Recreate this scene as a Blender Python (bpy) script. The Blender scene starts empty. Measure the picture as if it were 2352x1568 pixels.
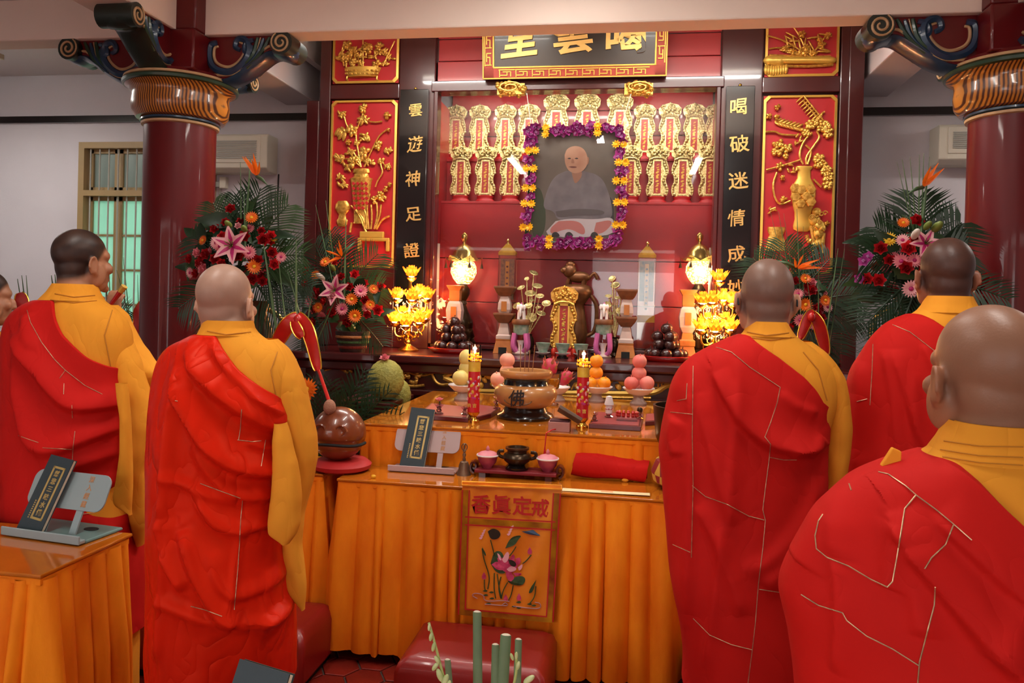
import bpy, bmesh, math, random
import numpy as np
from mathutils import Vector, Matrix
from mathutils.bvhtree import BVHTree
PI = math.pi
SC = bpy.context.scene
COL = SC.collection

# ---------------------------------------------------------------- camera
F_PX, PX0, PY0, EYE = 1760.0, 1176.0, 705.0, 1.58
YAW, PITCH, ROLL = math.radians(9.0), math.radians(0.5), math.radians(1.55)
cd = bpy.data.cameras.new('camera'); cam = bpy.data.objects.new('camera', cd); COL.objects.link(cam)
CAMR = Matrix.Rotation(YAW, 3, 'Z') @ Matrix.Rotation(PI/2 - PITCH, 3, 'X') @ Matrix.Rotation(ROLL, 3, 'Z')
cam.matrix_world = Matrix.Translation((0, 0, EYE)) @ CAMR.to_4x4()
cd.sensor_width = 36.0; cd.lens = 36.0*F_PX/2352.0; cd.shift_y = -(784.0-PY0)/2352.0
cd.clip_start = 0.05; cd.clip_end = 200
cd.dof.use_dof = False
SC.camera = cam
# ---------------------------------------------------------------- world, sun side light, exposure
w = bpy.data.worlds.new('sky'); SC.world = w; w.use_nodes = True
bg = w.node_tree.nodes['Background']; bg.inputs[0].default_value = (1.0, 0.985, 0.96, 1); bg.inputs[1].default_value = 3.9
SC.view_settings.view_transform = 'Standard'; SC.view_settings.look = 'None'
try:
    SC.cycles.max_bounces = 7; SC.cycles.diffuse_bounces = 3; SC.cycles.glossy_bounces = 3; SC.cycles.transmission_bounces = 4; SC.cycles.transparent_max_bounces = 8
except Exception: pass
SC.view_settings.exposure = 0.52; SC.view_settings.gamma = 1.0; SC.view_settings.use_curve_mapping = False

def ray(u, v):
    return CAMR @ Vector(((u-PX0)/F_PX, -(v-PY0)/F_PX, -1.0))
def P(u, v, Y):                      # measured photo point -> place at depth Y
    d = ray(u, v); return Vector((0, 0, EYE)) + d*(Y/d.y)
def PZ(u, v, Z):                     # measured photo point -> place on a level surface
    d = ray(u, v); return Vector((0, 0, EYE)) + d*((Z-EYE)/d.z)
def MPP(u, v, Y):                    # metres per photo pixel there
    d = ray(u, v); return (Y/d.y)/F_PX

# ---------------------------------------------------------------- materials
def lin(h):
    h = h.lstrip('#'); c = [int(h[i:i+2], 16)/255 for i in (0, 2, 4)]
    return tuple((x/12.92 if x <= .04045 else ((x+.055)/1.055)**2.4) for x in c) + (1,)
MATS = {}
def mat(name, color, rough=.5, metal=0, spec=.5, var=0, vscale=8, color2=None, bump=0, bscale=60, coat=0, sheen=0,
        emit=0, ecol=None, transl=0, alpha=1, stretch=(1, 1, 1), trans=0, crease=False, stint=None):
    if name in MATS: return MATS[name]
    m = bpy.data.materials.new(name); m.use_nodes = True; nt = m.node_tree; b = nt.nodes['Principled BSDF']
    c = lin(color); b.inputs['Base Color'].default_value = c
    b.inputs['Roughness'].default_value = rough; b.inputs['Metallic'].default_value = metal
    b.inputs['Specular IOR Level'].default_value = spec
    if stint: b.inputs['Specular Tint'].default_value = lin(stint)
    if coat: b.inputs['Coat Weight'].default_value = coat; b.inputs['Coat Roughness'].default_value = .06
    if sheen: b.inputs['Sheen Weight'].default_value = sheen; b.inputs['Sheen Roughness'].default_value = .4; b.inputs['Sheen Tint'].default_value = c
    if emit: b.inputs['Emission Color'].default_value = lin(ecol or color); b.inputs['Emission Strength'].default_value = emit
    if alpha < 1: b.inputs['Alpha'].default_value = alpha
    if trans: b.inputs['Transmission Weight'].default_value = trans
    tc = mp = None
    if var or color2 or bump:
        tc = nt.nodes.new('ShaderNodeTexCoord'); mp = nt.nodes.new('ShaderNodeMapping')
        mp.inputs['Scale'].default_value = stretch; nt.links.new(tc.outputs['Object'], mp.inputs['Vector'])
    if var or color2:
        n = nt.nodes.new('ShaderNodeTexNoise'); n.inputs['Scale'].default_value = vscale; n.inputs['Detail'].default_value = 5
        nt.links.new(mp.outputs[0], n.inputs['Vector'])
        r = nt.nodes.new('ShaderNodeValToRGB'); r.color_ramp.elements[0].position = .32; r.color_ramp.elements[1].position = .68
        c2 = lin(color2) if color2 else tuple(max(0, x*(1-var)) for x in c[:3]) + (1,)
        r.color_ramp.elements[0].color = c2; r.color_ramp.elements[1].color = c
        nt.links.new(n.outputs['Fac'], r.inputs[0]); nt.links.new(r.outputs[0], b.inputs['Base Color'])
    if bump:
        n2 = nt.nodes.new('ShaderNodeTexNoise'); n2.inputs['Scale'].default_value = bscale; n2.inputs['Detail'].default_value = 4
        nt.links.new(mp.outputs[0], n2.inputs['Vector'])
        bp = nt.nodes.new('ShaderNodeBump'); bp.inputs['Strength'].default_value = bump; bp.inputs['Distance'].default_value = .01; hsock = n2.outputs['Fac']
        if crease:
            bp.inputs['Distance'].default_value = .035; n2.inputs['Detail'].default_value = 2; n2.inputs['Distortion'].default_value = .6
            s1 = nt.nodes.new('ShaderNodeMath'); s1.operation = 'SUBTRACT'; s1.inputs[1].default_value = .5; s2 = nt.nodes.new('ShaderNodeMath'); s2.operation = 'ABSOLUTE'; s3 = nt.nodes.new('ShaderNodeMath'); s3.operation = 'POWER'; s3.inputs[1].default_value = .6
            nt.links.new(hsock, s1.inputs[0]); nt.links.new(s1.outputs[0], s2.inputs[0]); nt.links.new(s2.outputs[0], s3.inputs[0]); hsock = s3.outputs[0]
        nt.links.new(hsock, bp.inputs['Height']); nt.links.new(bp.outputs[0], b.inputs['Normal'])
    if transl:
        t = nt.nodes.new('ShaderNodeBsdfTranslucent'); t.inputs[0].default_value = c
        mx = nt.nodes.new('ShaderNodeMixShader'); mx.inputs[0].default_value = transl
        out = nt.nodes['Material Output']; nt.links.new(b.outputs[0], mx.inputs[1]); nt.links.new(t.outputs[0], mx.inputs[2]); nt.links.new(mx.outputs[0], out.inputs[0])
    if emit:
        try: m.cycles.emission_sampling = 'NONE'     # its light comes from the lamp inside the same object
        except Exception: pass
    MATS[name] = m; return m
def glass(name, tint='#ffffff', ior=1.45, rough=0.0, extra=0.0):
    if name in MATS: return MATS[name]
    m = bpy.data.materials.new(name); m.use_nodes = True; nt = m.node_tree; nt.nodes.remove(nt.nodes['Principled BSDF'])
    fr = nt.nodes.new('ShaderNodeFresnel'); fr.inputs[0].default_value = ior
    ad = nt.nodes.new('ShaderNodeMath'); ad.operation = 'ADD'; ad.inputs[1].default_value = extra; ad.use_clamp = True
    t = nt.nodes.new('ShaderNodeBsdfTransparent'); t.inputs[0].default_value = lin(tint)
    g = nt.nodes.new('ShaderNodeBsdfGlossy'); g.inputs['Roughness'].default_value = rough
    mx = nt.nodes.new('ShaderNodeMixShader')
    nt.links.new(fr.outputs[0], ad.inputs[0]); nt.links.new(ad.outputs[0], mx.inputs[0]); nt.links.new(t.outputs[0], mx.inputs[1]); nt.links.new(g.outputs[0], mx.inputs[2])
    nt.links.new(mx.outputs[0], nt.nodes['Material Output'].inputs[0]); MATS[name] = m; return m
def wave_mat(name, c1, c2, scale, dist, rough=.3, coat=0, axis='X', det=2):
    m = mat(name, c1, rough, coat=coat); nt = m.node_tree; b = nt.nodes['Principled BSDF']
    tc = nt.nodes.new('ShaderNodeTexCoord'); wv = nt.nodes.new('ShaderNodeTexWave'); wv.bands_direction = axis
    wv.inputs['Scale'].default_value = scale; wv.inputs['Distortion'].default_value = dist; wv.inputs['Detail'].default_value = det; wv.inputs['Detail Scale'].default_value = .6
    r = nt.nodes.new('ShaderNodeValToRGB'); r.color_ramp.elements[0].color = lin(c1); r.color_ramp.elements[1].color = lin(c2)
    r.color_ramp.elements[0].position = .35; r.color_ramp.elements[1].position = .75
    nt.links.new(tc.outputs['Object'], wv.inputs['Vector']); nt.links.new(wv.outputs['Fac'], r.inputs[0]); nt.links.new(r.outputs[0], b.inputs['Base Color']); return m

# ---------------------------------------------------------------- mesh builder
class B:
    def __init__(s): s.v = []; s.f = []
    def add(s, vs, fs):
        o = len(s.v); s.v += [tuple(p) for p in vs]; s.f += [tuple(i+o for i in f) for f in fs]; return s
    def box(s, c, sz, rz=0, M=None):
        a, b_, d = sz[0]/2, sz[1]/2, sz[2]/2
        vs = [Vector((x*a, y*b_, z*d)) for x, y, z in ((-1,-1,-1),(1,-1,-1),(1,1,-1),(-1,1,-1),(-1,-1,1),(1,-1,1),(1,1,1),(-1,1,1))]
        R = M or Matrix.Rotation(rz, 3, 'Z'); c = Vector(c)
        return s.add([R@p + c for p in vs], [(0,3,2,1),(4,5,6,7),(0,1,5,4),(1,2,6,5),(2,3,7,6),(3,0,4,7)])
    def bb(s, x0, x1, y0, y1, z0, z1): return s.box(((x0+x1)/2, (y0+y1)/2, (z0+z1)/2), (x1-x0, y1-y0, z1-z0))
    def lathe(s, prof, n=24, c=(0,0,0), sx=1, sy=1, M=None, a0=0):
        c = Vector(c); vs = []; k = len(prof)
        for i in range(n):
            t = a0 + 2*PI*i/n; cs, sn = math.cos(t), math.sin(t)
            for r, z in prof:
                p = Vector((r*cs*sx, r*sn*sy, z)); vs.append((M@p if M else p) + c)
        fs = []
        for i in range(n):
            j = (i+1) % n
            for q in range(k-1): fs.append((i*k+q, j*k+q, j*k+q+1, i*k+q+1))
        fs.append(tuple((n-1-i)*k for i in range(n))) if prof[0][0] > 1e-5 else None
        if prof[-1][0] > 1e-5: fs.append(tuple(i*k+k-1 for i in range(n)))
        return s.add(vs, fs)
    def ell(s, c, r, n=12, m=8, M=None):
        if not hasattr(r, '__len__'): r = (r, r, r)
        c = Vector(c); vs = []
        for j in range(1, m):
            a = PI*j/m
            for i in range(n):
                t = 2*PI*i/n; p = Vector((r[0]*math.sin(a)*math.cos(t), r[1]*math.sin(a)*math.sin(t), r[2]*math.cos(a))); vs.append((M@p if M else p) + c)
        top = Vector((0, 0, r[2])); vs.append((M@top if M else top) + c); vs.append((M@-top if M else -top) + c)
        fs = [(j*n+i, (j+1)*n+i, (j+1)*n+(i+1) % n, j*n+(i+1) % n) for j in range(m-2) for i in range(n)]
        T = len(vs)-2
        fs += [(T, i, (i+1) % n) for i in range(n)] + [(T+1, (m-2)*n+(i+1) % n, (m-2)*n+i) for i in range(n)]
        return s.add(vs, fs)
    def tube(s, pts, r, n=8, closed=False, flat=1.0, up=None):
        pts = [Vector(p) for p in pts]; k = len(pts)
        rs = list(r) if hasattr(r, '__len__') else [r]*k
        if len(rs) != k: rs = list(np.interp(np.linspace(0, 1, k), np.linspace(0, 1, len(rs)), rs))
        vs = []; pn = None
        for i in range(k):
            if closed: t = pts[(i+1) % k] - pts[i-1]
            else: t = pts[min(i+1, k-1)] - pts[max(i-1, 0)]
            if t.length < 1e-9: t = Vector((0, 0, 1))
            t.normalize()
            if up is not None: a = t.cross(Vector(up))
            elif pn is None: a = t.cross(Vector((0, 0, 1)) if abs(t.z) < .9 else Vector((1, 0, 0)))
            else: a = pn - t*pn.dot(t)
            if a.length < 1e-6: a = t.orthogonal()
            a.normalize(); pn = a; b_ = t.cross(a)
            for q in range(n):
                th = 2*PI*q/n; vs.append(pts[i] + a*(rs[i]*math.cos(th)) + b_*(rs[i]*flat*math.sin(th)))
        fs = [(i*n+q, i*n+(q+1) % n, (i+1)*n+(q+1) % n, (i+1)*n+q) for i in range(k-1) for q in range(n)]
        if closed: fs += [((k-1)*n+q, (k-1)*n+(q+1) % n, (q+1) % n, q) for q in range(n)]
        else: fs += [tuple(range(n-1, -1, -1)), tuple((k-1)*n+q for q in range(n))]
        return s.add(vs, fs)
    def prism(s, poly, t, M=None, y0=0.0):     # outline in x,z ; from y0 (front, towards -y) back by t
        k = len(poly); vs = [Vector((x, y0, z)) for x, z in poly] + [Vector((x, y0+t, z)) for x, z in poly]
        if M: vs = [M@p for p in vs]
        fs = [tuple(range(k)), tuple(range(2*k-1, k-1, -1))] + [(i, k+i, k+(i+1) % k, (i+1) % k) for i in range(k)]
        return s.add(vs, fs)
    def grid(s, fn, nu, nv, closeu=False):
        vs = [fn(i/(nu if closeu else nu-1), j/(nv-1)) for i in range(nu) for j in range(nv)]
        fs = [(i*nv+j, ((i+1) % nu)*nv+j, ((i+1) % nu)*nv+j+1, i*nv+j+1) for i in range(nu if closeu else nu-1) for j in range(nv-1)]
        return s.add(vs, fs)
    def merge(s, o, M): return s.add([M@Vector(p) for p in o.v], o.f)
    def xf(s, M): s.v = [tuple(M@Vector(p)) for p in s.v]; return s
def mesh_of(name, b, m=None, smooth=True, off=None):
    me = bpy.data.meshes.new(name); vs = b.v
    if off is not None: vs = [(p[0]-off[0], p[1]-off[1], p[2]-off[2]) for p in vs]
    me.from_pydata(vs, [], b.f); me.validate()
    bm = bmesh.new(); bm.from_mesh(me); bmesh.ops.recalc_face_normals(bm, faces=bm.faces); bm.to_mesh(me); bm.free()
    if smooth:
        me.polygons.foreach_set('use_smooth', [True]*len(me.polygons))
        try: me.set_sharp_from_angle(angle=math.radians(42))
        except Exception: pass
    if m: me.materials.append(m)
    return me
def link(name, me, parent=None, loc=(0, 0, 0), rot=(0, 0, 0), sc=None):
    o = bpy.data.objects.new(name, me); COL.objects.link(o); o.parent = parent; o.location = loc; o.rotation_euler = rot
    if sc: o.scale = sc if hasattr(sc, '__len__') else (sc,)*3
    return o
def tag(o, label, cat, group=None):
    o['label'] = label; o['category'] = cat
    if group: o['group'] = group
    return o
def thing(name, label, cat, loc, group=None, rz=0):
    o = bpy.data.objects.new(name, None); o.empty_display_size = .05; COL.objects.link(o); o.location = loc; o.rotation_euler = (0, 0, rz)
    return tag(o, label, cat, group)
def bevel(o, w_, seg=2):
    md = o.modifiers.new('bevel', 'BEVEL'); md.width = w_; md.segments = seg; md.limit_method = 'ANGLE'; md.angle_limit = math.radians(40); return o
def wl(o):
    l = Vector(o.location)
    while o.parent: o = o.parent; l = l + Vector(o.location)
    return l
def part(name, b, m, parent, world=False, smooth=True, bev=0):
    """b in the parent's own space, or in world space (parents here are unrotated) when world=True"""
    o = link(name, mesh_of(name, b, m, smooth, wl(parent) if world else None), parent)
    if bev: bevel(o, bev)
    return o
def struct(name, b, m, bev=0, smooth=False):
    o = link(name, mesh_of(name, b, m, smooth)); o['kind'] = 'structure'
    if bev: bevel(o, bev)
    return o
def solo(name, b, m, label, cat, base=None, group=None, bev=0, smooth=True):
    o = link(name, mesh_of(name, b, m, smooth, base), None, base or (0, 0, 0)); tag(o, label, cat, group)
    if bev: bevel(o, bev)
    return o
_tx = {}
def text_mesh(s, size, m, ext=.004, bold=.0, brush=0.0, seed=1):
    key = (s, size, ext, bold, brush, m.name)
    if key in _tx: return _tx[key]
    cu = bpy.data.curves.new('lettering', 'FONT'); cu.body = s; cu.size = size; cu.align_x = 'CENTER'; cu.align_y = 'CENTER'
    cu.extrude = ext; cu.offset = bold*size; cu.resolution_u = 3; cu.fill_mode = 'BOTH' if hasattr(cu, 'fill_mode') else cu.fill_mode
    o = bpy.data.objects.new('lettering', cu); COL.objects.link(o)
    dg = bpy.context.evaluated_depsgraph_get(); me = bpy.data.meshes.new_from_object(o.evaluated_get(dg))
    bpy.data.objects.remove(o); me.name = 'lettering'
    n = len(me.vertices); a = np.empty(n*3); me.vertices.foreach_get('co', a); a = a.reshape(-1, 3)
    c = (a.min(0)+a.max(0))/2; a[:, :2] -= c[:2]
    if brush:
        rnd = random.Random(seed + ord(s[0])); ph = rnd.random()*6
        x, y = a[:, 0].copy()/size, a[:, 1].copy()/size
        a[:, 1] += size*brush*(.9*x + .25*np.sin(3.2*y+ph)); a[:, 0] += size*brush*(.35*np.sin(4*y+ph) + .12*np.sin(11*x+ph))
    me.vertices.foreach_set('co', a.ravel()); me.update(); me.materials.clear(); me.materials.append(m); _tx[key] = me; return me
FACE = (PI/2, 0, 0)     # lettering that looks towards -Y
# ---------------------------------------------------------------- palette
M_wall = mat('plaster_wall', '#d6d2d8', .85, var=.06, vscale=2, bump=.08, bscale=90)
M_beam = mat('plaster_beam', '#f3e0d2', .8, var=.04, vscale=3)
M_ceil = mat('ceiling_paint', '#d8d2d2', .9)
M_maroon = mat('maroon_lacquer', '#64090f', .4, spec=.3, coat=.35, var=.12, vscale=3)
M_wood = mat('dark_red_wood', '#471012', .3, coat=.5, var=.25, vscale=5, stretch=(1, 1, .25))
M_redin = mat('red_lacquer_board', '#b3242a', .38, coat=.35, var=.22, vscale=6, stretch=(.12, 1, 1))
M_redpan = mat('carved_panel_red', '#b31a20', .5, var=.1, vscale=5)
M_gold = mat('gold_leaf', '#edbc5c', .32, metal=.65, color2='#b88430', vscale=45, bump=.25, bscale=120)  # darker second tone paints in the shade of carved hollows
M_goldlt = mat('pale_gold', '#f4e6ac', .3, metal=.65, color2='#ab9046', vscale=85, bump=.35, bscale=150)  # dark speckle in the colour imitates shaded crevices of the carving
M_goldp = mat('gold_paint', '#d9ae4c', .4, metal=.45)
M_brass = mat('brass', '#d9a545', .22, metal=1, var=.2, vscale=20)
M_bronze = mat('dark_bronze', '#4a3a2a', .3, metal=.75, var=.3, vscale=20)
M_black = mat('black_lacquer', '#0e0b0d', .2, coat=.5)
M_blue = mat('blue_paint', '#20405f', .3, coat=.4, var=.3, vscale=14)
M_green = mat('green_paint', '#23452f', .35, coat=.3, var=.3, vscale=14)
M_cream = mat('cream_paint', '#c9a478', .45, var=.2, vscale=20)
M_dkgreen = mat('dark_green_paint', '#152620', .4, coat=.3, var=.3, vscale=10)
M_tan = mat('tan_window_paint', '#a3895c', .5, var=.1, vscale=8)
M_white = mat('white_plastic', '#d9d3c2', .45)
M_whitegrey = mat('grille_grey', '#a8a79e', .6)
M_dark = mat('dark_gap', '#0b0a0a', .8)
M_tile = mat('terracotta_tile', '#97281a', .42, var=.4, vscale=7, bump=.15, bscale=40)
M_grout = mat('grout', '#5a4a42', .9, var=.2, vscale=30)
M_orange = mat('orange_velvet', '#fb9418', .75, spec=.2, color2='#e57208', vscale=9, sheen=.15, bump=.12, bscale=120, stretch=(1, 1, .35))
M_tabletop = mat('amber_table_glass', '#c06a18', .1, coat=.6, var=.15, vscale=6)
M_yellow = mat('saffron_cotton', '#eb9c2e', .8, spec=.15, var=.09, vscale=5, bump=.22, bscale=6, stretch=(1.6, 1.6, .6), crease=True)
M_red = mat('red_kasaya_cotton', '#c61914', .75, spec=.15, var=.1, vscale=4, bump=.22, bscale=4.5, stretch=(1.3, 1.3, .8), crease=True)
M_redsatin = mat('red_kasaya_satin', '#d8230f', .42, spec=.28, var=.12, vscale=4, bump=.45, bscale=5, stretch=(1.5, 1.5, .8), crease=True, stint='#ff7a4a')
M_reddark = mat('deep_red_kasaya', '#a8100f', .8, spec=.2, var=.1, vscale=4)
M_thread = mat('gold_thread', '#d9b48a', .35, metal=.5, var=.5, vscale=60)
M_glass = glass('clear_glass', '#fdfdfd', 1.36, 0, 0)
M_crystal = glass('crystal', '#f3eef0', 1.55, .02, .14)
M_vinyl = mat('red_vinyl', '#8e1a17', .38, coat=.15, var=.08, vscale=4, bump=.05, bscale=200)

# ---------------------------------------------------------------- floor with hexagonal tiles
floor = struct('floor', B().bb(-9, 8, -8, 6.4, -.06, -.006), M_grout)
def hexa(r):
    b = B(); k = 6; out = [(r*math.cos(PI/3*i), r*math.sin(PI/3*i)) for i in range(6)]; q = .955
    vs = [(x, y, -.008) for x, y in out] + [(x, y, -.001) for x, y in out] + [(x*q, y*q, .001) for x, y in out]
    fs = [(i, (i+1) % 6, 6+(i+1) % 6, 6+i) for i in range(6)] + [(6+i, 6+(i+1) % 6, 12+(i+1) % 6, 12+i) for i in range(6)] + [tuple(range(12, 18))]
    return b.add(vs, fs)
TR, TS = .083, .088
cells = []
for i in range(-40, 30):
    for j in range(-10, 40):
        x = i*1.5*TS; y = 1.2 + (j + .5*(i % 2))*math.sqrt(3)*TS
        if -4.6 < x < 2.2 and .3 < y < 4.6: cells.append((abs(x+.75)*.55 + abs(y-2.95), x, y))
cells.sort()
th = mesh_of('tile', hexa(TR), M_tile, False)
rt = random.Random(3)
for _, x, y in cells[:290]:
    o = link('tile', th, floor, (x, y, rt.uniform(-.0006, .0006)))
rest = B()
for _, x, y in cells[290:]:
    rest.merge(hexa(TR), Matrix.Translation((x, y, 0)))
o = link('tile_field', mesh_of('tile_field', rest, M_tile, False), floor); o['kind'] = 'stuff'

# ---------------------------------------------------------------- back wall with window opening, side walls, ceiling, beams
WX0, WX1, WZ0, WZ1 = -4.90, -3.62, 1.05, 2.88
b = B(); b.bb(-8, WX0, 6.2, 6.35, 0, 4); b.bb(WX1, 6, 6.2, 6.35, 0, 4); b.bb(WX0, WX1, 6.2, 6.35, 0, WZ0); b.bb(WX0, WX1, 6.2, 6.35, WZ1, 4)
struct('wall_back', b, M_wall)
DOORS = ((-5.6, -1.7), (-.75, .7), (1.7, 3.5)); b = B(); xs = -8.0
for d0, d1 in DOORS: b.bb(xs, d0, -2.75, -2.6, 0, 3.7); b.bb(d0, d1, -2.75, -2.6, 2.55, 3.7); xs = d1
b.bb(xs, 6, -2.75, -2.6, 0, 3.7); struct('wall_front', b, M_wall)
struct('wall_left', B().bb(-8.15, -8, -2.75, 6.35, 0, 4), M_wall)
struct('wall_right', B().bb(6, 6.15, -2.75, 6.35, 0, 4), M_wall)
struct('ceiling', B().bb(-8, -2.7, -2.6, 4.1, 3.3, 3.36).bb(1.9, 6, -2.6, 4.1, 3.3, 3.36).bb(-2.7, 1.9, -2.6, 4.1, 3.6, 3.66).bb(-8, -2.6, 4.1, 6.3, 3.5, 3.56).bb(1.75, 6, 4.1, 6.3, 3.5, 3.56).bb(-2.6, 1.75, 4.1, 6.3, 3.95, 4.0).bb(-2.64, -2.58, 4.1, 6.3, 3.45, 4.0).bb(1.73, 1.79, 4.1, 6.3, 3.45, 4.0), M_ceil)
struct('trim_1', B().bb(-8, -2.55, 6.165, 6.2, 3.065, 3.125), M_black)
struct('trim_2', B().bb(1.55, 6, 6.165, 6.2, 3.055, 3.115), M_black)
LPX, RPX, PYC = -2.69, 1.86, 4.2
for nm, x0, x1 in (('ceiling_beam', LPX+.05, RPX-.05), ('ceiling_beam', -8, LPX-.1), ('ceiling_beam', RPX+.1, 6)):
    o = struct(nm, B().bb(x0, x1, 4.09, 4.25, 3.06, 3.97), M_beam, .01)
for x in (LPX, RPX):
    struct('ceiling_beam', B().bb(x-(.21 if x < 0 else .09), x+(.09 if x < 0 else .21), -2.6, 4.14, 3.06, 3.62), M_beam, .01)
    struct('ceiling_beam', B().bb(x-.3, x+.0, 4.3, 6.2, 3.2, 3.6), M_wall, .01)

# ---------------------------------------------------------------- window
win = bpy.data.objects.new('window_1', None); COL.objects.link(win); win.location = (WX0, 6.2, WZ0); win['kind'] = 'structure'
def wp(name, b, m): return part(name, b, m, win, True, False)
fw = .055
b = B()
for x0, x1, z0, z1 in ((WX0, WX0+fw, WZ0, WZ1), (WX1-fw, WX1, WZ0, WZ1), (WX0+fw, WX1-fw, WZ1-fw, WZ1), (WX0+fw, WX1-fw, WZ0, WZ0+fw), (WX0+fw, WX1-fw, 2.405, 2.455)): b.bb(x0, x1, 6.12, 6.3, z0, z1)
wp('window_frame', b, M_tan)
M_frost = mat('frosted_pane', '#a9cfbf', .25, transl=.5, var=.25, vscale=4)
M_frost2 = mat('frosted_pane_grey', '#8f9a94', .3, transl=.35, var=.12, vscale=5)
x = WX0+fw; cw = (WX1-WX0-2*fw)/4
for i in range(4):
    for z0, z1, rows in ((2.455, WZ1-fw, 1), (WZ0+fw, 2.405, 4)):
        s = .035; b = B(); xa, xb = x+i*cw+.006, x+(i+1)*cw-.006
        b.bb(xa, xa+s, 6.19, 6.23, z0, z1).bb(xb-s, xb, 6.19, 6.23, z0, z1).bb(xa, xb, 6.19, 6.23, z0, z0+s).bb(xa, xb, 6.19, 6.23, z1-s, z1)
        ph = (z1-z0-2*s)/rows
        for r in range(1, rows): b.bb(xa, xb, 6.195, 6.225, z0+s+r*ph-.009, z0+s+r*ph+.009)
        ca = wp('casement', b, M_tan)
        for r in range(rows):
            part('pane', B().bb(xa+s-.004, xb-s+.004, 6.208, 6.213, z0+s+r*ph, z0+s+(r+1)*ph), M_frost2 if rows == 1 else M_frost, ca, True, False)
for i in range(13):
    xx = WX0+fw+.04+i*.09
    wp('bar', B().tube([(xx, 6.155, WZ0+fw), (xx, 6.155, WZ1-fw)], .007, 6), M_whitegrey)

# ---------------------------------------------------------------- pillars with painted capitals and scroll brackets
M_grain = wave_mat('painted_wood_grain', '#b87428', '#4a2210', 20, .9, .3, .4, 'X', 2)
def arc(cx, cz, r0, r1, a0, a1, n=16):
    return [(cx+(r0+(r1-r0)*i/(n-1))*math.cos(math.radians(a0+(a1-a0)*i/(n-1))), cz+(r0+(r1-r0)*i/(n-1))*math.sin(math.radians(a0+(a1-a0)*i/(n-1)))) for i in range(n)]
def smooth2(pts, it=3):
    for _ in range(it):
        q = [pts[0]]
        for a, b_ in zip(pts, pts[1:]):
            q += [tuple(a[k]*.75+b_[k]*.25 for k in range(len(a))), tuple(a[k]*.25+b_[k]*.75 for k in range(len(a)))]
        pts = q + [pts[-1]]
    return pts
low = smooth2([(.10, 0.0), (.30, -.012), (.40, .03), (.50, .10), (.57, .15), (.61, .155)])
def bracket(parent, ang, zb):
    """scrolled bracket leaving the pillar along +x of its own frame"""
    T = .085; br = []
    out = low + arc(.665, .205, .062, .062, 245, 450, 18) + [(.10, .268)]
    h = link('bracket', mesh_of('bracket', B().prism(out, 2*T*.8, None, -T*.8), M_maroon, False), parent, (0, 0, zb), (0, 0, ang), (.84, 1, .94) if abs(ang+PI/2) < .1 else None)
    b = B(); edge = [(x, z+.012) for x, z in low] + arc(.665, .205, .052, .052, 240, 420, 14)
    b.tube([(x, 0, z) for x, z in edge], [.022]*len(edge), 8, flat=T/.022*1.02, up=(0, 1, 0))
    part('lower_moulding', b, M_dkgreen if abs(ang+PI/2) < .1 else M_blue, h)
    b = B(); b.tube([(.672, -T*1.25, .208), (.672, T*1.25, .208)], .068, 20); part('scroll', b, M_dkgreen, h)
    for sgn in (-1, 1):
        y = sgn*T*.84; y2 = sgn*T*1.27
        def line(pts, r, m, nm, yy=y):
            pts = [(x+max(0, .085*(1-(x-.13)/.45)) if yy == y else x, z) for x, z in pts]; b = B(); b.tube([(x, yy, z) for x, z in pts], r if hasattr(r, '__len__') else [r*(.55+.45*math.sin(PI*min(1, .12+.88*i/len(pts)))) for i in range(len(pts))], 6, flat=.8); part(nm, b, m, h)
        line(arc(.672, .208, .012, .06, 420, -240, 34), .009, M_cream, 'scroll_spiral', y2)
        line([(x, z+.045) for x, z in low[4:]], .012, M_cream, 'outline')
        line(smooth2([(.47, .235), (.41, .225), (.40, .165), (.455, .165), (.455, .205)], 3), .021, M_blue, 'curl')
        line(smooth2([(.19, .225), (.13, .215), (.14, .09), (.26, .045), (.36, .07), (.44, .15), (.43, .235), (.35, .25), (.325, .195), (.37, .18)], 3), .027, M_blue, 'curl')
        line(smooth2([(.20, .205), (.165, .20), (.17, .115), (.27, .078), (.345, .10), (.405, .16), (.40, .215), (.36, .225)], 3), .011, M_cream, 'outline')
        line(smooth2([(.36, .065), (.47, .14), (.50, .25)], 3), .017, M_green, 'leaf_stroke')
        line(smooth2([(.38, .062), (.50, .14), (.545, .245)], 3), .016, M_blue, 'leaf_stroke')
        line(smooth2([(.37, .06), (.485, .135), (.52, .25)], 3), .006, M_cream, 'outline')
        line(smooth2([(.42, .075), (.54, .17), (.59, .25)], 3), .016, M_green, 'leaf_stroke')
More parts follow.
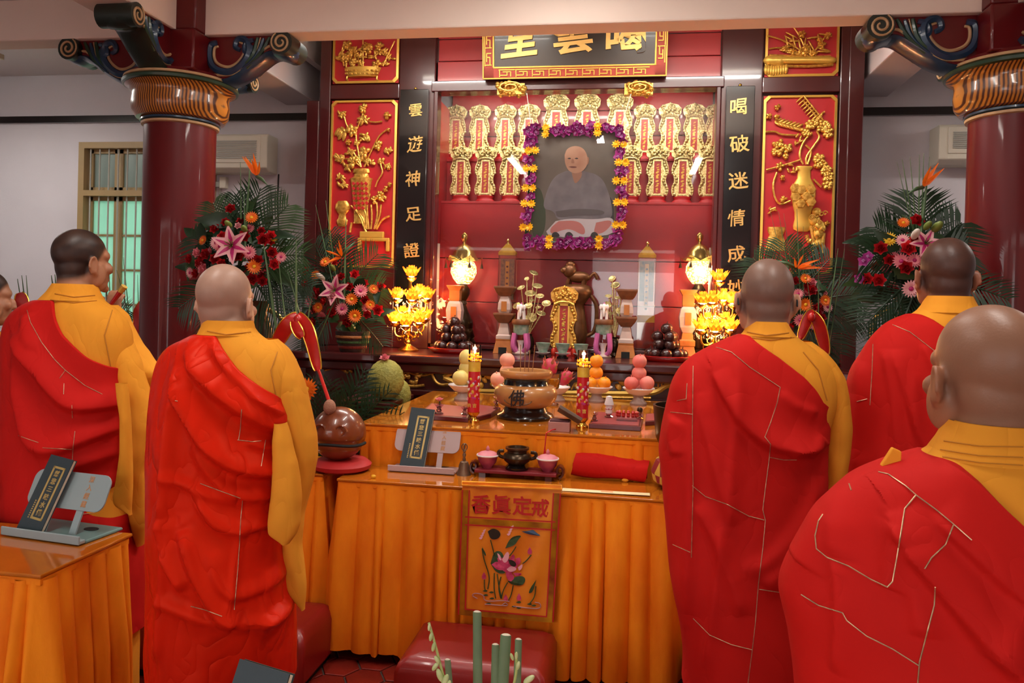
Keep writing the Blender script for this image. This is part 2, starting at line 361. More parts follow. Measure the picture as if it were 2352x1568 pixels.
def pillar(x, lab):
    t = thing('pillar', lab, 'pillar', (x, PYC, 0), 'maroon pillars')
    part('shaft', B().lathe([(.2, .12), (.2, 2.56)], 64), M_maroon, t)
    part('plinth', B().lathe([(.28, 0), (.29, .04), (.27, .09), (.22, .12)], 48), M_maroon, t)
    part('neck_ring', B().lathe([(.2, 2.545), (.214, 2.55), (.216, 2.562), (.2, 2.566)], 48), M_cream, t)
    part('neck_ring', B().lathe([(.2, 2.566), (.222, 2.57), (.222, 2.58), (.2, 2.584)], 48), M_blue, t)
    part('capital', B().lathe([(.2, 2.58), (.243, 2.59), (.266, 2.625), (.272, 2.675), (.267, 2.715), (.27, 2.74), (.282, 2.755), (.305, 2.77)], 64), M_grain, t)
    part('rim', B().lathe([(.29, 2.766), (.318, 2.776), (.322, 2.79), (.31, 2.80)], 56), M_green, t)
    part('rim', B().lathe([(.30, 2.798), (.316, 2.802), (.312, 2.816), (.28, 2.825)], 56), M_cream, t)
    part('cap_plate', B().lathe([(.29, 2.815), (.28, 2.84), (.1, 2.85)], 56), M_maroon, t)
    sx = 1 if x < 0 else -1; xr = lambda a, b_: sorted((sx*a, sx*b_))
    part('post', B().bb(*xr(.03, .215), -.23, -.04, 2.83, 3.06), M_maroon, t, bev=.012)
    part('post', B().bb(*xr(.085, .21), -.21, -.06, 3.06, 3.62), M_maroon, t, bev=.01)
    for a in (0, PI, -PI/2, PI/2): bracket(t, a, 2.80 if a != -PI/2 else 2.815)
    return t
pillar(LPX, 'glossy maroon pillar beside the tan window with painted capital')
pillar(RPX, 'glossy maroon pillar at the right edge with painted capital')

# ---------------------------------------------------------------- air conditioners, wall box, wires
def aircon(x0, x1, z0, z1, lab):
    t = thing('air_conditioner', lab, 'air conditioner', ((x0+x1)/2, 6.19, z0), 'wall air conditioners'); w_ = x1-x0; h = z1-z0
    pr = [(-.2, .03), (-.2, h-.02), (-.18, h), (0, h), (0, 0), (-.14, 0)]
    b = B(); k = len(pr); vs = [(-w_/2, y, z) for y, z in pr] + [(w_/2, y, z) for y, z in pr]
    b.add(vs, [tuple(range(k)), tuple(range(2*k-1, k-1, -1))] + [(i, k+i, k+(i+1) % k, (i+1) % k) for i in range(k)])
    part('body', b, M_white, t, smooth=False, bev=.01)
    part('front_frame', B().bb(-w_/2+.06, w_/2-.06, -.208, -.19, .07, h-.02), M_white, t, bev=.004)
    for i in range(9): part('grille_slat', B().bb(-w_/2+.09, w_/2-.09, -.214, -.205, .105+i*(h-.16)/9, .105+i*(h-.16)/9+(h-.16)/9*.7), M_whitegrey, t)
    part('outlet', B().bb(-w_/2+.05, w_/2-.05, -.19, -.16, .028, .052), M_dark, t)
    part('louvre', B().bb(-w_/2+.06, w_/2-.06, -.2, -.165, .034, .04), M_white, t)
aircon(-3.95, -3.05, 2.60, 2.915, 'cream air conditioner on the wall behind the left palm flower stand')
aircon(2.16, 3.05, 2.66, 2.945, 'cream air conditioner on the wall behind the right pillar')
a = P(515, 420, 6.18)
t = thing('wall_socket', 'small white socket box on the wall below an air conditioner', 'socket', (a.x, 6.2, a.z))
part('box', B().bb(-.03, .03, -.05, 0, -.05, .05), M_white, t, bev=.006); part('plug', B().bb(-.065, -.03, -.05, -.01, -.04, .01), M_whitegrey, t, bev=.005)
solo('wire', B().tube([P(505, 432, 6.18), P(504, 520, 6.18), P(506, 640, 6.19)], .006, 6), M_whitegrey, 'thin grey wire hanging from the white wall socket', 'wire')
solo('wire', B().tube([P(640, 400, 6.18), P(638, 450, 6.18), P(640, 560, 6.19)], .006, 6), M_dark, 'thin dark wire hanging from the air conditioner end', 'wire')
# ---------------------------------------------------------------- altar cabinet (facade plane Y = 5.6)
CXA = -.473                      # axis of the altar
FY = 5.6
cab = thing('altar_cabinet', 'dark red wooden altar cabinet with glazed shrine in the centre', 'cabinet', (CXA, 5.8, 0))
def cb(name, b, m=M_wood, bev=.006): return part(name, b, m, cab, True, False, bev)
NL, NR, NZ0, NZ1 = -1.515, .568, 1.24, 3.11      # shrine opening
cb('side_panel', B().bb(-2.52, -2.42, FY-.03, 6.18, 0, 3.07)); cb('side_panel', B().bb(1.42, 1.52, FY-.03, 6.18, 0, 3.9))
cb('side_panel', B().bb(-2.42, -2.37, FY+.02, 6.18, 0, 3.9))
for x0, x1 in ((-2.42, -2.335), (-1.79, -1.515), (.568, .85), (1.365, 1.44)):
    cb('stile', B().bb(x0, x1, FY-.02, FY+.08, 1.2, 3.9))
cb('backing_board', B().bb(-2.4, -1.5, FY+.03, FY+.07, 1.2, 3.9)); cb('backing_board', B().bb(.56, 1.44, FY+.03, FY+.07, 1.2, 3.9))
for x0, x1 in ((-2.335, -1.79), (.85, 1.365)):
    cb('rail', B().bb(x0, x1, FY-.02, FY+.06, 3.08, 3.19)); cb('rail', B().bb(x0, x1, FY-.02, FY+.06, 1.2, 1.82 if x0 > 0 else 1.80))
cb('lintel', B().bb(NL-.02, NR+.02, FY-.04, FY+.1, NZ1+.01, NZ1+.09))
cb('shrine_jamb', B().bb(NL, NL+.03, FY-.035, FY+.08, NZ0, NZ1+.02)); cb('shrine_jamb', B().bb(NR-.03, NR, FY-.035, FY+.08, NZ0, NZ1+.02))
# boards above the lintel (behind the sign)
for i in range(5):
    z = NZ1+.09+i*.165; cb('board', B().bb(NL-.02, NR+.02, FY+.03+.003*(i % 2), FY+.06, z+.003, z+.162), M_redin, .004)
# shrine interior: stepped red tiers and back boards
cb('shrine_side', B().bb(NL-.02, NL, FY+.05, 6.18, NZ0, NZ1), M_redin); cb('shrine_side', B().bb(NR, NR+.02, FY+.05, 6.18, NZ0, NZ1), M_redin)
for i in range(3): cb('board', B().bb(NL, NR, 6.15, 6.18, 2.71+.2*i+.003, 2.91+.2*i-.003), M_redin, .004)
TZ1, TZ2 = 2.345, 2.70
for i, (z0, z1) in enumerate(((NZ0, 1.56), (1.56, 1.9), (1.9, TZ1))):
    cb('riser_board', B().bb(NL, NR, 5.86, 5.885, z0+.003, z1-.003), M_redin, .003)
cb('tier', B().bb(NL, NR, 5.855, 6.03, TZ1-.02, TZ1), M_redin, .003)
cb('riser_board', B().bb(NL, NR, 6.02, 6.045, TZ1, TZ2-.02), M_redin, .003); cb('tier', B().bb(NL, NR, 6.01, 6.16, TZ2-.02, TZ2), M_redin, .003)
cb('shrine_floor', B().bb(NL, NR, FY+.02, 5.9, NZ0-.03, NZ0), M_wood)
part('glass_pane', B().bb(NL+.02, NR-.02, FY+.035, FY+.041, NZ0, NZ1+.01), M_glass, cab, True, False)
# hidden strip lamps, added to brighten the shrine interior
def fill_strip(x, y, z, ln, rot, watts, lab):
    t = thing('shrine_fill_lamp', lab, 'lamp', (x, y, z), 'added lamps inside the shrine'); t.rotation_euler = rot
    part('housing', B().bb(-ln/2, ln/2, -.015, .015, .004, .03), M_white, t, smooth=False); part('tube', B().tube([(-ln/2+.02, 0, 0), (ln/2-.02, 0, 0)], .007, 8), mat('shrine_tube', '#ffffff', .4, emit=6, ecol='#fff4e0'), t)
    l = bpy.data.lights.new('lamp_light', 'AREA'); l.shape = 'RECTANGLE'; l.size = ln*.95; l.size_y = .03; l.energy = watts; l.color = (1, .94, .85); o = bpy.data.objects.new('lamp_light', l); COL.objects.link(o); o.parent = t; o.location = (0, 0, -.012)
fill_strip(CXA, FY+.13, NZ1+.055, 1.9, (math.radians(35), 0, 0), 6.5, 'added strip lamp hidden behind the shrine lintel')
fill_strip(NL+.006, FY+.11, 1.7, .6, (0, PI/2, math.radians(25)), 15, 'added upright strip lamp hidden by the left shrine jamb')
fill_strip(NR-.004, FY+.11, 1.7, .6, (0, -PI/2, math.radians(-25)), 15, 'added upright strip lamp hidden by the right shrine jamb')
# shelf, lower front with carved gold apron
SHZ = 1.2
cb('shelf', B().bb(-2.30, 1.36, 4.88, 5.66, SHZ-.055, SHZ), M_wood, .012)
cb('shelf_moulding', B().bb(-2.26, 1.32, 4.92, 5.6, SHZ-.12, SHZ-.055), M_wood, .012)
cb('front_board', B().bb(-2.22, 1.28, 4.98, 5.1, .0, SHZ-.12), M_wood, .006)
cb('front_rail', B().bb(-2.24, 1.3, 4.93, 5.0, .93, .97), M_wood, .008)
def gline(pts, Y, r, nm='gold_moulding', m=M_gold, parent=None):
    b = B(); b.tube([P(u, v, Y) for u, v in smooth2(pts, 2)], r, 6); return part(nm, b, m, parent or cab, True)
Ya = 4.96
gline([(1020, 866), (1050, 848), (1062, 850), (1090, 845), (1300, 850), (1495, 854), (1512, 862), (1530, 870), (1547, 880)], Ya, .018, m=M_goldp)
gline([(1020, 866), (1045, 878), (1066, 895), (1090, 898), (1300, 902), (1480, 904), (1510, 900), (1528, 886), (1547, 880)], Ya, .018, m=M_goldp)
gline([(1060, 906), (1300, 911), (1495, 914)], Ya-.01, .010)
rg = random.Random(8)
b = B()
for i in range(46):
    u = 1065 + i*9.6; v = 873 + (u-1065)*.012 + 12*math.sin(i*1.9); p = P(u, v, Ya+.005)
    b.ell(p, (.02+.014*rg.random(), .014, .015+.012*rg.random()), 7, 5, Matrix.Rotation(rg.random()*3, 3, 'Y'))
    if i % 3 == 0: b.tube([P(u-12, v+8, Ya), P(u-4, v-6, Ya-.006), P(u+8, v-10, Ya-.004), P(u+13, v+2, Ya)], .006, 5)
part('carved_frieze', b, M_goldp, cab, True)
for uu in (1500, 1512, 1520): gline([(uu, 866), (uu, 899)], Ya, .006, 'gold_lattice')
for vv in (874, 890): gline([(1497, vv), (1527, vv+1)], Ya, .006, 'gold_lattice')
# curled gold dragon tendrils beside the frieze
for pts in ([(905, 868), (930, 850), (960, 862), (985, 860), (1003, 848), (1004, 838), (995, 842)], [(880, 835), (900, 846), (925, 842), (950, 852)], [(760, 838), (800, 842), (838, 832), (842, 840), (830, 845)],
            [(992, 858), (1000, 876), (1012, 884), (1030, 882)], [(745, 850), (775, 842), (800, 856)], [(1538, 893), (1560, 866), (1566, 858)], [(1552, 858), (1556, 872), (1566, 876)], [(905, 852), (920, 880), (945, 888), (975, 884)]):
    gline(pts, Ya, .010, 'gold_tendril')
for u, v in ((935, 862), (948, 872), (960, 858), (800, 848), (880, 842), (1045, 888), (1062, 888), (1056, 880)):
    b = B()
    for k in range(6): b.ell(P(u+rg.uniform(-9, 9), v+rg.uniform(-7, 7), Ya), (.018, .012, .012), 7, 5, Matrix.Rotation(rg.random()*3, 3, 'Y'))
    part('gold_carving', b, M_gold, cab, True)

# ---------------------------------------------------------------- carved gold panels
def frame_panel(name, lab, x0, x1, z0, z1, cut=.03):
    t = thing(name, lab, 'panel', ((x0+x1)/2, FY, z0)); Y = FY-.005
    part('red_ground', B().bb(x0, x1, Y, Y+.03, z0, z1), M_redpan, t, True, False)
    def ring(i): return [(x0+i+cut, z0+i), (x1-i-cut, z0+i), (x1-i, z0+i+cut), (x1-i, z1-i-cut), (x1-i-cut, z1-i), (x0+i+cut, z1-i), (x0+i, z1-i-cut), (x0+i, z0+i+cut)]
    b = B(); o_, i_ = ring(0), ring(.016); k = 8
    vs = [(x, Y-.012, z) for x, z in o_] + [(x, Y-.018, z) for x, z in i_] + [(x, Y, z) for x, z in o_] + [(x, Y, z) for x, z in i_]
    fs = []
    for i in range(k):
        j = (i+1) % k; fs += [(i, j, k+j, k+i), (k+i, k+j, 3*k+j, 3*k+i), (2*k+i, 2*k+j, j, i)]
    b.add(vs, fs); part('gold_border', b, M_goldp, t, True, False); return t
LX0, LX1, RX0, RX1 = -2.325, -1.80, .862, 1.352
pl = frame_panel('carved_panel', 'tall red panel with gold carved peony vase beside left couplet', LX0, LX1, 1.80, 3.07)
pr = frame_panel('carved_panel', 'tall red panel with gold carved vase and grapes beside right couplet', RX0, RX1, 1.82, 3.06)
pul = frame_panel('carved_panel', 'upper red panel with gold carved flower basket on the left', LX0, LX1, 3.20, 3.86)
pur = frame_panel('carved_panel', 'upper red panel with gold carved boat planter on the right', RX0, RX1, 3.19, 3.86)
def crop(ox, oy, sc): return lambda x, y: (ox+x/sc, oy+y/sc)
RY = FY-.02
def blob(b, uv, r, fl=.5, seed=None, kind='flower'):
    p = P(uv[0], uv[1], RY); k = MPP(uv[0], uv[1], RY); r = r*k; rr = rg
    if kind == 'flower':
        for q in range(7):
            a = q*PI*2/7+rr.random(); d = r*.55 if q < 6 else 0
            b.ell(p+Vector((d*math.cos(a), -.008*rr.random(), d*math.sin(a))), (r*.5, .016, r*.36), 7, 5, Matrix.Rotation(-a, 3, 'Y'))
        b.ell(p+Vector((0, -.012, 0)), (r*.3, .012, r*.3), 7, 5)
    elif kind == 'grape':
        b.ell(p, (r, .02, r), 8, 6)
    else:
        a = rr.random()*6 if seed is None else seed; b.ell(p, (r, .010, r*.42), 7, 5, Matrix.Rotation(a, 3, 'Y'))
def stems(t, c, lst, r, nm='branch'):
    for pts in lst:
        b = B(); b.tube([P(*c(x, y), RY-.003) for x, y in smooth2(pts, 2)], r, 6); part(nm, b, M_gold, t, True)
def relief_lathe(t, c, prof, cx, nm, m=M_gold, flat=.35):   # (y, half width) in crop units
    b = B(); pts = []
    for y, hw in prof:
        p = P(*c(cx, y), RY); e = P(*c(cx+hw, y), RY); pts.append((e.x-p.x, p.z, p.x))
    x0 = sum(q[2] for q in pts)/len(pts)
    b.lathe([(q[0], q[1]) for q in sorted(pts, key=lambda q: q[1])], 20, (x0, RY+.01, 0), 1, flat); return part(nm, b, m, t, True)
c = crop(740, 220, 3.92)
for (x, y, r, nm) in ((375, 115, 48, 'flower'), (370, 215, 46, 'leaf_cluster'), (270, 310, 60, 'flower'), (180, 340, 58, 'leaf_cluster'), (385, 370, 45, 'leaf_cluster'), (170, 165, 35, 'leaf_cluster'), (590, 180, 38, 'flower'), (600, 310, 20, 'bud'),
                      (510, 450, 48, 'flower'), (590, 490, 36, 'leaf_cluster'), (385, 510, 58, 'flower'), (250, 500, 42, 'leaf_cluster'), (160, 560, 46, 'leaf_cluster'), (280, 600, 58, 'flower'), (225, 640, 45, 'leaf_cluster'), (420, 590, 42, 'leaf_cluster'), (340, 560, 40, 'leaf_cluster'), (165, 735, 36, 'leaf_cluster'), (180, 790, 40, 'leaf_cluster'),
                      (530, 590, 30, 'leaf_cluster'), (590, 635, 30, 'leaf_cluster'), (520, 900, 45, 'flower'), (470, 940, 40, 'flower'), (575, 840, 30, 'bud'), (610, 800, 24, 'bud'), (355, 860, 40, 'flower'), (540, 930, 36, 'leaf_cluster'), (240, 420, 30, 'bud'), (320, 420, 30, 'leaf_cluster')):
    b = B()
    if nm == 'leaf_cluster':
        for q in range(10): blob(b, c(x+rg.uniform(-r, r)*.8, y+rg.uniform(-r, r)*.6), r/3.92*.75, kind='leaf')
    else: blob(b, c(x, y), r/3.92*1.0)
    part(nm, b, M_gold, pl, True)
stems(pl, c, [[(200, 190), (220, 270), (270, 330)], [(370, 150), (330, 260), (300, 330), (320, 480), (350, 640)], [(590, 300), (520, 350), (490, 400), (430, 520), (380, 640)], [(540, 230), (480, 240), (420, 230)], [(520, 560), (530, 640), (550, 690), (500, 760), (480, 820)], [(140, 580), (250, 560), (350, 640)], [(280, 500), (340, 620)]], .006)
relief_lathe(pl, c, [(655, 70), (690, 78), (700, 62), (730, 72), (745, 105), (770, 95), (900, 78), (1020, 62), (1130, 58), (1150, 66)], 345, 'vase')
for i in range(6):
    for j in range(4 if i < 5 else 3):
        p = P(*c(283+j*37+i*2, 790+i*44), RY-.038); part('vase_inlay', B().box(p, (.022, .012, .02), M=Matrix.Rotation(.785, 3, 'Y')), M_redpan, pl, True, False)
for sx in (265, 385): stems(pl, c, [[(sx, 1140), (sx-8, 1190), (sx-14 if sx < 300 else sx+14, 1230)]], .009, 'vase_leg')
relief_lathe(pl, c, [(945, 40), (970, 62), (1010, 70), (1045, 50), (1065, 32), (1100, 36), (1120, 52), (1160, 44), (1175, 30)], 178, 'jar')
stems(pl, c, [[(400, 1200), (400, 1050), (320, 930)], [(420, 1200), (400, 1000), (430, 880)], [(440, 1200), (450, 1080), (440, 980)], [(470, 1200), (500, 1080), (490, 960)], [(480, 1190), (520, 1080), (530, 980)], [(490, 1200), (540, 1110), (610, 1080)], [(380, 1190), (330, 1060), (260, 990)], [(385, 1190), (370, 1100), (300, 1020)]], .008, 'orchid_leaf')
for x0, y0, x1, y1 in ((340, 1220, 555, 1280), (320, 1275, 605, 1310), (575, 1300, 605, 1400), (320, 1300, 350, 1400)):
    a, d = P(*c(x0, y0), RY-.01), P(*c(x1, y1), RY-.01); part('planter', B().bb(a.x, d.x, RY-.02, RY+.015, d.z, a.z), M_goldp, pl, True, False, .006)
c = crop(1740, 210, 3.825)
relief_lathe(pr, c, [(655, 72), (672, 78), (690, 58), (760, 60), (800, 85), (850, 108), (920, 108), (1000, 92), (1060, 76), (1120, 72), (1180, 84), (1210, 80), (1230, 50)], 405, 'vase', M_goldp)
for x, y in ((385, 865), (470, 860), (335, 925), (430, 920), (380, 985), (470, 970), (330, 850)):
    p = P(*c(x, y), RY-.062); b = B(); b.lathe([(0, 0), (.036, .002), (.03, .008), (0, .01)], 6, p, M=Matrix.Rotation(PI/2, 3, 'X')); part('vase_facet', b, M_gold, pr, True, False)
for cx, cy, n, w_, h_ in ((215, 500, 22, 85, 95), (520, 300, 20, 110, 50), (610, 350, 12, 45, 50), (540, 610, 16, 50, 60), (610, 740, 26, 45, 120), (430, 350, 8, 50, 40)):
    b = B()
    for k in range(int(n*1.9)):
        a = rg.random()*6.28; q = math.sqrt(rg.random()); blob(b, c(cx+w_*q*math.cos(a), cy+h_*q*math.sin(a)), 5.2, kind='grape')
    part('grape_bunch', b, M_gold, pr, True)
b = B()
for k in range(8):
    t = k/7; x = 400+130*t; y = 80+160*t
    for sg in (-1, 1): p = P(*c(x+sg*26, y-14), RY); b.ell(p, (.036, .010, .0075), 7, 5, Matrix.Rotation(.9 if sg > 0 else 2.4, 3, 'Y'))
b.tube([P(*c(395, 75), RY), P(*c(460, 150), RY), P(*c(535, 245), RY)], .006, 6); part('plume', b, M_gold, pr, True)
b = B(); b2 = B()
b.tube([P(*c(170, 268), RY), P(*c(380, 325), RY)], .006, 6); b2.tube([P(*c(505, 262), RY), P(*c(590, 175), RY)], .006, 6)
for k in range(7):
    t = k/6
    for sg in (-1, 1): p = P(*c(180+190*t, 270+50*t+sg*18), RY); b.ell(p, (.03, .008, .009), 7, 5, Matrix.Rotation(.5*sg, 3, 'Y'))
    p = P(*c(515+7*k, 250-7*k+14*(k % 2)), RY); b2.ell(p, (.03, .012, .009), 7, 5, Matrix.Rotation(2.1, 3, 'Y'))
part('plume', b, M_gold, pr, True); part('plume', b2, M_gold, pr, True)
stems(pr, c, [[(70, 355), (160, 350), (200, 380), (350, 385)], [(400, 640), (360, 560), (400, 440), (480, 360)], [(430, 640), (420, 580), (500, 470), (550, 400), (520, 350)], [(440, 640), (480, 520), (420, 470)], [(380, 600), (260, 640), (150, 670), (75, 690)], [(170, 710), (130, 820), (150, 940), (200, 1000), (290, 960)], [(160, 1020), (110, 1040)], [(490, 770), (560, 840)]], .007)
for x, y, r, nm in ((100, 220, 30, 'cloud'), (170, 230, 30, 'cloud'), (175, 140, 30, 'cloud'), (200, 660, 42, 'flower'), (230, 950, 34, 'flower'), (310, 670, 40, 'leaf_cluster'), (360, 420, 40, 'leaf_cluster'), (130, 1040, 30, 'leaf_cluster'), (220, 760, 26, 'bud'), (610, 1160, 26, 'cloud')):
    b = B()
    if nm == 'leaf_cluster':
        for q in range(7): blob(b, c(x+rg.uniform(-r, r), y+rg.uniform(-r, r)), r/3.8*.6, kind='leaf')
    else: blob(b, c(x, y), r/3.8)
    part(nm, b, M_gold, pr, True)
relief_lathe(pr, c, [(1190, 75), (1215, 80), (1260, 62), (1300, 78), (1400, 95)], 165, 'basket')
b = B(); 
for x, y, r in ((500, 1130, 52), (540, 1180, 50), (530, 1250, 46), (520, 1060, 40), (540, 1330, 44), (560, 1200, 40), (500, 1350, 36)): p = P(*c(x, y), RY); k = MPP(*c(x, y), RY)/3.8*r; b.ell(p, (k, .03, k), 12, 8)
part('beast_body', b, M_goldp, pr, True)
for x, y in ((480, 1100), (520, 1090), (560, 1080), (590, 1070), (540, 1150), (560, 1230), (520, 1280), (500, 1200), (470, 1110)):
    p = P(*c(x, y), RY-.025); b = B(); b.tube([p+Vector((.018*math.cos(a)*(1-a/9), -.008, .018*math.sin(a)*(1-a/9))) for a in [i*.7 for i in range(10)]], .005, 5); part('mane_curl', b, M_gold, pr, True)
stems(pr, c, [[(470, 1180), (490, 1300), (490, 1440)], [(430, 1260), (450, 1330), (470, 1300)], [(580, 1240), (570, 1340), (570, 1420)]], .014, 'beast_leg')
c = crop(700, 60, 2.615)
relief_lathe(pul, c, [(250, 112), (262, 106), (300, 92), (305, 84)], 345, 'basket', M_goldp)
for x in range(250, 445, 26):
    for y in (266, 285): p = P(*c(x, y), RY-.03); part('weave', B().box(p, (.025, .012, .014)), M_gold, pul, True, False, .003)
for i in range(26):
    b = B(); x = 200+rg.random()*320; y = 110+rg.random()*130
    if i % 3: [blob(b, c(x+rg.uniform(-18, 18), y+rg.uniform(-14, 14)), 7, kind='leaf') for q in range(5)]
    else: blob(b, c(x, y), 12)
    part('flower' if i % 3 == 0 else 'leaf_cluster', b, M_gold, pul, True)
for x in (255, 435): stems(pul, c, [[(x, 300), (x-4, 318), (x+6, 326)]], .008, 'basket_leg')
stems(pul, c, [[(235, 240), (220, 150), (240, 90)], [(470, 240), (500, 170), (540, 90)], [(350, 240), (350, 150), (350, 70)]], .006)
c = crop(1640, 40, 2.614)
b = B(); 
for x in range(335, 705, 12): p = P(*c(x, 258), RY); b.ell(p, (.045, .03, .026+.008*(x < 400)), 10, 6)
part('boat_planter', b, M_goldp, pur, True)
stems(pur, c, [[(330, 228), (420, 232), (560, 238), (700, 236)], [(340, 285), (450, 294), (600, 294), (715, 284)]], .01, 'gold_moulding')
b = B(); 
for k in range(9): p = P(*c(312+k*15, 320-abs(k-3)*2), RY); b.ell(p, (.016, .02, .036), 8, 6)
part('drape', b, M_goldp, pur, True)
for k in range(34):
    b = B(); x, y = 420+rg.random()*270, 100+rg.random()*125
    if k % 3: b.ell(P(*c(x, y), RY), (.05, .009, .008), 7, 5, Matrix.Rotation(rg.uniform(-.2, 1.8), 3, 'Y'))
    else: blob(b, c(x, y), 9)
    part('flower' if k % 3 == 0 else 'leaf', b, M_gold, pur, True)
stems(pur, c, [[(560, 230), (480, 170), (400, 130), (320, 110)], [(560, 225), (450, 190), (380, 180), (330, 190)], [(590, 225), (640, 150), (680, 100)], [(560, 220), (520, 120), (480, 60)]], .006, 'stalk')

# ---------------------------------------------------------------- couplet boards and sign
M_glyph = mat('gilt_lettering', '#d9b36a', .38, metal=.6)
def couplet(lab, x0, x1, ztop, chars, tab, uv):
    t = thing('couplet_board', lab, 'plaque', ((x0+x1)/2, FY-.03, 1.45), 'black couplet boards')
    part('board', B().bb(x0, x1, FY-.06, FY-.02, 1.45, ztop), M_black, t, True, False, .004)
    part('hook', B().ell(((x0+x1)/2, FY-.03, ztop+.012), .012, 8, 6), M_brass, t, True)
    for ch, (u, v, s) in zip(chars, uv):
        p = P(u, v, FY-.062); k = MPP(u, v, FY)*s
        o = link('lettering', text_mesh(ch, k*1.08, M_glyph, .004, .012, .12), t, p-wl(t), FACE)
couplet('black board with five gilt characters left of the shrine', -1.768, -1.552, 3.135, '雲遊神足證', None, [(955, 253, 30), (953, 331, 34), (949, 410, 34), (949, 492, 34), (946, 574, 34)])
couplet('black board with gilt characters right of the shrine', .60, .795, 3.12, '喝破迷情成妙', None, [(1697, 245, 38), (1698, 330, 40), (1695, 415, 40), (1692, 500, 36), (1691, 583, 38), (1690, 660, 36)])
sg = thing('name_board', 'black name board with three gilt characters and fretwork border', 'sign', (CXA, 5.5, 3.185))
sg.rotation_euler = (math.radians(9), 0, 0)
SW, SH = 1.315, .74
part('board', B().bb(-SW/2, SW/2, 0, .04, 0, SH), M_wood, sg, smooth=False, bev=.005)
part('black_field', B().bb(-SW/2+.085, SW/2-.085, -.006, .01, .085, SH-.085), M_black, sg, smooth=False)
M_fret = mat('fret_red', '#a8341f', .5); b = B()
for x0, x1, z0, z1 in ((-SW/2, SW/2, 0, .08), (-SW/2, SW/2, SH-.08, SH), (-SW/2, -SW/2+.08, 0, SH), (SW/2-.08, SW/2, 0, SH)): b.bb(x0, x1, -.01, 0, z0, z1)
part('border', b, M_fret, sg, smooth=False)
for x0, x1, z0, z1 in ((-SW/2, SW/2, 0, .008), (-SW/2, SW/2, SH-.008, SH), (-SW/2, -SW/2+.008, 0, SH), (SW/2-.008, SW/2, 0, SH), (-SW/2+.075, SW/2-.075, .075, .085), (-SW/2+.075, -SW/2+.085, .075, SH-.075), (SW/2-.085, SW/2-.075, .075, SH-.075)):
    part('gilt_edge', B().bb(x0, x1, -.016, -.008, z0, z1), M_goldp, sg, smooth=False)
def fret(L):
    b = B(); g = .007; h = .05
    for x, z, sx, sz in ((0, h, L, g), (-L/2+g, h/2, g, h), (-L/2+L*.28, .012, L*.5, g), (-L/2+L*.52, .024, g, .026), (0, .036, L*.5, g), (L*.25, .02, g, .034)): b.box((x, -.013, z), (sx, .008, g if sz == g else sz))
    return b
fm = mesh_of('fret', fret(.118), M_goldp, False)
for i in range(9): link('fret', fm, sg, (-.48+i*.12, 0, .013)); link('fret', fm, sg, (-.48+i*.12, 0, SH-.066))
for i in range(5):
    link('fret', fm, sg, (-SW/2+.067, 0, .15+i*.12), (0, -PI/2, 0)); link('fret', fm, sg, (SW/2-.067, 0, .15+i*.12), (0, PI/2, 0))
for ch, u, v, s in (('堂', 1197, 86, 84), ('雲', 1318, 83, 84), ('喝', 1440, 80, 90)):
    p = P(u, v, 5.48); lp = p - Vector(sg.location); k = MPP(u, v, 5.48)*s
    link('lettering', text_mesh(ch, k*1.12, M_glyph, .008, .02, .10), sg, (lp.x, -.014, lp.z/math.cos(.157)), FACE)
for u, lab in ((1173, 'left'), (1467, 'right')):
    p = P(u, 202, 5.53); t = thing('gold_bracket', 'gold carved lion bracket under the %s end of the name board' % lab, 'bracket', (p.x, 5.53, p.z-.05), 'gold sign brackets')
    b = B()
    for k in range(26): b.ell((rg.uniform(-.1, .1), rg.uniform(-.04, .03), rg.uniform(0, .09)), (.022, .02, .018), 7, 5, Matrix.Rotation(rg.random()*3, 3, 'Y'))
    b.box((0, .03, .045), (.2, .05, .08)); part('carving', b, M_gold, t)
    b = B(); b.tube([(.09*math.cos(a)*(1-a/14), -.05, .045+.04*math.sin(a)*(1-a/14)) for a in [i*.5 for i in range(20)]], .006, 5); part('curl', b, M_gold, t)
def multi(name, lst, smooth=True):
    b = B(); idx = []
    for i, (q, m) in enumerate(lst):
        n0 = len(b.f); b.add(q.v, q.f); idx += [i]*(len(b.f)-n0)
    me = bpy.data.meshes.new(name); me.from_pydata(b.v, [], b.f)
    for q, m in lst: me.materials.append(m)
    me.polygons.foreach_set('material_index', idx)
    if smooth: me.polygons.foreach_set('use_smooth', [True]*len(me.polygons))
    me.update(); return me
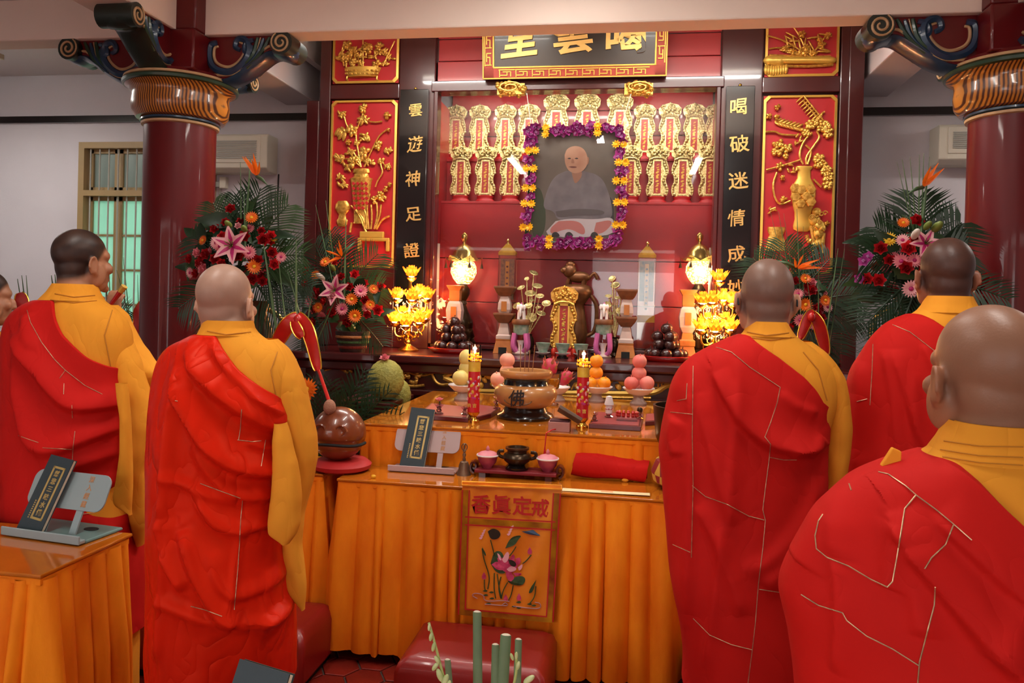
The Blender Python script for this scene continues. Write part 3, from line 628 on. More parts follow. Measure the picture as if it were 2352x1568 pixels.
# ---------------------------------------------------------------- memorial tablets in the shrine
M_tabred = mat('tablet_red', '#a8302a', .5)
def tablet_meshes(m):
    r = random.Random(4); H = .44
    back = B(); back.prism([(-.05, .05), (.05, .05), (.068, .1), (.062, .2), (.07, .3), (.055, .36), (-.055, .36), (-.07, .3), (-.062, .2), (-.068, .1)], .022, None, .0)
    for sx in (-1, 1):
        for k in range(15):
            z = .07+k*.0195; x = sx*(.058+.014*math.sin(k*.9)+.006*r.random()); back.ell((x, -.004, z), (.014, .014, .012), 7, 5, Matrix.Rotation(r.random()*3, 3, 'Y'))
        back.tube([(sx*(.07+.01*math.sin(z*40)), -.01, .06+z) for z in [i*.02 for i in range(16)]], .005, 5)
    crown = B(); crown.prism([(-.06, .33), (.06, .33), (.085, .36), (.088, .395), (.06, .425), (.0, .44), (-.06, .425), (-.088, .395), (-.085, .36)], .03, None, -.002)
    for k in range(38):
        a = r.random()*PI*2; q = math.sqrt(r.random()); crown.ell((.078*q*math.cos(a), -.008-.01*r.random(), .386+.045*q*math.sin(a)), (.013, .012, .009), 7, 5, Matrix.Rotation(r.random()*3, 3, 'Y'))
    crown.tube([(-.062, -.012, .322), (-.03, -.018, .338), (0, -.02, .34), (.03, -.018, .338), (.062, -.012, .322)], .008, 6)
    panel = B().bb(-.026, .026, -.008, 0, .075, .315); edge = B()
    for x0, x1, z0, z1 in ((-.036, -.026, .065, .325), (.026, .036, .065, .325), (-.036, .036, .315, .328), (-.036, .036, .062, .075)): edge.bb(x0, x1, -.013, 0, z0, z1)
    txt = B()
    for k in range(11):
        z = .09+k*.02
        for q in range(4): txt.box((r.uniform(-.007, .007), -.009, z+r.uniform(-.006, .006)), (r.choice((.016, .003)), .003, .003 if q % 2 else .010))
    base = B().lathe([(.075, .0), (.08, .012), (.07, .02), (.06, .03), (.066, .042), (.07, .05), (.05, .056)], 24, (0, .01, 0), 1, .45)
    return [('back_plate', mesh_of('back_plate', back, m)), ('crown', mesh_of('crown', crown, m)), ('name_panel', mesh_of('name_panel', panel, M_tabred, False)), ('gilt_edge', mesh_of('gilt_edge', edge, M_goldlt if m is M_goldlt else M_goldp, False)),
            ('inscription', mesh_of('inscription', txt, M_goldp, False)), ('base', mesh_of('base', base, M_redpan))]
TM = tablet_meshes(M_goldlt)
def tablet(u, v_top, Y, zb, lab, grp, meshes, name='memorial_tablet'):
    p = P(u, v_top, Y); t = thing(name, lab, 'tablet', (p.x, Y, zb), grp); s = (p.z-zb)/.44
    for n, me in meshes: link(n, me, t, (0, 0, 0), (0, 0, 0), (s*.98 if s > .9 else 1, 1, s))
ORD = ['first', 'second', 'third', 'fourth', 'fifth', 'sixth', 'seventh', 'eighth', 'ninth', 'tenth', 'eleventh']
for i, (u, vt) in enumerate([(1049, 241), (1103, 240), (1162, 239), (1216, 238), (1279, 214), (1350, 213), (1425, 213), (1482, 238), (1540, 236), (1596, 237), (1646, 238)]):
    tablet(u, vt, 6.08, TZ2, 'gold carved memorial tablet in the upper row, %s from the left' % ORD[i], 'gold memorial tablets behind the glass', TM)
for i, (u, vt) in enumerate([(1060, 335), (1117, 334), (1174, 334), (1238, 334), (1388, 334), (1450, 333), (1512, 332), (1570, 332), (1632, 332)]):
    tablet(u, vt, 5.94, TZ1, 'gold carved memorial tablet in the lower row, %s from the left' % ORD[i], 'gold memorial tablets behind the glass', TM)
TM2 = tablet_meshes(M_gold)
tablet(1297, 656, 5.34, SHZ, 'deep gold carved tablet in front of the bronze lion censer', None, TM2, 'spirit_tablet')

# ---------------------------------------------------------------- portrait with orchid garland
Yp = 5.49; c3 = crop(980, 60, 2.904)
def q3(x, y, dy=0): return P(*c3(x, y), Yp-dy)
t0 = q3(985, 1430); por = thing('portrait', 'framed portrait of a seated figure in a grey robe', 'portrait', (t0.x, Yp, t0.z))
def poly3(pts, dy, m, nm, sm=2):
    if sm: pts = smooth2(pts+[pts[0]], sm)[:-1]
    b = B(); k = len(pts); vs = [q3(x, y, dy) for x, y in pts]; vs += [v+Vector((0, .0015, 0)) for v in vs]
    b.add(vs, [tuple(range(k)), tuple(range(2*k-1, k-1, -1))] + [(i, k+i, k+(i+1) % k, (i+1) % k) for i in range(k)]); return part(nm, b, m, por, True, False)
FR = [(690, 690), (1290, 680), (1270, 1440), (665, 1445)]
b = B(); vs = [q3(*p) for p in FR]; b.add(vs+[v+Vector((0, .03, 0)) for v in vs], [(0, 1, 2, 3), (7, 6, 5, 4), (0, 4, 5, 1), (1, 5, 6, 2), (2, 6, 7, 3), (3, 7, 4, 0)]); part('frame', b, mat('frame_wood', '#7a6a55', .5), por, True, False)
pm = lambda n, c_, **k: mat('print_'+n, c_, .5, **k)
poly3([(715, 712), (1265, 702), (1248, 1420), (690, 1425)], .002, pm('back', '#6b635a', color2='#8a8278', vscale=3), 'print_ground', 0)
poly3([(700, 1100), (760, 1060), (800, 1250), (780, 1405), (695, 1420)], .004, pm('green', '#4c5a42'), 'print_green_patch')  # flat green patch of the print beside the robe
poly3([(1130, 1150), (1250, 1120), (1248, 1400), (1080, 1400)], .004, pm('chair', '#3e3b3c'), 'print_chair')
poly3([(930, 965), (1060, 965), (1160, 1000), (1205, 1080), (1240, 1210), (1235, 1290), (1100, 1310), (870, 1300), (850, 1230), (770, 1220), (800, 1100), (850, 1000)], .006, pm('robe', '#99959b', color2='#7c787f', vscale=9), 'print_robe')
poly3([(860, 1235), (1000, 1215), (1180, 1225), (1190, 1260), (1000, 1262), (870, 1280)], .008, pm('sash', '#716b6d'), 'print_sash')
poly3([(860, 1300), (960, 1280), (1130, 1290), (1240, 1270), (1252, 1330), (1235, 1405), (760, 1410)], .009, pm('white', '#e4dfe4'), 'print_cloth')
poly3([(880, 1300), (1010, 1295), (1060, 1350), (1050, 1400), (960, 1350), (900, 1360), (830, 1390), (820, 1350)], .011, pm('pink', '#d98d88'), 'print_cloth')
poly3([(1130, 1310), (1225, 1290), (1238, 1320), (1180, 1380), (1110, 1390)], .011, pm('pink', '#d98d88'), 'print_cloth')
for x in (860, 950, 1120): poly3([(x-30, 1405), (x-20, 1375), (x+10, 1370), (x+35, 1405)], .0125, pm('chair', '#3e3b3c'), 'print_shoe')
poly3([(960, 950), (1030, 950), (1040, 1000), (990, 1060), (975, 1010)], .008, pm('skin2', '#b98a72'), 'print_neck')
poly3([(920, 860), (935, 815), (990, 795), (1045, 812), (1072, 860), (1075, 920), (1045, 965), (1000, 985), (950, 970), (922, 920)], .010, pm('skin', '#dcb398', color2='#cd9d82', vscale=12), 'print_face')
poly3([(1068, 870), (1085, 875), (1080, 920), (1066, 925)], .0095, pm('skin2', '#b98a72'), 'print_ear')
for x in (952, 1000): poly3([(x-14, 882), (x, 876), (x+14, 882), (x, 888)], .0115, pm('chair', '#3e3b3c'), 'print_eye')
poly3([(945, 938), (975, 932), (1010, 940), (975, 948)], .0115, pm('lip', '#8f5a50'), 'print_mouth')
poly3([(968, 885), (980, 885), (988, 915), (962, 915)], .0115, pm('skin2', '#b98a72'), 'print_nose')
b = B(); vs = [q3(x, y, .018) for x, y in FR]; b.add(vs+[v+Vector((0, .003, 0)) for v in vs], [(0, 1, 2, 3), (7, 6, 5, 4), (0, 4, 5, 1), (1, 5, 6, 2), (2, 6, 7, 3), (3, 7, 4, 0)]); part('glass', b, M_glass, por, True, False)
for s in (0, 1):
    b = B(); b.tube([q3(700+590*s, 690), P(1210+240*s, 214, 5.5)], .003, 5); part('string', b, M_white, por, True)
def petal(L, W, bend=.3, cup=.25, n=5, tip=.6):
    b = B()
    def fn(u, v):
        w_ = W*math.sin(PI*(u**tip)*.96+.04)*(v-.5)*2; x = L*u; return Vector((x, w_, bend*L*u*u + cup*W*((v-.5)*2)**2*math.sin(PI*u)))
    return b.grid(fn, n, 3)
def ring(b, n, L, W, bend, cup, tilt, off=0, r0=0, tip=.6, z=0):
    for i in range(n):
        b.merge(petal(L, W, bend, cup, 5, tip), Matrix.Translation((0, 0, z)) @ Matrix.Rotation(2*PI*i/n+off, 4, 'Z') @ Matrix.Translation((r0, 0, 0)) @ Matrix.Rotation(-tilt, 4, 'Y'))
    return b
fm_ = lambda n, c_, c2: mat('petal_'+n, c_, .5, color2=c2, vscale=30, transl=.25)
K = dict(red=fm_('red', '#c0121c', '#8e0a14'), crim=fm_('crimson', '#e0242c', '#b3151d'), pink=fm_('pink', '#f09aa2', '#e0707f'), lpink=fm_('pale_pink', '#f5c0c0', '#ea9aa2'), orange=fm_('orange', '#f5821e', '#e5600f'),
         yell=fm_('yellow', '#f7cc2a', '#f0b020'), white=fm_('white', '#efe6dc', '#d9cfc2'), purple=fm_('purple', '#b0388c', '#7a1a66'), lilac=fm_('lilac', '#e0b8dc', '#c080b8'), green=fm_('bud_green', '#8fa04a', '#6f8238'), mag=fm_('magenta', '#d0307a', '#a81860'))
M_leaf = mat('leaf_green', '#1f3c22', .45, color2='#122a16', vscale=6, transl=.15); M_leaf2 = mat('palm_green', '#3c5a34', .45, color2='#22401f', vscale=6, transl=.2)
M_reed = mat('reed_green', '#4e6a42', .5, color2='#38522f', vscale=8)
def ctr(r, z=.0): return B().ell((0, 0, z), (r, r, r*.6), 8, 6)
FM = {}
for k in ('red', 'crim', 'pink', 'orange', 'lpink', 'yell'):
    b = B(); ring(b, 6, .05, .026, .25, .5, .35); ring(b, 5, .042, .024, .5, .6, .75, .4, z=.006); ring(b, 4, .032, .02, .6, .6, 1.1, .2, z=.01); ring(b, 3, .024, .014, .5, .6, 1.35, .9, z=.012)
    FM['rose_'+k] = multi('rose', [(b, K[k])])
    b = B(); ring(b, 18, .055, .0085, .08, .1, .12, tip=.8); ring(b, 16, .04, .007, .1, .1, .3, .2, tip=.8, z=.004)
    FM['gerbera_'+k] = multi('gerbera', [(b, K[k]), (ctr(.014, .01), K['mag'] if 'pink' in k else K['yell'])])
b = B(); ring(b, 6, .105, .026, -.25, .25, .55, tip=.7); b2 = B(); ring(b2, 6, .085, .010, -.24, .1, .57, tip=.7, z=.002)
b3 = B(); [b3.tube([(0, 0, 0), (.015*math.cos(a), .015*math.sin(a), .04), (.022*math.cos(a), .022*math.sin(a), .06)], .0025, 5) for a in range(6)]
FM['lily'] = multi('lily', [(b, K['lpink']), (b2, K['mag']), (b3, K['green'])])
FM['bud'] = multi('lily_bud', [(B().ell((0, 0, .04), (.018, .018, .05), 8, 8), K['green'])]); FM['wbud'] = multi('lily_bud', [(B().ell((0, 0, .04), (.016, .016, .055), 8, 8), K['white'])])
b = B(); [b.merge(petal(.15, .014, .15, .8, 5, .5), Matrix.Rotation(x, 4, 'Y') @ Matrix.Rotation(y, 4, 'Z')) for x, y in ((-1.3, .1), (-.9, -.2), (-.6, .2), (-1.6, -.1), (-.3, 0))]
FM['bop'] = multi('bird_of_paradise', [(b, K['orange']), (B().tube([(0, 0, 0), (-.06, 0, .03), (-.13, 0, .035)], [.012, .012, .002], 6), M_reed)])
b = B(); ring(b, 5, .024, .014, .15, .2, .3, tip=.55); b2 = B(); ring(b2, 3, .014, .008, .3, .4, .9, .3, z=.003); FM['orchid'] = multi('orchid', [(b, K['purple']), (b2, K['lilac'])])
b = B(); ring(b, 9, .03, .009, .1, .2, .25); ring(b, 7, .022, .008, .2, .2, .6, .3, z=.004); FM['marigold'] = multi('yellow_blossom', [(b, K['yell']), (ctr(.009, .006), K['yell'])])
lf = B().merge(petal(.12, .03, -.3, .3, 6, .6), Matrix()); FM['leaf'] = multi('leaf', [(lf, M_leaf)]); FM['leaf2'] = multi('leaf', [(lf, M_leaf2)])
rf = random.Random(21)
def bloom(parent, kind, pos, d, s=1.0, name=None):
    o = link(name or FM[kind].name.split('.')[0], FM[kind], parent, Vector(pos)-wl(parent)); q = Vector(d).normalized().to_track_quat('Z', 'Y')
    o.rotation_mode = 'QUATERNION'; o.rotation_quaternion = q @ Matrix.Rotation(rf.random()*6.28, 3, 'Z').to_quaternion(); o.scale = (s, s, s); return o
gar = thing('garland', 'garland of purple orchids and yellow blossoms around the portrait', 'garland', (t0.x, Yp-.03, t0.z))
path = [(690, 690), (1290, 680), (1310, 1050), (1280, 1440), (660, 1445), (685, 1080)]
edge = []
for (x0, y0), (x1, y1) in zip(path, path[1:]+path[:1]):
    n = int(math.hypot(x1-x0, y1-y0)/24); edge += [(x0+(x1-x0)*i/n, y0+(y1-y0)*i/n) for i in range(n)]
b = B(); b.tube([q3(x, y, .02) for x, y in edge], .012, 6, True); part('cord', b, M_leaf, gar, True)
ys = [(700, 830), (690, 950), (685, 1080), (675, 1185), (665, 1340), (1290, 790), (1305, 910), (1290, 1030), (1295, 1175), (1285, 1325), (795, 700), (1140, 690), (815, 1440), (1150, 1440)]
for x, y in edge:
    for k in (0, 1):
        if any(math.hypot(x-a, y-d) < 36 for a, d in ys): continue
        bloom(gar, 'orchid', q3(x+rf.uniform(-26, 26), y+rf.uniform(-24, 24), .03+.015*rf.random()), (rf.uniform(-.9, .9), -1, rf.uniform(-1, .6)), rf.uniform(1.25, 1.8))
for x, y in ys:
    hz = y in (700, 690, 1440)
    for s in (-1, 1): bloom(gar, 'marigold', q3(x+(0 if hz else 24*s), y+(22*s if hz else 0), .05), (rf.uniform(-.4, .4), -1, rf.uniform(-.3, .3)), 1.15)

# ---------------------------------------------------------------- things inside the shrine and on the shelf
def scale_at(u, v, Y): return MPP(u, v, Y)
def lp(u, prof, Y, zb, n=24, sx=1, sy=1, a0=0):
    """lathe from photo heights and half widths; lowest point sits on zb; own space"""
    k = MPP(u, prof[-1][0], Y); vb = max(v for v, h in prof)
    return B().lathe([(h*k, (vb-v)*k) for v, h in sorted(prof, key=lambda q: -q[0])], n, (0, 0, 0), sx, sy, None, a0)
M_globe = mat('lantern_globe', '#ffc860', .4, emit=2.6, ecol='#ffb84a'); nt = M_globe.node_tree
vo = nt.nodes.new('ShaderNodeTexVoronoi'); vo.inputs['Scale'].default_value = 75; rr = nt.nodes.new('ShaderNodeValToRGB'); rr.color_ramp.elements[0].color = lin('#fff0c0'); rr.color_ramp.elements[1].color = lin('#b05a10'); rr.color_ramp.elements[1].position = .75
tc = nt.nodes.new('ShaderNodeTexCoord'); nt.links.new(tc.outputs['Object'], vo.inputs['Vector']); nt.links.new(vo.outputs['Distance'], rr.inputs[0]); nt.links.new(rr.outputs[0], nt.nodes['Principled BSDF'].inputs['Emission Color'])
M_polished = mat('polished_gold', '#e8cc78', .22, metal=.85)
def point(parent, loc, watts, col, r=.04, name='lamp_light'):
    l = bpy.data.lights.new(name, 'POINT'); l.energy = watts; l.color = col; l.shadow_soft_size = r; o = bpy.data.objects.new(name, l); COL.objects.link(o); o.parent = parent; o.location = loc; return o
def lantern(u, lab):
    Y = 5.75; p = P(u, 770, Y); t = thing('pagoda_lantern', lab, 'lantern', (p.x, Y, NZ0), 'pagoda lanterns in the shrine'); k = MPP(u, 700, Y); z = lambda v: P(u, v, Y).z-NZ0
    def L(pr, n=24): return B().lathe([(h*k, z(v)) for v, h in pr], n)
    part('foot', B().lathe([(.105, 0), (.105, .02), (.09, .03), (.1, .05), (.08, max(.06, z(752)))], 24), M_bronze, t)
    part('bell_base', L([(755, 24), (745, 25), (735, 24), (728, 20), (715, 13), (700, 8)]), M_bronze, t)
    part('stem', L([(702, 7), (697, 10), (690, 8), (684, 11), (674, 16), (664, 16), (656, 10), (650, 9)]), M_bronze, t)
    part('globe', L([(652, 14), (640, 24), (626, 30), (612, 29), (602, 24), (598, 12)], 24), M_globe, t)
    b = B(); n = 6; vs = []
    for ring_, (r, vv, up) in enumerate(((47, 600, 12), (38, 597, 0), (29, 590, 0), (24, 578, 0), (16, 566, 0), (6, 560, 0))):
        for i in range(24):
            a = 2*PI*i/24; kk = math.cos(a*6)*.5+.5; rr_ = r*(.78+.22*kk) if ring_ < 2 else r; vs.append((rr_*k*math.cos(a), rr_*k*math.sin(a), z(vv)+(up*k*kk)))
    b.add(vs, [(q*24+i, q*24+(i+1) % 24, (q+1)*24+(i+1) % 24, (q+1)*24+i) for q in range(5) for i in range(24)]+[tuple(range(24))]); part('roof', b, M_polished, t)
    part('finial', L([(563, 6), (556, 4), (552, 6), (548, 8), (540, 8), (535, 4), (532, .1)], 16), M_polished, t)
    for i in range(6):
        a = PI/3*i; part('wind_bell', B().lathe([(4*k, z(616)), (3*k, z(610)), (1*k, z(604)), (.4*k, z(594))], 8, (42*k*math.cos(a), 42*k*math.sin(a), 0)), M_bronze, t)
    point(t, (0, -.13, z(625)), 5, (1, .78, .45), .05)
lantern(1061, 'gold pagoda lantern glowing behind the left lotus lamp'); lantern(1601, 'gold pagoda lantern glowing behind the right lotus lamp')
M_acryl = glass('acrylic', '#f4e9dc', 1.4, .05, .05); M_print = mat('yellow_print', '#e0b93a', .5, color2='#c98f20', vscale=20); M_printdk = mat('dark_print', '#3d5350', .5, color2='#8c7a5a', vscale=40)
def obelisk(u, v0, v1, lab):
    Y = 5.73; p = P(u, v1, Y); t = thing('prayer_pillar', lab, 'ornament', (p.x, Y, NZ0), 'clear prayer pillars'); k = MPP(u, 600, Y); z = lambda v: P(u, v, Y).z-NZ0
    w_ = 20*k
    part('acrylic_column', B().bb(-w_, w_, -w_*.5, w_*.5, .0, z(v0+32)), M_acryl, t, smooth=False, bev=.004)
    part('print_sheet', B().bb(-w_*.8, w_*.8, -.003, .003, z(v1-60), z(v0+45)), M_printdk, t, smooth=False)
    part('strip', B().bb(-w_*.22, w_*.22, -.008, -.003, z(v1-50), z(v0+50)), M_print, t, smooth=False)
    b = B(); b.lathe([(w_*1.4, z(v0+36)), (w_*1.42, z(v0+30)), (w_*.3, z(v0+10)), (w_*.2, z(v0+8))], 4, (0, 0, 0), 1, .6, None, PI/4); part('roof_cap', b, M_print, t, smooth=False)
    part('finial', B().lathe([(.012, z(v0+11)), (.009, z(v0+6)), (.014, z(v0+2)), (.002, z(v0-2))], 10), M_polished, t)
    part('band', B().bb(-w_*1.02, w_*1.02, -w_*.52, w_*.52, z(v1-28), z(v1-12)), M_print, t, smooth=False)
    for i in range(8): part('glyph_mark', B().bb(-w_*.12, w_*.12, -.0095, -.008, z(v0+62+i*13)-.008, z(v0+62+i*13)+.006), M_dark, t, smooth=False)
obelisk(1162, 550, 748, 'clear prayer pillar with yellow cap left of the portrait'); obelisk(1482, 556, 752, 'clear prayer pillar with yellow cap right of the portrait')

M_petalg = mat('lotus_glass', '#ff9a30', .3, transl=.6, emit=.55, ecol='#ff7a18'); M_bulb = mat('lotus_bulb', '#ffe9b0', .4, emit=40, ecol='#ffe4b0')
lotb = B(); ring(lotb, 8, .092, .034, .55, .4, .35, tip=.5); ring(lotb, 8, .08, .03, .5, .4, .85, .39, tip=.5, z=.004); lotc = B(); ring(lotc, 7, .066, .026, .45, .4, 1.05, .2, tip=.5, z=.006)
LOT = mesh_of('lotus_shade', lotb, M_petalg); LOC = mesh_of('inner_petals', lotc, mat('lotus_glow', '#ffd890', .3, transl=.5, emit=6, ecol='#ffcf80')); BUL = mesh_of('bulb', B().ell((0, 0, .032), (.026, .026, .032), 10, 8), M_bulb)
LBOW = mesh_of('cup', B().lathe([(.006, -.03), (.02, -.02), (.036, -.006), (.04, .004), (.03, .002)], 14), M_brass)
DROP = mesh_of('crystal_drop', B().ell((0, 0, -.014), (.006, .006, .014), 6, 5), M_crystal)
def lotus_lamp(u, vb, pts, lab, watts):
    Y = 5.28; p = P(u, vb, Y); t = thing('lotus_lamp', lab, 'lamp', (p.x, Y, SHZ), 'brass lotus lamps'); k = MPP(u, vb, Y); zz = lambda v: P(u, v, Y).z-SHZ
    part('base', B().lathe([(.075, 0), (.075, .01), (.055, .022), (.03, .035), (.016, .05), (.02, .065), (.012, .08)], 24), M_brass, t)
    part('stem', B().lathe([(.011, .07), (.011, .13), (.022, .145), (.011, .16), (.011, .26), (.024, .28), (.011, .3), (.011, zz(pts[0][1])-.03)], 14), M_brass, t)
    for i, (pu, pv, dy) in enumerate(pts):
        q = P(pu, pv+8, Y+dy)-Vector((p.x, Y, SHZ)); a = link('arm_cup', LBOW, t, q)
        link('lotus_shade', LOT, a); link('inner_petals', LOC, a); link('bulb', BUL, a)
        if i: 
            b = B(); b.tube(smooth2([(0, 0, q.z-.07), (q.x*.5, q.y*.5, q.z-.10), (q.x*.95, q.y*.95, q.z-.085), (q.x, q.y, q.z-.02)], 2), .006, 6); part('arm', b, M_brass, t)
            b = B(); b.tube([(q.x*.6+.03*math.cos(s)*(1-s/8), q.y*.6, q.z-.11+.03*math.sin(s)*(1-s/8)) for s in [j*.55 for j in range(11)]], .004, 5); part('scroll', b, M_brass, t)
            for j in range(4):
                an = j*1.57+.4; link('crystal_drop', DROP, t, (q.x+.045*math.cos(an), q.y+.045*math.sin(an), q.z-.012-.012*(j % 2)))
    point(t, (0, -.02, .32), watts, (1, .62, .25), .08); point(t, (0, -.1, .17), watts*.6, (1, .6, .22), .06)
lotus_lamp(938, 803, [(945, 630, 0), (912, 680, -.04), (946, 684, -.11), (980, 680, .0), (963, 672, .11), (906, 734, -.02), (932, 742, -.14), (962, 736, -.1), (925, 722, .13), (975, 726, .06)], 'brass lotus lamp with glowing glass petals at the left of the shelf', 8)
lotus_lamp(1640, 815, [(1652, 640, 0), (1614, 692, -.06), (1636, 690, -.1), (1684, 692, .02), (1662, 684, .1), (1610, 752, -.03), (1643, 756, -.13), (1678, 752, -.06), (1625, 738, .12), (1668, 738, .1)], 'brass lotus lamp with glowing glass petals beside the monk in glasses', 8)

M_fruitdk = mat('dark_plum', '#3a1512', .3, color2='#220a0a', vscale=14, coat=.3); M_trayred = mat('tray_red', '#b01510', .3, coat=.4)
PLUM = mesh_of('plum', B().ell((0, 0, 0), (.041, .041, .038), 14, 10).tube([(0, 0, .034), (.004, 0, .05)], .003, 5), M_fruitdk)
for u, v, side in ((1042, 800, 'left'), (1530, 815, 'right')):
    p = P(u, v, 5.22); k = MPP(u, v, p.y)
    solo('red_tray', B().lathe([(.14, 0), (.16, .012), (.185, .035), (.18, .037), (.15, .016), (.0, .012)], 32, (p.x, p.y, SHZ), 1, .62), M_trayred, 'oval red tray of dark plums on the %s of the shelf' % side, 'tray', (p.x, p.y, SHZ), 'red fruit trays')
    n = 0
    for lay, (r, cnt) in enumerate(((.105, 8), (.0, 1), (.055, 4), (.06, 3), (.0, 1))):
        z = SHZ+.05+(0, 0, .062, .115, .168)[lay]
        for i in range(cnt):
            a = 2*PI*i/max(1, cnt)+lay; o = link('plum', PLUM, None, (p.x+r*math.cos(a), p.y+r*.6*math.sin(a), z)); n += 1
            tag(o, ('dark plum in the bottom ring of the %s red tray', 'dark plum under the pile in the middle of the %s red tray', 'dark plum in the second ring of the pile on the %s red tray', 'dark plum in the upper ring of the pile on the %s red tray', 'topmost dark plum on the %s red tray')[lay] % side, 'fruit', 'plums on the %s tray' % side)
M_tanv = mat('tan_lacquer', '#b5702e', .4, color2='#9a5820', vscale=12); M_porc = mat('pale_porcelain', '#b9a39a', .35, var=.15, vscale=14); M_brn = mat('brown_carving', '#7d4a28', .5, var=.3, vscale=30)
def square_vase(u, Y, v0, v1, lab):
    p = P(u, v1, Y); k = MPP(u, (v0+v1)/2, Y); t = thing('square_vase', lab, 'vase', (p.x, Y, SHZ), 'square tan vases'); H = P(u, v0, Y).z-SHZ; s = H/150
    L = lambda pr: B().lathe([(h*1.35*s*1.0, y*s) for y, h in pr], 4, (0, 0, 0), 1, .8, None, PI/4)
    part('foot', L([(0, 22), (6, 21), (24, 16), (30, 15)]), M_tanv, t, smooth=False, bev=.003); part('waist', L([(30, 17), (42, 17), (44, 13), (58, 11)]), M_tanv, t, smooth=False, bev=.003)
    part('body', L([(58, 11), (70, 17), (92, 19), (108, 16), (114, 12)]), M_porc, t, smooth=False, bev=.003); part('neck', L([(114, 12), (116, 13), (138, 13), (148, 19), (150, 19)]), M_tanv, t, smooth=False, bev=.003)
    part('medallion', B().box((0, -.8*19*1.35*s*.707-.002, 88*s), (13*s, .004, 26*s)), M_tanv, t, smooth=False)
def tier_stand(u, Y, v0, lab):
    p = P(u, 800, Y); t = thing('tiered_stand', lab, 'ornament', (p.x, Y, SHZ), 'tiered carved stands'); s = (P(u, v0, Y).z-SHZ)/150
    L = lambda pr: B().lathe([(h*1.35*s, y*s) for y, h in pr], 4, (0, 0, 0), 1, .85, None, PI/4)
    part('foot', L([(0, 23), (4, 22), (28, 17), (32, 18)]), M_tanv, t, smooth=False, bev=.003); part('foot_panel', B().bb(-9*s, 9*s, -19*s, -17*s, 0, 14*s), M_dark, t, smooth=False)
    part('base_body', L([(32, 17), (40, 17), (42, 14), (68, 9)]), M_porc, t, smooth=False, bev=.003)
    part('flange', L([(68, 12), (78, 20), (86, 24), (90, 24)]), M_brn, t, smooth=False, bev=.003); part('body', L([(90, 12), (98, 15), (112, 14), (128, 9)]), M_porc, t, smooth=False, bev=.003)
    part('dish', L([(128, 13), (136, 19), (146, 24), (150, 24)]), M_brn, t, smooth=False, bev=.003)
    part('medallion', B().box((0, -.85*15*1.35*s*.707-.002, 105*s), (12*s, .004, 22*s)), M_tanv, t, smooth=False)
square_vase(1043, 5.5, 655, 790, 'square tan and porcelain vase behind the left plum tray'); square_vase(1577, 5.42, 665, 815, 'square tan and porcelain vase behind the right plum tray')
tier_stand(1157, 5.42, 657, 'tiered carved stand in front of the left prayer pillar'); tier_stand(1437, 5.42, 664, 'tiered carved stand right of the white elephant figure')
M_pinkp = mat('pink_porcelain', '#c8649c', .35, var=.2, vscale=25); M_famille = mat('painted_porcelain', '#9aa698', .35, color2='#5f8470', vscale=30); M_wht = mat('white_porcelain', '#e6dedb', .3)
for u, side in ((1195, 'left'), (1385, 'right')):
    Y = 5.36; p = P(u, 810, Y); k = MPP(u, 760, Y); z = lambda v: P(u, v, Y).z-SHZ
    t = thing('porcelain_stand', 'painted porcelain stand with pink legs, %s of the gold tablet' % side, 'stand', (p.x, Y, SHZ), 'porcelain stands')
    part('foot', B().lathe([(.055, 0), (.06, .01), (.04, .025), (.02, .03)], 20), M_porc, t)
    part('stem', B().lathe([(.018, .02), (.016, .05), (.02, .08), (.03, .1)], 12), M_wht, t)
    for a in range(4): part('leg', B().tube(smooth2([(.03*math.cos(a*1.57+.78), .03*math.sin(a*1.57+.78), .015), (.075*math.cos(a*1.57+.78), .075*math.sin(a*1.57+.78), .05), (.055*math.cos(a*1.57+.78), .055*math.sin(a*1.57+.78), z(765))]), .017, 8), M_pinkp, t)
    part('drum', B().lathe([(.048, z(768)), (.055, z(760)), (.055, z(748)), (.06, z(744))], 8), M_famille, t); part('top', B().lathe([(.062, z(745)), (.066, z(742)), (.066, z(736)), (.06, z(733))], 24), M_brn, t)
    zt = SHZ+z(733); e = thing('elephant_figure', 'small white elephant figure on the %s porcelain stand' % side, 'figurine', (p.x, Y, zt), 'white elephant figures')
    b = B().ell((0, .01, .055), (.028, .036, .032), 12, 8).ell((0, -.03, .085), (.02, .02, .024), 12, 8)
    for sx in (-1, 1): b.ell((sx*.022, -.022, .085), (.012, .006, .02), 8, 6)
    b.tube(smooth2([(0, -.045, .08), (0, -.056, .055), (0, -.05, .02)]), [.009-.004*i/16 for i in range(17)], 8); part('body', b, M_wht, e)
    for sx in (-1, 1):
        for sy in (-1, 1): part('leg', B().tube([(sx*.016, .01+sy*.02, .05), (sx*.018, .01+sy*.022, 0)], .010, 8), M_wht, e)
    part('saddle', B().ell((0, .01, .085), (.02, .02, .010), 10, 6), M_blue, e); part('jewel', B().ell((0, .0, .105), (.008, .008, .014), 8, 6), M_pinkp, e)
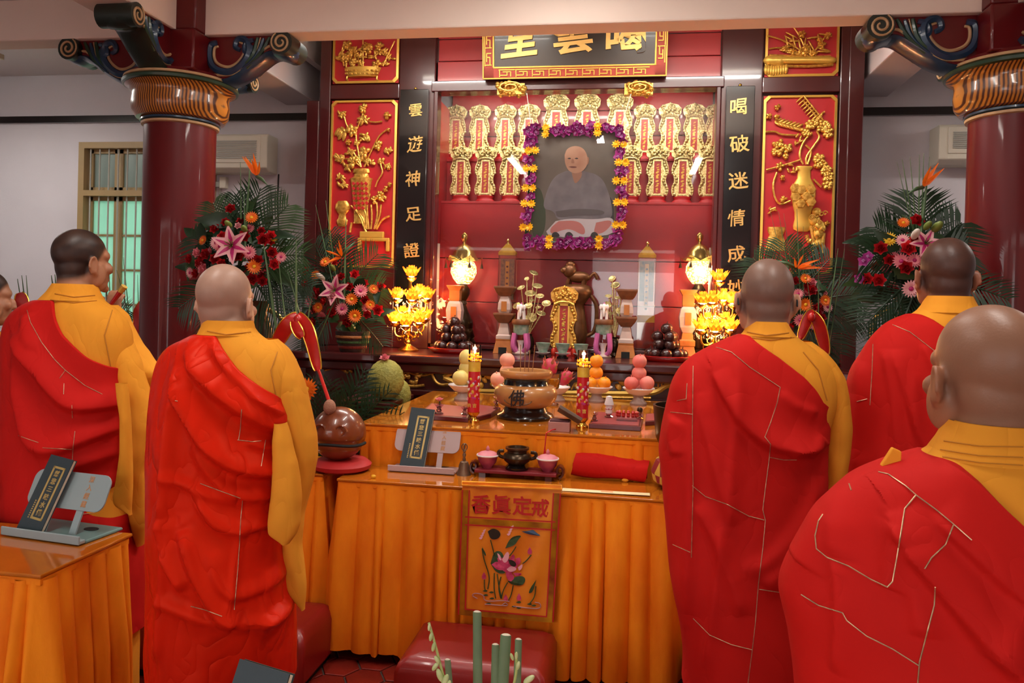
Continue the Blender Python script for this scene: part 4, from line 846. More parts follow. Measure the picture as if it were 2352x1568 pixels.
def lotus_pads(u, vb, Y, lst, lab):
    p = P(u, vb, Y); t = thing('gold_lotus_spray', lab, 'ornament', (p.x, Y, SHZ), 'gold lotus sprays')
    part('vase', B().lathe([(.04, 0), (.045, .01), (.03, .03), (.045, .07), (.04, .11), (.025, .13), (.03, .14)], 16), M_bronze, t); base = Vector((p.x, Y, SHZ+.13))
    for pu, pv, r in lst:
        q = P(pu, pv, Y+rg.uniform(-.05, .05)); part('stalk', B().tube([base, (base+q)/2+Vector(((q.x-base.x)*.15, 0, .02)), q], .004, 5), M_goldlt, t, True)
        k = MPP(pu, pv, Y)*r; b = B(); Mx = Matrix.Rotation(rg.uniform(.3, .9), 3, 'X') @ Matrix.Rotation(rg.uniform(-.4, .4), 3, 'Y')
        b.lathe([(0, -.2*k), (k*.5, -.12*k), (k, .1*k), (k*.92, .16*k), (k*.5, .0), (0, -.08*k)], 12, q, M=Mx); part('lotus_pad', b, M_goldlt, t, True)
lotus_pads(1213, 790, 5.5, [(1226, 627, 11), (1210, 640, 6), (1234, 657, 13), (1197, 661, 10), (1218, 674, 13), (1240, 680, 10), (1221, 690, 6), (1255, 697, 11), (1187, 702, 10), (1214, 702, 10), (1236, 706, 7), (1243, 720, 11), (1220, 730, 14)], 'gold lotus leaf spray behind the left elephant figure')
lotus_pads(1412, 790, 5.5, [(1413, 655, 11), (1406, 640, 9), (1398, 680, 9), (1418, 684, 8), (1428, 672, 9), (1395, 700, 10), (1424, 715, 11), (1402, 720, 8)], 'gold lotus leaf spray behind the right elephant figure')
# bronze censer with lion lid behind the gold tablet
Y = 5.52; p = P(1322, 780, Y); k = MPP(1322, 700, Y); z = lambda v: P(1322, v, Y).z-SHZ
t = thing('lion_censer', 'bronze censer with lion lid behind the deep gold tablet', 'censer', (p.x, Y, SHZ))
M_lion = mat('aged_bronze', '#7a4f30', .4, metal=.6, var=.35, vscale=25)
part('foot', B().lathe([(.07, 0), (.075, .015), (.05, .04), (.045, .06)], 20), M_lion, t); part('bowl', B().lathe([(.045, .05), (.07, .09), (.085, .16), (.08, .2), (.06, z(712)), (.055, z(700)), (.075, z(690)), (.105, z(676)), (.11, z(668)), (.1, z(660)), (.085, z(655)), (.06, z(653))], 28), M_lion, t)
for sx in (-1, 1): part('handle', B().tube(smooth2([(sx*.08, 0, .14), (sx*.14, 0, .17), (sx*.15, 0, z(700)), (sx*.1, 0, z(678))]), .014, 8), M_lion, t)
b = B().ell((.01, 0, z(636)), (.085, .046, .042), 14, 8).ell((-.055, -.01, z(622)), (.05, .046, .052), 14, 8).ell((-.092, -.02, z(621)), (.03, .03, .026), 10, 6).ell((-.05, -.01, z(608)), (.036, .034, .028), 10, 6).tube(smooth2([(.08, 0, z(640)), (.12, 0, z(625)), (.13, 0, z(630)), (.145, 0, z(640))]), .012, 8)
for sx, sy in ((-.06, -.02), (-.05, .025), (.05, -.02), (.06, .025)): b.tube([(sx, sy, z(640)), (sx-.01, sy, z(655))], .014, 8)
part('lion', b, M_lion, t)
for i, u in enumerate((1247, 1292, 1334)):
    p = P(u, 811, 5.14); t = thing('tea_cup', 'small painted tea cup on a dark stand, %s of three before the gold tablet' % ('leftmost', 'middle', 'rightmost')[i], 'cup', (p.x, p.y, SHZ), 'offering tea cups')
    part('stand', B().lathe([(.04, 0), (.042, .008), (.03, .014), (.03, .02)], 20), M_black, t); part('saucer', B().lathe([(.02, .02), (.05, .034), (.052, .037), (.02, .027)], 24), M_wht, t)
    part('cup', B().lathe([(.022, .03), (.026, .036), (.042, .07), (.05, .1), (.046, .1), (.036, .065), (.0, .045)], 24), M_famille, t)
for u in (1272, 1318):
    p = P(u, 806, 5.18); b = B().lathe([(.02, 0), (.012, .012), (.022, .03), (.018, .055), (.008, .066)], 12); part('bow', b, mat('red_silk', '#c8301c', .4), thing('red_knot', 'red silk knot with gold ball %s of the tablet' % ('left' if u < 1300 else 'right'), 'decoration', (p.x, p.y, SHZ), 'red silk knots'))
    part('gold_ball', B().ell((0, 0, .072), .012, 8, 6), M_gold, [o for o in COL.objects if o.name.startswith('red_knot')][-1])
# ---------------------------------------------------------------- skirted tables
def skirt(path, z0, z1, seed, pleat=.085, amp=.042, hem=.014, flare=.035):
    """pleated cloth along an open plan path, outside on the right-hand side of travel"""
    r = random.Random(seed); pts = []
    for (x0, y0), (x1, y1) in zip(path, path[1:]):
        L = math.hypot(x1-x0, y1-y0); n = max(2, int(L/.005)); nx, ny = (y1-y0)/L, -(x1-x0)/L
        pts += [(x0+(x1-x0)*i/n, y0+(y1-y0)*i/n, nx, ny) for i in range(n)]
    pts.append((path[-1][0], path[-1][1], nx, ny)); n = len(pts); ph = []; t = 0; w_ = pleat; acc = 0; hz = []; a_ = 1; h_ = 0; dr = 0; drs = []
    for i in range(n):
        acc += .005/w_
        if acc >= 1: acc -= 1; w_ = pleat*r.uniform(.55, 1.5); a_ = r.uniform(.55, 1.3); h_ = r.uniform(-1, 1)*hem; dr = r.uniform(-.012, .012)
        ph.append((abs(math.sin(PI*acc))**.5*a_)); hz.append(h_); drs.append(dr)
    k = np.ones(5)/5; hz = np.convolve(np.pad(hz, 2, 'edge'), k, 'valid'); drs = np.convolve(np.pad(drs, 4, 'edge'), np.ones(9)/9, 'valid')
    def fn(u, v):
        i = min(n-1, int(round(u*(n-1)))); x, y, a, b_ = pts[i]; g = amp*(.35+.65*min(1, v*2.2))*ph[i] + flare*v
        tx, ty = -b_, a; s = drs[i]*v*1.5
        return Vector((x+a*g+tx*s, y+b_*g+ty*s, z1-(z1-z0)*v + hz[i]*v*v))
    return B().grid(fn, n, 10)
def table(lab, x0, x1, y0, y1, z, seed, zb=.045, path=None, group='tables with orange velvet skirts', pleat=.075, amp=.042, flare=.035):
    t = thing('skirted_table', lab, 'table', ((x0+x1)/2, (y0+y1)/2, 0), group)
    part('table_board', B().bb(x0+.01, x1-.01, y0+.01, y1-.01, z-.045, z-.012), M_wood, t, True, False)
    part('glass_top', B().bb(x0-.012, x1+.012, y0-.012, y1+.012, z-.012, z), M_tabletop, t, True, False, .004)
    part('skirt_band', B().bb(x0-.008, x1+.008, y0-.008, y1, z-.035, z-.0125), M_orange, t, True, False, .004)
    part('skirt', skirt(path or [(x0, y1), (x0, y0), (x1, y0), (x1, y1)], zb, z-.02, seed, pleat, amp, .014, flare), M_orange, t, True)
    for sx in (x0+.06, x1-.06):
        for sy in (y0+.06, y1-.06): part('leg', B().bb(sx-.02, sx+.02, sy-.02, sy+.02, 0, z-.045), M_wood, t, True, False)
    return t
LTZ, ATZ, FTZ = .78, .975, .75
table('low orange skirted table carrying the lotus banner before the altar', -1.25, .19, 3.2, 3.47, LTZ, 5)
table('orange skirted side table behind the satin robed monk', -2.75, -1.36, 3.26, 3.6, LTZ, 6)
table('orange skirted side table hidden behind the monk in glasses', .31, 1.7, 3.26, 3.6, LTZ, 7)
table('high orange skirted altar table carrying the incense burner', -1.27, .33, 3.515, 4.86, ATZ, 8, .02, amp=.022, flare=0)
table('orange skirted table in the left foreground', -3.1, -1.68, 1.98, 2.37, FTZ, 9, .03, pleat=.06)
table('near orange skirted table below the foreground book', -1.3, .15, .75, 1.42, .72, 10, .03)

# ---------------------------------------------------------------- kneeling benches
def bench(lab, x0, x1, y0, y1, z=.24):
    t = thing('kneeling_bench', lab, 'bench', ((x0+x1)/2, (y0+y1)/2, 0), 'red vinyl kneeling benches')
    b = B(); 
    prof = [(0, .03), (0, z-.05), (.012, z-.02), (.04, z), (.1, z+.006)]
    n = 4; rings = []
    for i, zz in prof: rings.append([(x0+i, y0+i, zz), (x1-i, y0+i, zz), (x1-i, y1-i, zz), (x0+i, y1-i, zz)])
    vs = [p for r_ in rings for p in r_]; fs = [(q*4+i, q*4+(i+1) % 4, (q+1)*4+(i+1) % 4, (q+1)*4+i) for q in range(len(prof)-1) for i in range(4)] + [(0, 1, 2, 3), tuple(range(len(vs)-4, len(vs)))]
    b.add(vs, fs); part('cushion', b, M_vinyl, t, True, True, .015)
    part('base', B().bb(x0+.02, x1-.02, y0+.02, y1-.02, 0, .035), M_dark, t, True, False)
bench('red vinyl kneeling bench in front of the lotus banner', -.84, -.27, 2.72, 3.13)
bench('long red vinyl kneeling bench behind the satin robed monk', -2.5, -1.245, 2.84, 3.2)
bench('red vinyl kneeling bench behind the monk in glasses', .24, 1.5, 2.92, 3.2)

# ---------------------------------------------------------------- altar table things
M_ceramic = mat('tan_ceramic', '#b9844c', .3, coat=.4, color2='#a06a38', vscale=8)
p = PZ(1207, 955, ATZ); Yb = 3.93; k = MPP(1207, 920, Yb); bx = P(1207, 920, Yb).x
burner = thing('incense_burner', 'round tan and black incense burner with a large character', 'incense burner', (bx, Yb, ATZ))
zz = lambda v: max(0, (964-v)*k)
part('foot', B().lathe([(64*k, 0), (66*k, .012), (64*k, zz(955)), (54*k, zz(950)), (50*k, zz(944)), (47*k, zz(938))], 48), M_black, burner)
part('belly', B().lathe([(47*k, zz(938)), (60*k, zz(932)), (70*k, zz(920)), (73*k, zz(908)), (70*k, zz(896)), (62*k, zz(889)), (54*k, zz(887))], 48), M_ceramic, burner)
part('neck', B().lathe([(54*k, zz(888)), (51*k, zz(882)), (50*k, zz(876)), (54*k, zz(870))], 48), M_black, burner)
part('rim', B().lathe([(52*k, zz(872)), (58*k, zz(869)), (61*k, zz(862)), (59*k, zz(856)), (53*k, zz(854)), (46*k, zz(856)), (44*k, zz(864))], 48), M_ceramic, burner)
part('ash', B().lathe([(0, zz(862)), (45*k, zz(863)), (45*k, zz(870)), (0, zz(870))], 32), mat('ash', '#a89884', .95, bump=.4, bscale=80), burner)
o = link('lettering', text_mesh('佛', 38*k, M_black, .004, .006, .08), burner, (-10*k, -73.0*k, zz(911)), FACE)
part('border', B().tube([(32*k*math.sin(a)-8*k, -math.sqrt(max(0, (73.3*k)**2-(32*k*math.sin(a)-8*k)**2))+.001, zz(915)-12*k*math.cos(a)) for a in [-1.4+i*.14 for i in range(21)]], .0022, 5), M_bronze, burner)
for i in range(4): part('incense_stick', B().tube([(.02*i-.03, .01*(i % 2), zz(864)), (.025*i-.035, .01, zz(797+6*(i % 3)))], .0022, 5), mat('incense', '#8a5a35', .8), burner)
for u in (1198, 1210): pass
M_candle = mat('candle_red', '#cf1c22', .4, color2='#b5121c', vscale=25); M_flame = mat('flame', '#fff0c0', .5, emit=30, ecol='#ffdf9a'); M_wax = mat('glow_wax', '#ff9a20', .4, emit=1.2, ecol='#ff8a10')
M_candleglass = glass('candle_glass', '#f6e3d8', 1.4, .03, .06)
for u, v, side in ((1088, 972, 'left'), (1338, 985, 'right')):
    q = PZ(u, v, ATZ); Y = q.y+.035; k = MPP(u, 900, Y); xx = P(u, v-60, Y).x; h = lambda y: y*k
    t = thing('pillar_candle', 'tall red and gold candle %s of the incense burner' % side, 'candle', (xx, Y, ATZ), 'pair of altar candles')
    part('base', B().lathe([(14*k, 0), (14*k, h(5)), (9*k, h(9)), (8*k, h(13)), (14*k, h(20)), (14.5*k, h(24))], 24), M_brass, t)
    part('body', B().lathe([(13.6*k, h(22)), (13.6*k, h(118))], 28), M_candle, t)
    part('gold_band', B().lathe([(13.9*k, h(117)), (14*k, h(120)), (13.9*k, h(142))], 28), M_print, t)
    for i in range(7):
        a = -PI/2+(i-3)*.33
        for j in range(3): part('petal_motif', B().ell((13.4*k*math.cos(a+.1*j), 13.4*k*math.sin(a+.1*j), h(54+(i*23+j*19) % 52)), (3.4*k, 1.0*k, (4.6, 2.6, 6)[j]*k), 7, 5, Matrix.Rotation(j+i, 3, 'Y')), [K['pink'], M_print, K['white'], K['mag'], M_print][(i*2+j) % 5], t)
    for ch, dx in (('祥', -6.5), ('吉', 5)): link('lettering', text_mesh(ch, 10*k, M_goldp, .0015, .02, 0), t, (dx*k, -math.sqrt(13.9**2-dx*dx)*k, h(40)), FACE)
    b = B()
    for i in range(22):
        a = i*2.4; b.ell((12.5*k*math.cos(a), 12.5*k*math.sin(a), h(142+(i*5) % 16)), (4*k, 4*k, 3*k), 6, 5)
    part('wax_flowers', b, M_wax, t)
    part('sleeve', B().lathe([(14.4*k, h(140)), (14.4*k, h(178)), (14.0*k, h(178)), (14.0*k, h(140))], 24), M_candleglass, t)
    part('wick', B().tube([(0, 0, h(148)), (0, 0, h(160))], .0015, 5), M_dark, t); part('flame', B().lathe([(0, h(157)), (2.6*k, h(161)), (2.8*k, h(164)), (1.4*k, h(171)), (0, h(178))], 12), M_flame, t)
    point(t, (0, 0, h(168)), .8, (1, .7, .35), .01)
# fruit stands
M_peach = mat('peach_skin', '#e8897a', .6, color2='#d45a52', vscale=9, stretch=(1, 1, .4)); M_peach2 = mat('pale_peach_skin', '#f0b090', .6, color2='#e58f7c', vscale=8); M_orng = mat('orange_skin', '#f2920f', .45, bump=.15, bscale=250); M_melon = mat('pale_melon_skin', '#e8cf78', .45, var=.12, vscale=8)
def fruit_mesh(m, r, dent=.12):
    b = B(); pr = []
    for i in range(17):
        a = PI*i/16; rr_ = r*(1-dent*math.exp(-((PI-a)/.35)**2)-dent*.6*math.exp(-(a/.35)**2)); pr.append((max(1e-6, rr_*math.sin(a)), -rr_*math.cos(a)))
    b.lathe(pr, 22); b.tube([(0, 0, r*(1-dent)), (.004, 0, r*(1-dent)+.012)], .003, 5); return mesh_of('fruit', b, m)
def stand(u, vp, vb, hw, lab):
    q = PZ(u, vb, ATZ); Y = min(q.y, 4.74); k = MPP(u, vp, Y); x = P(u, vp, Y).x; zp = P(u, vp, Y).z
    t = thing('fruit_stand', lab, 'fruit stand', (x, Y, ATZ), 'footed fruit dishes'); h = zp-ATZ
    part('foot', B().lathe([(.05, 0), (.052, .008), (.032, .03), (.028, .05), (.034, h*.6), (.03, h-.02)], 24), M_porc, t)
    part('dish', B().lathe([(.03, h-.03), (hw*k*.6, h-.022), (hw*k, h+.012), (hw*k*.98, h+.016), (hw*k*.6, h-.012), (0, h-.014)], 32), M_wht, t); return x, Y, zp
fr_i = 0
def pile(u, vp, vb, hw, kind, m, name, lst, lab, fl):
    global fr_i; x, Y, zp = stand(u, vp, vb, hw, lab)
    for i, (pu, pv, r, dy) in enumerate(lst):
        pos = P(pu, pv, Y+dy); k = MPP(pu, pv, Y+dy); o = link(name, fruit_mesh(m, r*k), None, pos, (rf.uniform(-.4, .4), rf.uniform(-.4, .4), rf.random()*6)); tag(o, fl[i], 'fruit', kind)
pile(1063, 888, 918, 34, 'pale melons on the left dish', M_melon, 'melon', [(1075, 822, 21, 0), (1074, 846, 20, 0), (1058, 868, 19, -.05), (1086, 868, 19, -.02), (1074, 866, 19, .1)], 'footed dish of pale melons behind the left candle',
     ['topmost pale yellow melon behind the left candle', 'second pale yellow melon from the top behind the left candle', 'lower pale melon at the left of its dish', 'lower pale melon mostly hidden by the left candle', 'lower pale melon at the back of its dish'])
pile(1163, 890, 918, 34, 'peaches on the dish behind the burner', M_peach2, 'peach', [(1165, 827, 17.5, 0), (1165, 852, 17, 0), (1143, 871, 17, -.05), (1183, 873, 17, -.02), (1166, 872, 17, .09)], 'footed dish of pale peaches behind the incense burner',
     ['topmost pale peach beside the incense sticks', 'second pale peach from the top above the burner rim', 'lower reddish peach left of the burner neck', 'lower peach hidden behind the burner neck', 'lower peach at the back behind the burner'])
pile(1371, 892, 922, 36, 'oranges on the dish', M_orng, 'orange', [(1370, 829, 15.5, 0), (1369, 856, 16, 0), (1355, 880, 15, -.05), (1388, 880, 15, -.04), (1372, 878, 15, .1)], 'footed dish of oranges beside the right candle',
     ['topmost orange on the dish beside the right candle', 'second orange from the top on the dish', 'lower left orange next to the right candle', 'lower right orange on the dish', 'orange at the back of the dish'])
pile(1467, 896, 928, 37, 'peaches on the right dish', M_peach, 'peach', [(1469, 830, 16.5, 0), (1468, 857, 17, 0), (1450, 880, 16.5, -.06), (1486, 880, 17, -.04), (1468, 876, 16, .1)], 'footed dish of pink peaches at the right end',
     ['topmost pink peach on the right end dish', 'second pink peach from the top on the right end dish', 'lower left red peach on the right end dish', 'lower right red peach on the right end dish', 'peach at the back of the right end dish'])
# dragon fruits on their dish and juice glass
x, Y, zp = stand(1280, 893, 920, 30, 'footed dish of dragon fruits behind the incense burner'); M_dragon = mat('dragon_fruit', '#c8324a', .5, color2='#a82038', vscale=10); M_dscale = mat('dragon_scale', '#9a8a3a', .5, color2='#c8485a', vscale=20)
for u, v, r, tilt, lab in ((1262, 846, 21, .1, 'upright dragon fruit leaning behind the burner rim'), (1298, 868, 17, .7, 'smaller dragon fruit lying right of the upright one')):
    pos = P(u, v, Y-.02); k = MPP(u, v, Y); t = thing('dragon_fruit', lab, 'fruit', pos, 'dragon fruits'); t.rotation_euler = (0, tilt, 0)
    part('body', B().ell((0, 0, 0), (r*k*.85, r*k*.85, r*k*1.15), 18, 12), M_dragon, t)
    for i in range(14):
        a = i*2.4; z_ = (-.7+i*.12); rr_ = r*k*.85*math.sqrt(max(.05, 1-(z_/1.1)**2)); b = B().merge(petal(r*k*.7, r*k*.2, .2, .2), Matrix.Translation((rr_*math.cos(a)*.95, rr_*math.sin(a)*.95, z_*r*k)) @ Matrix.Rotation(a, 4, 'Z') @ Matrix.Rotation(-1.15, 4, 'Y')); part('scale', b, M_dscale, t)
q = P(1272, 885, 4.45); t = thing('juice_glass', 'small glass of yellow juice behind the burner', 'glass', (q.x, 4.45, ATZ)); h = q.z-ATZ+.07
part('tumbler', B().lathe([(.03, 0), (.032, .01), (.008, .02), (.007, h*.45), (.03, h*.55), (.045, h), (.042, h), (.027, h*.57)], 24), M_crystal, t); part('juice', B().lathe([(0, h*.56), (.026, h*.58), (.037, h*.82), (0, h*.82)], 20), mat('juice', '#e0a018', .15), t)
# lacquer trays with crystal pieces
M_lac = mat('maroon_tray', '#5a1219', .35, coat=.3); M_lac2 = mat('tray_leather', '#8a2a2c', .5)
def tray(c4, lab):
    pts = [PZ(u, v, ATZ+.022) for u, v in c4]; cx = sum((p_.x for p_ in pts))/4; cy = sum((p_.y for p_ in pts))/4; t = thing('lacquer_tray', lab, 'tray', (cx, cy, ATZ), 'maroon lacquer trays')
    def slab(sh, z0, z1): 
        b = B(); vs = [(cx+(p_.x-cx)*sh, cy+(p_.y-cy)*sh, z0) for p_ in pts]+[(cx+(p_.x-cx)*sh, cy+(p_.y-cy)*sh, z1) for p_ in pts]; return b.add(vs, [(3, 2, 1, 0), (4, 5, 6, 7), (0, 1, 5, 4), (1, 2, 6, 5), (2, 3, 7, 6), (3, 0, 4, 7)])
    part('tray_body', slab(1, ATZ, ATZ+.022), M_lac, t, True, False, .003); part('leather_inlay', slab(.9, ATZ+.02, ATZ+.0235), M_lac2, t, True, False)
tray([(958, 952), (1075, 960), (1085, 935), (990, 925)], 'maroon lacquer tray under the pink crystal lotus'); tray([(1080, 962), (1128, 950), (1150, 935), (1098, 928)], 'maroon lacquer tray between the left candle and burner')
tray([(1352, 973), (1472, 980), (1478, 950), (1370, 945)], 'maroon lacquer tray right of the right candle'); tray([(1482, 968), (1508, 966), (1508, 948), (1484, 950)], 'maroon lacquer tray at the right end of the altar table')
def crystal_lotus(u, v, r, lab, flower=None, z=ATZ+.0235, extra=None):
    q = PZ(u, v, z); k = MPP(u, v, q.y)*r; t = thing('crystal_lotus', lab, 'crystal ornament', (q.x, q.y, z), 'crystal lotus holders')
    b = B(); ring(b, 8, k*.9, k*.32, .5, .4, .25, tip=.5, z=k*.75); ring(b, 8, k*.8, k*.3, .5, .4, .8, .4, tip=.5, z=k*.75); part('petals', b, M_crystal, t)
    part('stem', B().lathe([(k*.6, 0), (k*.62, k*.12), (k*.3, k*.3), (k*.42, k*.5), (k*.25, k*.7), (k*.35, k*.85)], 8), M_crystal, t, smooth=False)
    if flower:
        part('stalk', B().tube([(0, 0, k*.8), (k*.1, 0, k*1.7)], k*.1, 6), M_green, t); b = B(); ring(b, 9, k*.7, k*.3, .3, .4, .3, tip=.5, z=k*1.7); ring(b, 7, k*.5, k*.25, .4, .4, .8, .3, tip=.5, z=k*1.75); part('flower', b, flower, t)
    if extra: extra(t, k)
crystal_lotus(1008, 950, 17, 'crystal lotus with pink flower on the left tray', K['pink']); crystal_lotus(1067, 952, 13, 'crystal lotus beside the left candle'); crystal_lotus(1140, 938, 13, 'crystal lotus left of the burner', K['lpink'])
crystal_lotus(1365, 966, 13, 'crystal lotus beside the right candle')
def _white(t, k): part('white_vase', B().lathe([(k*.5, k*.6), (k*.5, k*1.7), (k*.68, k*1.8), (k*.66, k*2.0), (k*.4, k*3.0), (k*.1, k*3.1)], 20), M_wht, t)
crystal_lotus(1398, 958, 16, 'crystal lotus holding a white porcelain bottle', extra=_white)
def _dark(t, k): part('dark_jewel', B().ell((0, 0, k*1.6), (k*.5, k*.5, k*.6), 10, 8), M_bronze, t)
crystal_lotus(1469, 962, 13, 'crystal lotus holding a dark ball', extra=_dark)
q = PZ(1440, 966, ATZ+.0235); t = thing('prayer_beads', 'red prayer beads coiled on a clear stand', 'beads', (q.x, q.y, ATZ+.0235)); part('clear_block', B().bb(-.05, .05, -.02, .03, 0, .018), M_crystal, t, smooth=False)
for i in range(26):
    a = i*2*PI/13; part('bead', B().ell((.05*math.cos(a), .02+.028*math.sin(a), .026+.012*(i//13)), .0085, 8, 6), M_trayred, t)
# wooden box with propped lid, red tassel
q = PZ(1283, 992, ATZ); t = thing('gift_box', 'small pinkish box with grey lid propped open at the table edge', 'box', (q.x, q.y+.045, ATZ)); M_boxp = mat('box_pink', '#b07a70', .7); M_boxg = mat('box_lid', '#6b5a4c', .7)
part('box', B().bb(-.05, .05, -.04, .05, 0, .045), M_boxp, t, smooth=False, bev=.002); part('contents', B().bb(-.044, .044, -.034, .044, .04, .05), mat('box_fill', '#4a1c22', .8), t, smooth=False)
part('lid', B().box((.045, .01, .075), (.12, .11, .015), M=Matrix.Rotation(.5, 3, 'Y') @ Matrix.Rotation(-.35, 3, 'X')), M_boxg, t, smooth=False, bev=.002)
a = P(1259, 978, 3.55); t = thing('red_tassel', 'red tassel hanging over the altar table edge', 'tassel', (a.x, 3.47, .80)); M_tas = mat('tassel_red', '#c2151a', .7)
part('cord', B().tube([(a.x+.05, 3.58, ATZ+.012), (a.x+.02, 3.52, ATZ+.012), (a.x, 3.478, ATZ+.004), (a.x-.004, 3.47, ATZ-.06)], .003, 5), M_tas, t, True)
b = B(); [b.tube([(a.x-.004, 3.47, ATZ-.06), (a.x-.004+.01*math.cos(i), 3.47+.006*math.sin(i), ATZ-.16)], .003, 4) for i in range(9)]; part('fringe', b, M_tas, t, True)

# ---------------------------------------------------------------- books on stands
M_cover = mat('dark_slate_cover', '#2c3a40', .6, var=.1, vscale=60); M_pages = mat('book_pages', '#e6d8bc', .8, stretch=(1, 1, 1), var=.1, vscale=80); M_giltp = mat('gilt_print', '#c2a866', .45, metal=.4)
M_standp = mat('pinkish_plastic', '#b39a97', .4, coat=.2); M_standt = mat('teal_plastic', '#5d8280', .4, coat=.2); M_standt2 = mat('grey_plastic', '#8fa0a2', .45)
def book_stand(pos, lab, blab, mplate, mbase, s=1.0, rz=0.0, tilt=.0, stext=True, book=True, dxb=-.055, bs=None):
    """own space: x right, y away; board leans back"""
    t = thing('book_stand', lab, 'book stand', pos, 'reading stands', rz); A = math.radians(24)
    part('base', B().bb(-.17*s, .17*s, -.02*s, .15*s, 0, .012*s), mbase, t, smooth=False, bev=.006*s)
    b = B(); b.lathe([(.028*s, .0125*s), (.028*s, .0135*s)], 24, (.085*s, .09*s, 0), 1, .7); part('hole', b, M_dark, t, smooth=False)
    part('lip', B().bb(-.17*s, .17*s, -.045*s, -.02*s, .004*s, .018*s), mplate, t, smooth=False, bev=.004*s); part('lip_edge', B().bb(-.17*s, .17*s, -.05*s, -.043*s, .004*s, .034*s), mplate, t, smooth=False, bev=.003*s)
    R = Matrix.Rotation(-A, 4, 'X'); T0 = Matrix.Translation((0, .01*s, .012*s)) @ R
    r = .035*s; w_, h0, h1 = .17*s, .085*s, .215*s; out = []
    for cx, cz, a0 in ((w_-r, h0+r, -90), (w_-r, h1-r, 0), (-w_+r, h1-r, 90), (-w_+r, h0+r, 180)): out += arc(cx, cz, r, r, a0, a0+90, 7)
    part('rest_plate', B().prism(out, .006*s, T0, .0), mplate, t, smooth=False, bev=.001)
    for sx in (-.055, .075): part('support', B().prism([(sx*s-.014*s, 0), (sx*s+.014*s, 0), (sx*s+.014*s, .1*s), (sx*s-.014*s, .1*s)], .006*s, T0, .002), mplate, t, smooth=False)
    if stext:
        for i, ch in enumerate('深入經藏'):
            o = link('lettering', text_mesh(ch, .024*s, mat('stand_letter', '#c08a5a', .6), .0004, .01, 0), t); o.matrix_local = T0 @ Matrix.Translation((.085*s, -.001*s, .195*s-i*.029*s)) @ Matrix.Rotation(PI/2, 4, 'X')
    if not book: return
    bk = thing('sutra_book', blab, 'book', (0, 0, 0), 'dark sutra books', rz)
    ss_, s = s, bs or s
    W, Hh, D = .125*s, .31*s, .02*s
    R2 = Matrix.Rotation(rz, 4, 'Z'); base = Vector(pos) + (R2.to_3x3() @ Vector((dxb*ss_, -.026*ss_, .019*ss_))); bk.location = base; T1 = Matrix.Rotation(-A, 4, 'X') @ Matrix.Rotation(tilt, 4, 'Y')
    def bp(n, b, m): return part(n, b.xf(T1), m, bk, smooth=False)
    bp('cover', B().bb(-W/2, W/2, 0, .0035*s, 0, Hh), M_cover); bp('cover', B().bb(-W/2, W/2, D-.0035*s, D, 0, Hh), M_cover); bp('pages', B().bb(-W/2+.002*s, W/2-.002*s, .0035*s, D-.0035*s, .003*s, Hh-.003*s), M_pages)
    x0, x1, z0, z1 = -.018*s-.012*s, .045*s-.012*s, .05*s, .27*s; x0 += .01*s; x1 += .01*s
    for a_ in ((x0, x0+.009*s, z0, z1), (x1-.009*s, x1, z0, z1), (x0, x1, z0, z0+.009*s), (x0, x1, z1-.009*s, z1)): bp('gilt_frame', B().bb(a_[0], a_[1], -.0008, .0005, a_[2], a_[3]), M_giltp)
    for i, ch in enumerate('慈悲三昧水懺'):
        o = link('lettering', text_mesh(ch, .027*s, M_giltp, .0004, .02, .05), bk); o.matrix_local = T1 @ Matrix.Translation(((x0+x1)/2, -.0006, z1-.028*s-i*.0325*s)) @ Matrix.Rotation(PI/2, 4, 'X')
    for i in range(9): bp('small_print', B().bb(x0-.014*s, x0-.008*s, -.0006, .0005, .05*s+i*.0085*s, .05*s+i*.0085*s+.005*s), M_giltp)
q = PZ(965, 1088, LTZ); book_stand((q.x, q.y+.05, LTZ), 'pinkish reading stand on the low altar table', 'dark sutra book on the pinkish stand beside the bell', M_standp, M_standp, .92, .0, .06)
q = PZ(105, 1232, FTZ); book_stand((q.x+.02, q.y+.0, FTZ), 'teal reading stand on the left foreground table', 'dark sutra book on the teal stand in the left foreground', M_standt2, M_standt, .95, -.12, .12, dxb=-.075, bs=.82)
q = PZ(0, 1205, FTZ); book_stand((q.x-.26, q.y-.02, FTZ), 'second teal reading stand cut off at the left edge', '', M_standt2, M_standt, .80, -.1, 0, True, False)
q = P(560, 1545, 1.15); book_stand((q.x-.006, 1.10, .72), 'reading stand at the bottom edge of the picture', 'dark sutra book rising at the bottom edge of the picture', M_standt2, M_standt, .86, -.22, .04, dxb=-.0, bs=.82)
# ---------------------------------------------------------------- low table things
# brass hand bell
q = PZ(1063, 1092, LTZ); k = MPP(1063, 1060, q.y); t = thing('hand_bell', 'bronze hand bell with ornate handle beside the book', 'bell', (q.x, q.y+.02, LTZ)); M_bell = mat('bell_metal', '#8a7058', .4, metal=.7, var=.3, vscale=20)
part('bell', B().lathe([(17*k, 0), (16*k, 3*k), (13*k, 12*k), (12*k, 22*k), (9*k, 30*k), (3*k, 33*k)], 28), M_bell, t); part('handle', B().lathe([(3*k, 32*k), (4*k, 36*k), (2.4*k, 40*k), (4.4*k, 46*k), (2.4*k, 51*k), (4*k, 55*k), (2*k, 58*k)], 14), M_bell, t)
for a in (0, PI/2): part('vajra_ring', B().tube([(6.5*k*math.cos(s)*math.cos(a), 6.5*k*math.cos(s)*math.sin(a), 64*k+8*k*math.sin(s)) for s in [i*PI/8 for i in range(16)]], 1.3*k, 6, True), M_bell, t)
